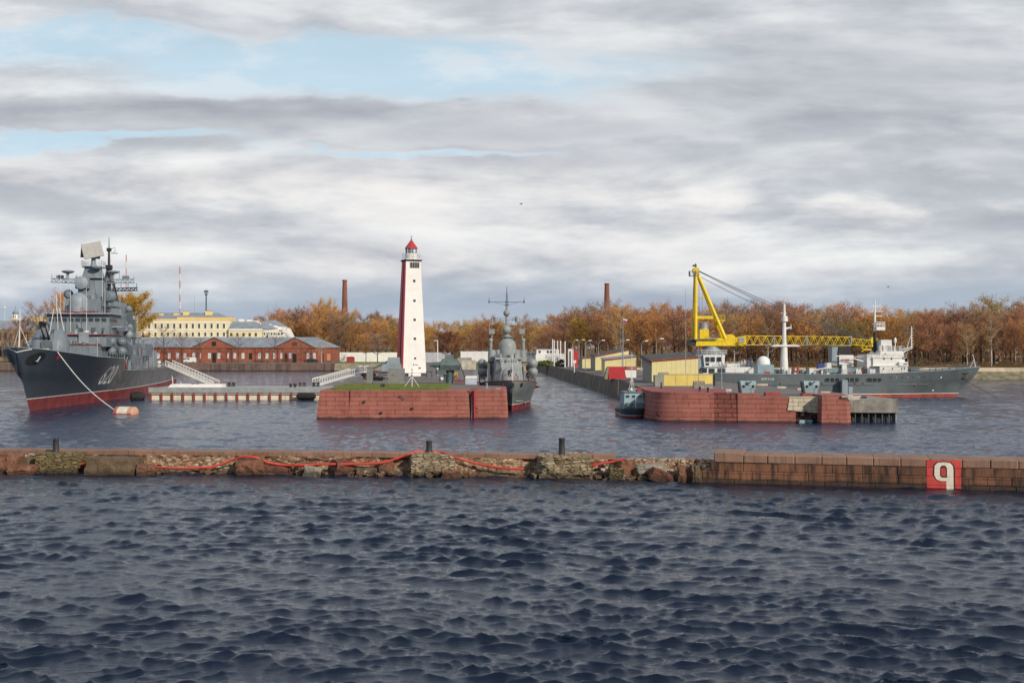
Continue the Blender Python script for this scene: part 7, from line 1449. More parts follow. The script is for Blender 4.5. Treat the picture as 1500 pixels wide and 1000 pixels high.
shrub(822, 528, 425, 4.5, 2.6, m_shr, 'dark green bush by the quay edge below the kiosk'); shrub(800, 530, 470, 12, 1.6, m_lawn2, 'low green hedge in front of the white building', 'hedge', 900)
for (pa, pb, ya, yb, Yd, mt, lab, nm_) in ((495, 582, 516, 523.5, 600, m_trimw, 'long white fence behind the lawn left of the lighthouse', 'fence'), (623, 660, 516, 524, 520, M('grey_fence', (.42, .43, .45), .7, .1, .5), 'grey white wall behind the pier right of the lighthouse', 'wall'), (675, 717, 514.5, 521, 600, m_wht2, 'bright white board fence beyond the pier left of the corvette', 'fence'), (767, 786, 515.5, 522, 640, m_wht2, 'white low building with small dark windows just right of the corvette', 'building')):
    l = px2(pa, yb, Yd); r = px2(pb, ya, Yd); t_ = thing(nm_, lab, 'fence' if nm_ != 'building' else 'building', ((l.x + r.x) / 2, Yd, GZ), local=False); part(t_, 'panel', mt, lambda b: b.box(l.x, r.x, Yd, Yd + .3, GZ - .1, r.z), smooth=False)
    nn = int((r.x - l.x) / 3); 
    if nm_ != 'building':
        for k in range(nn + 1): part(t_, 'post', mt, lambda b: b.box(l.x + k * (r.x - l.x) / nn - .1, l.x + k * (r.x - l.x) / nn + .1, Yd - .1, Yd + .4, GZ - .1, r.z + .1), smooth=False)
    else:
        for k in range(4): part(t_, 'window', m_glass, lambda b: b.box(l.x + 1 + k * 1.6, l.x + 1.9 + k * 1.6, Yd - .05, Yd + .02, r.z - 1.5, r.z - .8), smooth=False)
simple('shed_small', m_gshed, lambda b: b.box(px2(650, 520, 560).x, px2(676, 520, 560).x, 560, 564, GZ, px2(0, 512, 560).z), 'low grey shed beside the dark maroon tree', 'shed', smooth=False) if False else None
simple('ramp', M('tan_ramp', (.45, .31, .18), .9, .15, .5), lambda b: b.hexa([(px2(764, 542, 560).x, 560, 0), (px2(777, 542, 560).x, 560, 0), (px2(786, 542, 560).x, 660, 0), (px2(764, 542, 560).x, 660, 0), (px2(764, 542, 560).x, 560, .3), (px2(766, 542, 560).x, 560, .3), (px2(786, 542, 560).x, 660, 3.9), (px2(766, 542, 560).x, 660, 3.9)]), 'tan earth slope at the inner end of the channel behind the corvette', 'earth slope', smooth=False)
# red container on the lawn
q = px2(513, 530, 560); rs = thing('red_shed', 'small red shed on the far lawn left of the lighthouse', 'shed', (q.x, 560, GZ)); part(rs, 'wall', m_redd, lambda b: b.box(-1.7, 1.7, 0, 2.5, 0, 2.1), smooth=False); part(rs, 'roof', m_red, lambda b: b.upright([(-1.9, 2.05), (1.9, 2.05), (1.2, 2.75), (-1.2, 2.75)], -.15, 2.65), smooth=False)

# ================================================================ BUILDINGS ON THE LEFT SHORE
def FX(px, Yd): return (px - 750) * Yd / F
def FZ(py, Yd): return H - (py - 510) * Yd / F
bk = thing('brick_barracks', 'long single storey red brick barracks with grey hipped roof and two pediments', 'building', (FX(350, 561), 561, GZ), local=False)
YB = 561.0; xL, xR = FX(168, YB), FX(490, YB); ze = FZ(508.8, YB)
part(bk, 'wall', m_brick, lambda b: b.box(xL, xR, YB, YB + 17, GZ - .3, ze), smooth=False)
part(bk, 'plinth', M('plinth_stone', (.16, .10, .08), .9, .25, .6), lambda b: b.box(xL - .1, xR + .1, YB - .12, YB + 17.1, GZ - .3, GZ + .75), smooth=False)
zr = FZ(493.8, YB + 8.5)
part(bk, 'roof', m_roofm, lambda b: b.hexa([(xL - .6, YB - .6, ze + .02), (xR + .6, YB - .6, ze + .02), (xR + .6, YB + 17.6, ze + .02), (xL - .6, YB + 17.6, ze + .02), (xL + 6, YB + 8.2, zr), (xR - 9.5, YB + 8.2, zr), (xR - 9.5, YB + 8.8, zr), (xL + 6, YB + 8.8, zr)]), smooth=False)
part(bk, 'eaves_cornice', m_brick, lambda b: b.box(xL - .25, xR + .25, YB - .28, YB + 17.2, ze - .45, ze + .015), smooth=False)
for pc, ph in ((313.8, 35.5), (431.7, 32)):
    x0, x1, xc = FX(pc - ph, YB), FX(pc + ph, YB), FX(pc, YB); xw = (x1 - x0)
    pdm = part(bk, 'pediment', m_brick, lambda b: (b.upright([(x0 + 1.0, ze - .1), (x1 - 1.0, ze - .1), (xc, zr - .55)], YB - .55, YB + 7)), smooth=False)
    part(pdm, 'pediment_roof', m_roofm, lambda b: (b.upright([(x0, ze - .05), (x0 + .3, ze - .15), (xc, zr - .2), (x1 - .3, ze - .15), (x1, ze - .05), (xc, zr + .12)], YB - .95, YB + 8.3)), smooth=False)
    part(pdm, 'string_course', M('brick_trim', (.24, .09, .06), .85, .2, 1), lambda b: b.box(x0 + .8, x1 - .8, YB - .62, YB, ze - .35, ze - .1), smooth=False)
    part(pdm, 'projecting_bay', m_brick, lambda b: b.box(xc - xw * .27, xc + xw * .27, YB - .35, YB + 1, GZ - .2, ze - .3), smooth=False)
    d_ = part(pdm, 'attic_opening', m_black if pc < 400 else m_broof, lambda b: b.cbox((xc, YB - .55, FZ(503.4, YB)), (1.95 if pc < 400 else 2.4, .16, 1.9 if pc < 400 else 1.5)), smooth=False)
wpx = [176, 187, 198, 210, 221, 232, 248, 260, 271, 283.8, 295, 307, 321, 333.5, 344, 356, 380, 391, 402, 412.5, 425, 451, 460.5]
for px in wpx:
    pc_ = min(abs(px - 313.8), abs(px - 431.7)); yf = YB - (.35 if pc_ < 18 else 0)
    o = part(bk, 'window', m_trimw, lambda b: b.box(FX(px - 1.95, YB), FX(px + 1.95, YB), yf - .1, yf + .1, FZ(525.2, YB), FZ(517, YB)), smooth=False)
    part(o, 'pane', m_frost, lambda b: b.box(FX(px - 1.5, YB), FX(px + 1.5, YB), yf - .13, yf - .09, FZ(524.7, YB), FZ(517.5, YB)), smooth=False)
    part(bk, 'window_arch', M('brick_trim', (.24, .09, .06)), lambda b: b.box(FX(px - 2.4, YB), FX(px + 2.4, YB), yf - .14, yf, FZ(516.9, YB), FZ(515.6, YB)), smooth=False)
for px, y1 in ((314, 516.8), (432, 518)): part(bk, 'door', m_black, lambda b: b.box(FX(px - 2.7, YB), FX(px + 2.7, YB), YB - .46, YB - .3, GZ, FZ(y1, YB)), smooth=False)
part(bk, 'dark_window', m_black, lambda b: b.box(FX(364.8, YB), FX(369.6, YB), YB - .08, YB + .1, FZ(526, YB), FZ(517, YB)), smooth=False)
part(bk, 'boarded_window', M('orange_boards', (.50, .24, .12), .8, .1, 1), lambda b: b.box(FX(479, YB), FX(484, YB), YB - .08, YB + .1, FZ(527.5, YB), FZ(518, YB)), smooth=False)
for px in (241, 289, 339, 374, 407, 456, 474): part(bk, 'downpipe', m_broof, lambda b: b.cyl((FX(px, YB), YB - .2, GZ), (FX(px, YB), YB - .2, ze - .3), .09, n=6))
for px in (202, 262, 352, 386, 445): part(bk, 'roof_vent', m_broof, lambda b: b.box(FX(px - 1, YB), FX(px + 1, YB), YB + 8.0, YB + 9.2, zr - .4, zr + .9), smooth=False) if px in (202, 386) else None
# yellow administrative building
yb2 = thing('yellow_building', 'long pale yellow three storey building with ochre parapet behind the barracks', 'building', (FX(280, 650), 650, GZ), local=False)
YY = 650.0; X = lambda p: FX(p, YY); Zt = lambda p: FZ(p, YY)
part(yb2, 'wall', m_ywall2, lambda b: b.box(X(168), X(336), YY, YY + 16, GZ, Zt(471)), smooth=False)
part(yb2, 'white_band', m_trimw, lambda b: (b.box(X(167.7), X(336.3), YY - .15, YY + 16.1, Zt(473.2), Zt(470.8)), b.box(X(167.7), X(336.3), YY - .12, YY + .1, Zt(484.0), Zt(482.2))), smooth=False)
part(yb2, 'parapet', m_ywall, lambda b: (b.box(X(168), X(259), YY - .02, YY + 15, Zt(470.8), Zt(467)), b.box(X(259), X(336), YY - .04, YY + 15, Zt(470.8), Zt(464.6))), smooth=False)
part(yb2, 'roof', m_roofm, lambda b: b.hexa([(X(168), YY + .5, Zt(467)), (X(335), YY + .5, Zt(467)), (X(335), YY + 15.5, Zt(467)), (X(168), YY + 15.5, Zt(467)), (X(168), YY + 7, Zt(457.6)), (X(314), YY + 7, Zt(457.6)), (X(314), YY + 9, Zt(457.6)), (X(168), YY + 9, Zt(457.6))]), smooth=False)
for (pa, pb, yt) in ((229.5, 236, 458.6), (250.5, 258.5, 458.3), (264.5, 273, 455.6), (297.5, 307.5, 455.2), (331, 337, 464)): 
    ch = part(yb2, 'chimney', m_ywall, lambda b: b.box(X(pa), X(pb), YY + 4.5, YY + 7, Zt(467.5), Zt(yt)), smooth=False); part(ch, 'chimney_cap', m_roofm, lambda b: b.box(X(pa - .3), X(pb + .3), YY + 4.4, YY + 7.1, Zt(yt), Zt(yt - .5)), smooth=False)
for i in range(17):
    px = 182.3 + i * 9.12
    if px > 332: break
    for (ya, yb) in ((474.0, 480.8), (486.8, 492.3)):
        f_ = part(yb2, 'window', m_trimw, lambda b: b.box(X(px - 2.5), X(px + 2.5), YY - .1, YY + .1, Zt(yb + .6), Zt(ya - .5)), smooth=False); part(f_, 'pane', M('window_brown_glass', (.10, .07, .05), .3, .3, 2), lambda b: b.box(X(px - 1.5), X(px + 1.5), YY - .14, YY - .09, Zt(yb), Zt(ya)), smooth=False)
w2 = thing('yellow_wing', 'lower pale yellow wing with blue grey roof right of the main yellow building', 'building', (FX(360, 648), 648, GZ), local=False)
part(w2, 'wall', m_ywall2, lambda b: b.box(X(336.4), X(385), YY - 2, YY + 14, GZ, Zt(482)), smooth=False); part(w2, 'cornice', m_trimw, lambda b: b.box(X(336.2), X(385.6), YY - 2.3, YY + 14, Zt(484), Zt(481.6)), smooth=False)
part(w2, 'roof', m_roofm, lambda b: b.hexa([(X(336.4), YY - 2.3, Zt(481.6)), (X(387), YY - 2.3, Zt(481.6)), (X(387), YY + 14, Zt(481.6)), (X(336.4), YY + 14, Zt(481.6)), (X(336.4), YY + 5, Zt(470.6)), (X(371), YY + 5, Zt(470.6)), (X(371), YY + 7, Zt(470.6)), (X(336.4), YY + 7, Zt(470.6))]), smooth=False)
for i in range(5): px = 340 + i * 9.0; part(w2, 'window', M('window_brown_glass', (.10, .07, .05)), lambda b: b.box(X(px - 1.6), X(px + 1.6), YY - 2.1, YY - 1.9, Zt(492.5), Zt(487.5)), smooth=False)
w3 = thing('balcony_wing', 'pale wing with white balconies and dormer parapets at the end of the yellow building', 'building', (FX(400, 660), 660, GZ), local=False)
part(w3, 'wall', m_trimw, lambda b: b.hexa([(X(385.5), 652, GZ), (X(416), 700, GZ), (X(416), 720, GZ), (X(380), 700, GZ), (X(385.5), 652, Zt(484)), (FX(416, 700), 700, FZ(480, 700)), (FX(416, 700), 720, FZ(480, 700)), (X(380), 700, Zt(484))]), smooth=False)
part(w3, 'roof', m_roofm, lambda b: b.hexa([(X(384), 651, Zt(483)), (FX(416, 700), 699, FZ(480, 700)), (FX(416, 700), 721, FZ(480, 700)), (X(366), 700, Zt(483)), (X(374), 665, Zt(470)), (FX(399, 700), 705, FZ(468, 700)), (FX(399, 700), 711, FZ(468, 700)), (X(368), 690, Zt(469))]), smooth=False)
for i, (px, py) in enumerate(((360, 468), (370, 468.5), (378, 470), (386, 472.5), (393, 474.5), (400, 476.5), (406, 478), (411, 478.5))): part(w3, 'dormer', m_trimw, lambda b: b.box(FX(px - 3.2, 680), FX(px + 3.2, 680), 668 + i * 3, 672 + i * 3, FZ(py + 5, 680), FZ(py, 680)), smooth=False)
for i in range(6):
    px = 387 + i * 5; Yd = 650 + i * 7.5; part(w3, 'balcony', m_trimw, lambda b: (b.box(FX(px, Yd), FX(px + 4.4, Yd), Yd - 1.6, Yd, FZ(486.2, Yd), FZ(485.2, Yd)), b.box(FX(px, Yd), FX(px + 4.4, Yd), Yd - 1.6, Yd, FZ(492, Yd), FZ(491, Yd)), b.cyl((FX(px, Yd), Yd - 1.6, GZ), (FX(px, Yd), Yd - 1.6, FZ(485, Yd)), .15, n=5)), smooth=False)
    part(w3, 'window', M('window_brown_glass', (.10, .07, .05)), lambda b: b.box(FX(px + 1, Yd + 4), FX(px + 3.4, Yd + 4), Yd + .0, Yd + .2, FZ(491, Yd), FZ(487, Yd)), smooth=False)
# buildings at the extreme left
ob_ = thing('ochre_building', 'ochre yellow building with tall windows partly hidden behind the destroyer bow', 'building', (FX(60, 620), 620, GZ), local=False); YO = 620.0
part(ob_, 'wall', m_ywall, lambda b: b.box(FX(44, YO), FX(84, YO), YO, YO + 14, GZ, FZ(464, YO)), smooth=False); part(ob_, 'cornice', m_trimw, lambda b: b.box(FX(43.6, YO), FX(84.4, YO), YO - .2, YO + 14, FZ(471.5, YO), FZ(470.3, YO)), smooth=False)
for i in range(5):
    for ya in (474, 488, 503): part(ob_, 'window', M('window_brown_glass', (.1, .07, .05)), lambda b: b.box(FX(47 + i * 7.6, YO), FX(50.6 + i * 7.6, YO), YO - .06, YO + .1, FZ(ya + 7, YO), FZ(ya, YO)), smooth=False)
tb_ = thing('tan_building', 'long tan building with arched windows and grey roof at the far left shore', 'building', (FX(20, 600), 600, GZ), local=False); YT = 600.0
m_tanw = M('tan_plaster', (.34, .25, .14), .85, .2, .4, stain=(.2, .14, .08), stamt=.4)
part(tb_, 'wall', m_tanw, lambda b: b.box(FX(-70, YT), FX(44, YT), YT, YT + 16, GZ, FZ(483, YT)), smooth=False)
part(tb_, 'roof', m_roofm, lambda b: b.hexa([(FX(-71, YT), YT - .5, FZ(483, YT)), (FX(44.5, YT), YT - .5, FZ(483, YT)), (FX(44.5, YT), YT + 16.5, FZ(483, YT)), (FX(-71, YT), YT + 16.5, FZ(483, YT)), (FX(-68, YT), YT + 7.5, FZ(469, YT)), (FX(40, YT), YT + 7.5, FZ(469, YT)), (FX(40, YT), YT + 8.5, FZ(469, YT)), (FX(-68, YT), YT + 8.5, FZ(469, YT))]), smooth=False)
for i in range(14): part(tb_, 'arched_window', m_broof, lambda b: b.upright([(FX(-66 + i * 8, YT), FZ(499, YT)), (FX(-62 + i * 8, YT), FZ(499, YT)), (FX(-62 + i * 8, YT), FZ(488.5, YT)), (FX(-63 + i * 8, YT), FZ(486.6, YT)), (FX(-65 + i * 8, YT), FZ(486.6, YT)), (FX(-66 + i * 8, YT), FZ(488.5, YT))], YT - .06, YT + .1), smooth=False)
for i in range(14): part(tb_, 'lower_window', m_black, lambda b: b.box(FX(-66 + i * 8, YT), FX(-62 + i * 8, YT), YT - .06, YT + .1, FZ(522, YT), FZ(507, YT)), smooth=False)
cc = thing('church', 'distant church tower with small grey onion dome above the far left roofs', 'church', (FX(19, 800), 800, GZ)); sc8 = 800 / F
part(cc, 'nave', m_cream, lambda b: b.box(-2.4, 5.2, 0, 10, 0, FZ(466, 800) - GZ), smooth=False); part(cc, 'drum', m_trimw, lambda b: b.lathe((0, 4, FZ(467, 800) - GZ), [(1.35, 0), (1.2, 3.6)], 12)); part(cc, 'onion_dome', m_roofm, lambda b: b.lathe((0, 4, FZ(460.2, 800) - GZ), [(1.1, 0), (1.75, .5), (1.9, 1.1), (1.5, 1.9), (.7, 2.8), (.25, 3.6), (.1, 4.2)], 16)); part(cc, 'cross', m_dk, lambda b: (b.cyl((0, 4, FZ(452, 800) - GZ - .5), (0, 4, FZ(448, 800) - GZ), .08, n=4), b.cbox((0, 4, FZ(450, 800) - GZ), (.9, .1, .12))))
for part_ in ('',):
    for wp in (-1, 1): part(cc, 'belfry_window', m_glass, lambda b: b.cbox((wp * .5, 2.75, FZ(463.5, 800) - GZ), (.45, .1, 1.6)), smooth=False)
# chimneys and masts
for px, yt, yb, Yd, r0, r1, lab in ((505, 410, 460, 900, 2.1, 1.55, 'tall round brick chimney rising over the trees left of the lighthouse'), (889, 415, 455, 950, 2.3, 1.7, 'brick chimney above the trees over the yellow sheds')):
    t_ = thing('brick_chimney', lab, 'chimney', (FX(px, Yd), Yd, GZ)); zt = FZ(yt, Yd) - GZ; part(t_, 'shaft', m_chim, lambda b: b.cyl((0, 0, 0), (0, 0, zt), r0 * 1.5, r1, 20)); part(t_, 'rim', m_chim, lambda b: b.lathe((0, 0, zt - 1.2), [(r1 + .05, 0), (r1 + .3, .3), (r1 + .3, 1.1), (r1, 1.25)], 20))
def rwmast(px, yt, Yd, w_, lab, n=7):
    t_ = thing('striped_mast', lab, 'mast', (FX(px, Yd), Yd, GZ)); zt = FZ(yt, Yd) - GZ; zb = FZ(462, Yd) - GZ
    part(t_, 'lower_shaft', m_wht2, lambda b: b.cyl((0, 0, 0), (0, 0, zb), w_ * .55, w_ * .5, 10))
    for k in range(n): part(t_, 'stripe', (M('mast_hazed_red', (.50, .26, .23), .6, .1, 1), M('mast_hazed_white', (.58, .58, .60), .6, .1, 1))[k % 2], lambda b: b.cyl((0, 0, zb + (zt - zb) * (n - 1 - k) / n), (0, 0, zb + (zt - zb) * (n - k) / n), w_ * .5, w_ * .45, 10))  # stripe colours paled: distance haze mixed into the paint
rwmast(263.5, 391, 1000, 1.3, 'red and white striped tall mast above the yellow building'); rwmast(185, 373, 1000, 1.0, 'faint red and white mast just behind the destroyer lattice mast', 9)
simple('radio_mast', m_navd, lambda b: (b.cyl((FX(302, 700), 700, GZ), (FX(302, 700), 700, FZ(432, 700)), .5, .35, 6), b.cyl((FX(302, 700), 700, FZ(432, 700)), (FX(302, 700), 700, FZ(423, 700)), .12, n=4), b.cbox((FX(302, 700), 700, FZ(427, 700)), (2.4, .5, 1.2)), b.cbox((FX(302, 700), 700, FZ(431, 700)), (1.5, .5, 1))), 'grey radio mast with aerial box behind the yellow building roof', 'mast')
for px, yt in ((285, 433), (393, 444), (404, 440)): simple('thin_mast', m_metal, lambda b: (b.cyl((FX(px, 690), 690, GZ), (FX(px, 690), 690, FZ(yt, 690)), .14, .06, 5), b.cbox((FX(px, 690), 690, FZ(yt + 8, 690)), (.7, .1, .1))), {285: 'thin pole mast between the striped mast and the grey radio mast', 393: 'slender aerial left of the pair above the balcony wing', 404: 'slender aerial right of the pair above the balcony wing'}[px], 'mast')
simple('white_mast', m_wht2, lambda b: (b.cyl((FX(7, 750), 750, GZ), (FX(7, 750), 750, FZ(441, 750)), .22, .08, 6), b.sph((FX(7, 750), 750, FZ(451, 750)), .7, 10)), 'white mast with a round top at the far left edge', 'mast')
# vehicles on the barracks quay
def vehicle(px, w_, h_, mat, label, cat, van):
    t_ = thing('parked_van' if van else 'parked_car', label, cat, (FX(px, 550), 550, GZ)); hw_ = w_ / 2
    part(t_, 'body', mat, lambda b: b.ring([[(-hw_, y_, .35), (hw_, y_, .35), (hw_ * .98, y_, h_ * .95 if van else h_ * .62), (hw_ * .1 if van else hw_ * .7, y_, h_ if van else h_ * .66), (-hw_ * .15 if van else hw_ * .35, y_, h_), (-hw_ * .35 if van else -hw_ * .3, y_, h_ * .98), (-hw_ * .55, y_, h_ * .6), (-hw_, y_, h_ * .5)] for y_ in (0, 1.8)]), ang=25)
    part(t_, 'side_window', m_glass, lambda b: b.hexa([(-hw_ * .42, -.03, h_ * .6), (hw_ * (.0 if van else .5), -.03, h_ * .6), (hw_ * (.0 if van else .5), .05, h_ * .6), (-hw_ * .42, .05, h_ * .6), (-hw_ * .26, -.03, h_ * .9), (hw_ * (.0 if van else .32), -.03, h_ * .9), (hw_ * (.0 if van else .32), .05, h_ * .9), (-hw_ * .26, .05, h_ * .9)]), smooth=False)
    for x in (-hw_ * .62, hw_ * .62): wl_ = part(t_, 'wheel', m_rub, lambda b: b.cyl((x, -.04, .34), (x, .25, .34), .34, n=14)); part(wl_, 'rim', m_metal, lambda b: b.cyl((x, -.07, .34), (x, -.03, .34), .18, n=10))
    for y_ in (.25, 1.5): part(t_, 'headlight', m_glassl, lambda b: b.cbox((-hw_ - .01, y_, .75), (.06, .25, .15)))
vehicle(277.5, 5.4, 2.45, m_wht2, 'white van parked before the brick barracks', 'van', True); vehicle(455, 6.2, 1.9, m_black, 'dark car parked before the right end of the brick barracks', 'car', False)

# ================================================================ TREES
def leafmat(name, c1, c2, c3, hue=.25):
    m, t = newmat(name); g = t.N('ShaderNodeNewGeometry').outputs['Position']; oi = t.N('ShaderNodeObjectInfo').outputs['Random']
    n1 = t.noise(g, .55, 3, .6); n2 = t.noise(g, 3.5, 2, .6)
    c = t.mix(t.ramp(n1, .35, .65), c1, c2); c = t.mix(t.ramp(t.m('ADD', n2, t.m('MULTIPLY', t.m('SUBTRACT', oi, .5), hue)), .50, .72), c, c3)
    v = t.m('ADD', .92, t.m('MULTIPLY', oi, .66)); c = t.mix(1.0, c, t.N('ShaderNodeCombineXYZ', {0: v, 1: v, 2: v}).outputs[0], 'MULTIPLY')
    p = t.N('ShaderNodeBsdfPrincipled', {'Base Color': c, 'Roughness': .85, 'Specular IOR Level': .15}); tr = t.N('ShaderNodeBsdfTranslucent', {'Color': c}); mx = t.N('ShaderNodeMixShader', {0: .22, 1: p.outputs[0], 2: tr.outputs[0]})
    t.N('ShaderNodeOutputMaterial', {0: mx.outputs[0]}); return m
K = {
 'rust':   dict(desc='rust brown tree with fine bare twigs', cr=leafmat('rust_twigs', (.28, .14, .092), (.34, .17, .10), (.41, .20, .095)), tk=None, tw=3000, lf=900, w=.46),
 'orange': dict(desc='orange leaved tree', cr=leafmat('orange_leaves', (.46, .22, .075), (.54, .28, .09), (.38, .18, .08)), tk=None, tw=1500, lf=2300, w=.5),
 'gold':   dict(desc='golden yellow tree', cr=leafmat('gold_leaves', (.48, .30, .05), (.40, .23, .045), (.30, .15, .04)), tk=None, tw=1000, lf=2900, w=.45),
 'bare':   dict(desc='bare grey brown tree', cr=leafmat('bare_twigs', (.24, .18, .145), (.30, .21, .16), (.33, .20, .13)), tk=None, tw=2600, lf=80, w=.48),
 'birch':  dict(desc='pale trunked birch with thin crown', cr=leafmat('birch_twigs', (.28, .17, .09), (.34, .19, .08), (.38, .24, .07)), tk='w', tw=1700, lf=500, w=.36),
 'olive':  dict(desc='olive brown tree', cr=leafmat('olive_leaves', (.27, .22, .09), (.33, .24, .09), (.38, .21, .08)), tk=None, tw=2000, lf=1500, w=.5)}
m_bark = M('dark_bark', (.075, .055, .042), .9, .3, 1.5); m_birch = M('birch_bark', (.50, .46, .40), .8, .25, 1.5, stain=(.1, .09, .08), stamt=.5, stz=1)
def tree_mesh(kind, seed, Ht=20.0, wid=None, sparse=1.0, fine=1.0):
    k = K[kind]; rr = random.Random(seed); tr = MB(); W_ = (wid or k['w']) * Ht / 2
    pts = [Vector((0, 0, -.3))]; n = 7
    for i in range(1, n + 1): pts.append(Vector((rr.uniform(-.25, .25) * i * .25, rr.uniform(-.25, .25) * i * .25, Ht * .88 * i / n)))
    r0 = Ht * (.0135 if kind != 'birch' else .010); tr.tube(pts, [r0 * (1 - .85 * i / n) for i in range(n + 1)], 7)
    def at(f): f = f * n; i = min(int(f), n - 1); return pts[i].lerp(pts[i + 1], f - i)
    tips = []
    for i in range(20):
        f = .26 + .7 * (i + rr.random()) / 20; p = at(f); a = i * 2.4 + rr.uniform(-.4, .4); env = math.sin(math.pi * min(1, (f - .12) / .95)) ** .7
        L_ = W_ * env * rr.uniform(.75, 1.15) + .8; d = Vector((math.cos(a), math.sin(a), rr.uniform(.55, 1.15))); q = [p]
        for s_ in range(1, 5): q.append(p + Vector((d.x * L_ * s_ / 4, d.y * L_ * s_ / 4, d.z * L_ * (s_ / 4) ** 1.25 * .8)) + Vector((rr.uniform(-.25, .25), rr.uniform(-.25, .25), rr.uniform(-.2, .2))))
        tr.tube(q, [r0 * .42 * (1 - f * .5) * (1 - s_ / 5) + .015 for s_ in range(5)], 5)
        for s_ in range(4):
            base_ = q[1 + s_ % 4].lerp(q[max(0, s_)], rr.random() * .5); d2 = Vector((math.cos(a + rr.uniform(-1.2, 1.2)), math.sin(a + rr.uniform(-1.2, 1.2)), rr.uniform(.4, 1.3))).normalized(); e_ = base_ + d2 * L_ * rr.uniform(.35, .6)
            tr.tube([base_, base_.lerp(e_, .5) + Vector((0, 0, .12)), e_], [r0 * .16, r0 * .1, .015], 4); tips += [(base_.lerp(e_, t_), L_) for t_ in (.35, .6, .85, 1.0)]
        tips += [(q[3], L_), (q[4], L_)]
    tips += [(at(.93), W_ * .5), (at(1.0), W_ * .5)] * 2
    c_ = MB(); V = []; Fc = []
    for i in range(int(k['tw'] * sparse)):
        p, L_ = rr.choice(tips); p = p + Vector((rr.gauss(0, .45), rr.gauss(0, .45), rr.gauss(0, .4))); d = Vector((rr.gauss(0, .7) + p.x * .09, rr.gauss(0, .7) + p.y * .09, rr.uniform(.3, 1.4))).normalized(); ln_ = rr.uniform(.7, 1.7); w_ = rr.uniform(.035, .075) * fine
        s_ = Vector((rr.uniform(-1, 1), rr.uniform(-1, 1), rr.uniform(-.4, .4))).normalized() * w_; k0 = len(V); V += [p - s_, p + s_, p + d * ln_]; Fc.append((k0, k0 + 1, k0 + 2))
    for i in range(int(k['lf'] * sparse)):
        p, L_ = rr.choice(tips); p = p + Vector((rr.gauss(0, .55), rr.gauss(0, .55), rr.gauss(0, .5))); s_ = rr.uniform(.10, .24)
        a = Vector((rr.gauss(0, 1), rr.gauss(0, 1), rr.gauss(0, 1))).normalized() * s_; b_ = a.orthogonal().normalized() * s_ * .7; k0 = len(V); V += [p - a, p + b_, p + a, p - b_]; Fc.append((k0, k0 + 1, k0 + 2, k0 + 3))
    c_.v = V; c_.f = Fc; return tr, c_
def tree_proto(kind, seed, name=None, **kw):
    tr, c_ = tree_mesh(kind, seed, **kw); t_ = thing(name or ('birch_tree' if kind == 'birch' else 'tree'), '', 'tree')
    tr.build('trunk', m_birch if K[kind]['tk'] else m_bark, t_); c_.build('crown', K[kind]['cr'], t_, smooth=False); return t_
PROT = {}
def place_tree(kind, var, x, yv, hgt, label, group=None, rz=0., wide=1.0, zb=GZ, **kw):
    key = (kind, var) + tuple(sorted(kw.items()))
    if key not in PROT: o = PROT[key] = tree_proto(kind, 100 + var * 7 + len(PROT), **kw)
    else: o = copy_tree(PROT[key])
    s_ = hgt / 20.0; o.location = (x, yv, zb); o.rotation_euler = (0, 0, rz); o.scale = (s_ * wide, s_ * wide, s_); tag(o, label, 'tree', group); return o
rr = random.Random(2024)
TOP = [(372, 470), (385, 462), (400, 455), (420, 450), (445, 449), (465, 450), (479, 438), (495, 452), (520, 455), (560, 459), (600, 462), (630, 465), (650, 472), (690, 466), (720, 470), (745, 470), (770, 466), (800, 462), (830, 458), (850, 446), (875, 444), (900, 448), (930, 442), (960, 444), (1000, 447), (1040, 452), (1080, 446), (1120, 440), (1160, 443), (1200, 452), (1240, 449), (1280, 452), (1320, 452), (1345, 444), (1370, 447), (1400, 452), (1430, 443), (1450, 440), (1480, 446), (1500, 441), (1600, 445), (1900, 445), (-200, 470)]
ZONES = [(372, 470, 'behind the balcony wing and barracks roof', 745), (470, 585, 'behind the long white fence', 660), (585, 690, 'behind the lighthouse', 690), (690, 790, 'behind the corvette', 720), (790, 905, 'behind the white flagpoles and far sheds', 590), (905, 1010, 'behind the street lamps and cream sheds', 470), (1010, 1160, 'behind the yellow crane frame', 432), (1160, 1290, 'behind the crane jib', 428), (1290, 1365, 'behind the supply ship bridge', 428), (1365, 1560, 'on the shore beyond the supply ship bow', 428)]
plan = []
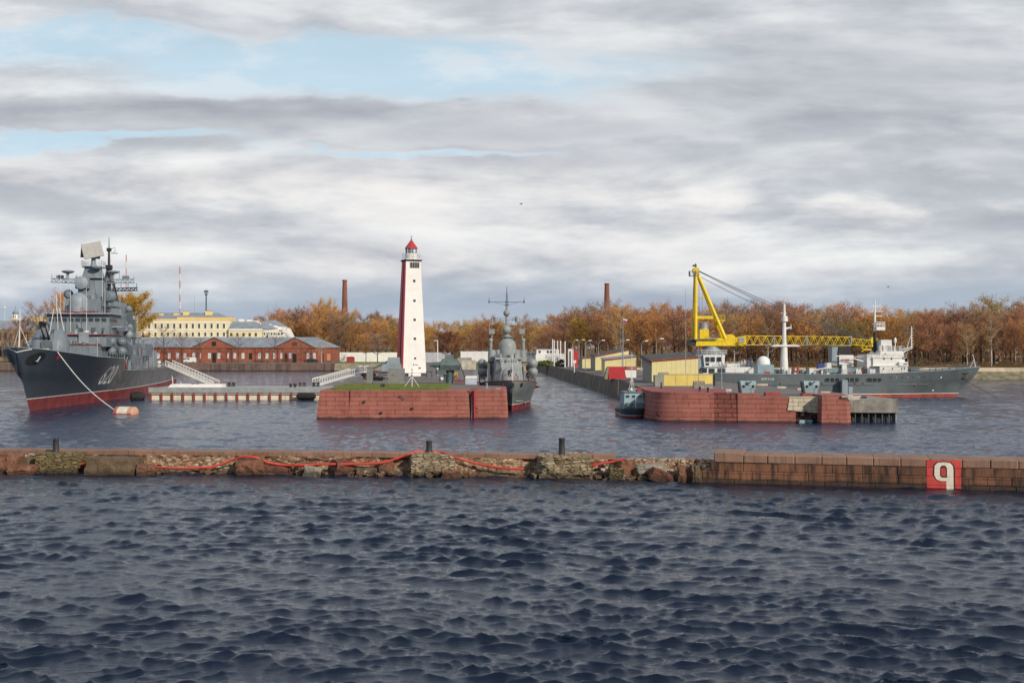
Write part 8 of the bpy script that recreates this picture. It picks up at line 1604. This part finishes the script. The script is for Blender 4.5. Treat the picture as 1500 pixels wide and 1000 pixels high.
for zi, (pa, pb, zn, Y0) in enumerate(ZONES):
    for row in range(4):
        Yd = Y0 + (0, 16, 34, 60)[row]; step = rr.uniform(6.2, 7.2) * F / Yd * (1.0 if row < 3 else 1.1); px = pa + rr.uniform(0, step)
        while px < pb:
            top = interp([p for p in TOP if p[0] > 0], px) + rr.uniform(-7, 15) + (4 if zi < 3 else 0) + (9 if row == 0 else 3 if row == 1 else 0)
            yv = Yd + rr.uniform(-5, 5); hgt = FZ(top, yv) - GZ; r_ = rr.random()
            if zi == 0: kd = 'rust' if r_ < .5 else 'bare' if r_ < .7 else 'orange' if r_ < .85 else 'birch'
            elif zi in (1,): kd = 'rust' if r_ < .35 else 'orange' if r_ < .65 else 'olive' if r_ < .8 else 'bare'
            elif zi == 2: kd = 'gold' if r_ < .25 else 'orange' if r_ < .45 else 'rust' if r_ < .75 else 'birch'
            elif zi == 3: kd = 'birch' if r_ < .4 else 'rust' if r_ < .65 else 'gold' if r_ < .85 else 'orange'
            elif zi == 4: kd = 'bare' if r_ < .25 else 'olive' if r_ < .45 else 'rust' if r_ < .85 else 'gold'
            elif zi in (5, 6): kd = 'rust' if r_ < .42 else 'orange' if r_ < .70 else 'birch' if r_ < .88 else 'bare'
            else: kd = 'rust' if r_ < .40 else 'orange' if r_ < .62 else 'bare' if r_ < .80 else 'olive' if r_ < .93 else 'birch'
            plan.append([zi, row, kd, px, yv, hgt]); px += step * rr.uniform(.75, 1.3)
ORD = 'first second third fourth fifth sixth seventh eighth ninth tenth eleventh twelfth thirteenth fourteenth fifteenth'.split()
ROWN = ['front row', 'second row', 'third row', 'rear row']
cnt = {}
for p in sorted(plan, key=lambda p: (p[0], p[1], p[3])):
    zi, row, kd, px, yv, hgt = p; key = (zi, row, kd); i = cnt[key] = cnt.get(key, -1) + 1
    lab = '%s, %s from the left, %s %s' % (K[kd]['desc'], ORD[min(i, 14)], ROWN[row], ZONES[zi][2])
    lab = ' '.join(lab.split()[:16])
    place_tree(kd, rr.randrange(4), FX(px, yv), yv, hgt, lab, 'autumn trees ' + ZONES[zi][2], rr.uniform(0, 6.28), rr.uniform(.8, 1.25) * (20 / hgt) ** .25)
# trees that stand alone
place_tree('gold', 9, FX(196, 610), 610, FZ(424, 610) - GZ, 'big golden tree directly behind the destroyer lattice mast', None, .4, .95, lf=1) if False else None
for (px, yt, Yd, kd, wd, lab) in ((196, 425, 590, 'gold', 1.05, 'big round golden tree behind the destroyer, over the yellow building end'), (183, 436, 605, 'gold', .8, 'smaller golden tree hidden between the destroyer funnel and the big golden one'), (92, 426, 590, 'orange', .55, 'tall slim yellowing tree behind the bridge of the destroyer'), (79, 440, 600, 'orange', .5, 'slim orange tree left of the destroyer radome'),
        (58, 442, 575, 'bare', .95, 'large bare tree behind the destroyer gun turret'), (35, 462, 580, 'rust', .8, 'brownish bare tree before the tan building near the church'), (8, 478, 572, 'bare', .9, 'bare tree at the extreme left shore before the tan building'), (22, 474, 574, 'bare', .8, 'bare tree below the church tower on the left shore'),
        (479, 434, 720, 'gold', .6, 'tall pale golden poplar rising above the wood left of the chimney')):
    o = place_tree(kd, rr.randrange(3), FX(px, Yd), Yd, FZ(yt, Yd) - GZ, lab, None, rr.uniform(0, 6), wd, **(dict(sparse=2.6) if px in (196, 183) else {}))
for i, (px, yt, kd, lab) in enumerate(((240, 474, 'bare', 'leafless tree nearest the destroyer before the brick barracks'), (266, 486, 'rust', 'small reddish leafless tree behind the white van'), (292, 494, 'bare', 'slight leafless sapling before the left barracks pediment'), (349, 488, 'bare', 'broad leafless tree between the two barracks pediments'), (403, 489, 'bare', 'leafless tree just left of the small dark conifer'), (441, 494, 'bare', 'thin leafless tree by the dark car at the barracks'), (471, 490, 'birch', 'pale birch at the right end of the brick barracks'))):
    place_tree(kd, 5, FX(px, 552), 552, FZ(yt, 552) - GZ, lab, 'leafless trees before the barracks', rr.uniform(0, 6), 1.15, sparse=.28, fine=.8)
place_tree('bare', 3, FX(553, 575), 575, FZ(487, 575) - GZ, 'dark spreading leafless tree on the lawn left of the lighthouse', None, 1, 1.5); place_tree('orange', 2, FX(536, 582), 582, FZ(488, 582) - GZ, 'small orange tree on the lawn beside the spreading leafless one', None, 2, 1.1)
K['maroon'] = dict(desc='', cr=leafmat('maroon_leaves', (.075, .022, .022), (.10, .03, .028), (.13, .045, .03)), tk=None, tw=3500, lf=2600, w=.55)
place_tree('maroon', 1, FX(656, 500), 500, FZ(489, 500) - GZ + 1, 'dense dark maroon round tree right of the lighthouse behind the turret', None, 0, 1.35)
def conifer(px, yt, Yd, lab):
    t_ = thing('conifer', lab, 'conifer', (FX(px, Yd), Yd, GZ)); hh = FZ(yt, Yd) - GZ; part(t_, 'trunk', m_bark, lambda b: b.cyl((0, 0, -.1), (0, 0, hh * .9), .12, .03, 6)); rq = random.Random(3); b = MB()
    for i in range(900):
        z = rq.random() ** .8; r_ = (1 - z) * hh * .36 * rq.uniform(.4, 1); a = rq.uniform(0, 6.28); p = Vector((r_ * math.cos(a), r_ * math.sin(a), .3 + z * (hh - .3))); d = Vector((math.cos(a), math.sin(a), -.25)) * .4; s_ = Vector((-math.sin(a), math.cos(a), 0)) * .12; b.add([p - s_, p + s_, p + d], [(0, 1, 2)])
    b.build('crown', M('conifer_green', (.03, .045, .022), .8, .3, 3), t_, smooth=False)
conifer(419, 517, 552, 'small dark green conifer before the right barracks pediment')
# the wood that reads as one mass behind the nearer trees, and the litter and brush at their feet
def farwood(name, segs, mat, lab, n, zl, zh, wtw=.16, seed=5):
    rq = random.Random(seed); V = []; Fc = []
    for (pa, pb, Yd) in segs:
        m_ = int(n * (pb - pa) / 1000)
        for i in range(m_):
            px = rq.uniform(pa, pb); yv = Yd + rq.uniform(-14, 14); tp = FZ(interp([p for p in TOP if p[0] > 0], px) + 16, yv) if zh is None else GZ + zh * (.6 + .4 * math.sin(px * .21) * math.sin(px * .057))
            z = GZ + (tp - GZ) * (rq.random() ** (.75 if zh is None else 1.4)) * .97 + zl; x = FX(px, yv); ln_ = rq.uniform(.8, 2.2) if zh is None else rq.uniform(.3, .9); w_ = rq.uniform(.4, 1) * wtw
            d = Vector((rq.gauss(0, .4), rq.gauss(0, .4), 1)) * ln_; k0 = len(V); V += [(x - w_, yv, z), (x + w_, yv + rq.uniform(-.1, .1), z), (x + d.x, yv + d.y, z + d.z)]; Fc.append((k0, k0 + 1, k0 + 2))
    b = MB(); b.v = V; b.f = Fc; return tag(b.build(name, mat, smooth=False), lab, 'wood', kind='stuff')
farwood('far_wood', [(370, 470, 815), (470, 590, 780), (590, 800, 810), (800, 910, 690), (905, 1015, 570), (1010, 1600, 520)], K['rust']['cr'], 'dense brown autumn wood behind the nearer trees', 56000, 0, None, .24)
farwood('undergrowth', [(370, 590, 665), (590, 790, 700), (790, 910, 585), (905, 1015, 465), (1010, 1600, 436)], leafmat('brush_brown', (.10, .055, .03), (.15, .075, .035), (.10, .085, .03)), 'low brown brush and leaf litter under the trees', 22000, -.2, 3.0, .12, 8)
# pale buildings glimpsed through the trees
def glimpsed(pa, pb, yt, yb, Yd, mat, lab, nw, rows):
    t_ = thing('building', lab, 'building', (FX((pa + pb) / 2, Yd), Yd, GZ), local=False); part(t_, 'wall', mat, lambda b: b.box(FX(pa, Yd), FX(pb, Yd), Yd, Yd + 12, GZ - .2, FZ(yt, Yd)), smooth=False); part(t_, 'roof', m_roofd, lambda b: b.box(FX(pa, Yd) - .4, FX(pb, Yd) + .4, Yd - .4, Yd + 12.4, FZ(yt, Yd), FZ(yt, Yd) + .7), smooth=False)
    for i in range(nw):
        for r_ in range(rows):
            x = FX(pa + (i + .5) * (pb - pa) / nw, Yd); z1 = FZ(yt, Yd) - 1.3 - r_ * 3.2
            if z1 - 1.9 > GZ: part(t_, 'window', m_glass, lambda b: b.box(x - .55, x + .55, Yd - .05, Yd + .1, z1 - 1.9, z1), smooth=False)
glimpsed(1170, 1290, 492, 540, 540, m_cream, 'cream building glimpsed through the trees behind the crane jib', 16, 4); glimpsed(1310, 1350, 470, 540, 545, m_cream, 'taller pale building glimpsed between trees above the supply ship bridge', 6, 7); glimpsed(1370, 1560, 498, 540, 540, m_cream, 'long pale building seen between dark trunks beyond the supply ship bow', 24, 3)
glimpsed(680, 770, 478, 530, 860, M('grey_block', (.34, .33, .32), .8, .1, .3), 'pale grey apartment block glimpsed through birches behind the corvette', 18, 6); glimpsed(1040, 1160, 512, 540, 530, m_cream, 'low cream building glimpsed through trunks behind the floating crane', 14, 2)

# ================================================================ BIRDS
def bird(px, py, Yd, span, lab):
    t_ = thing('gull', lab, 'bird', px2(px, py, Yd), R(30)); 
    part(t_, 'body', M('gull_grey', (.25, .25, .26), .7, .2, 5), lambda b: b.lathe((-.22, 0, 0), [(.02, 0), (.06, .06), (.085, .2), (.06, .34), (.02, .46)], 10, (1, 0, 0)))
    for s_ in (-1, 1): part(t_, 'wing', m_navd, lambda b: b.ring([[(-.08, s_ * .05, .02), (.09, s_ * .05, .02), (.09, s_ * .05, .045), (-.08, s_ * .05, .045)], [(-.10, s_ * span * .25, .16), (.06, s_ * span * .25, .16), (.06, s_ * span * .25, .175), (-.10, s_ * span * .25, .175)], [(-.02, s_ * span * .5, .1), (.02, s_ * span * .5, .1), (.02, s_ * span * .5, .11), (-.02, s_ * span * .5, .11)]]))
bird(763.5, 299, 210, 1.3, 'gull flying alone in the sky above the corvette'); bird(1301, 420.5, 210, 1.2, 'tiny dark gull flying above the supply ship mast')
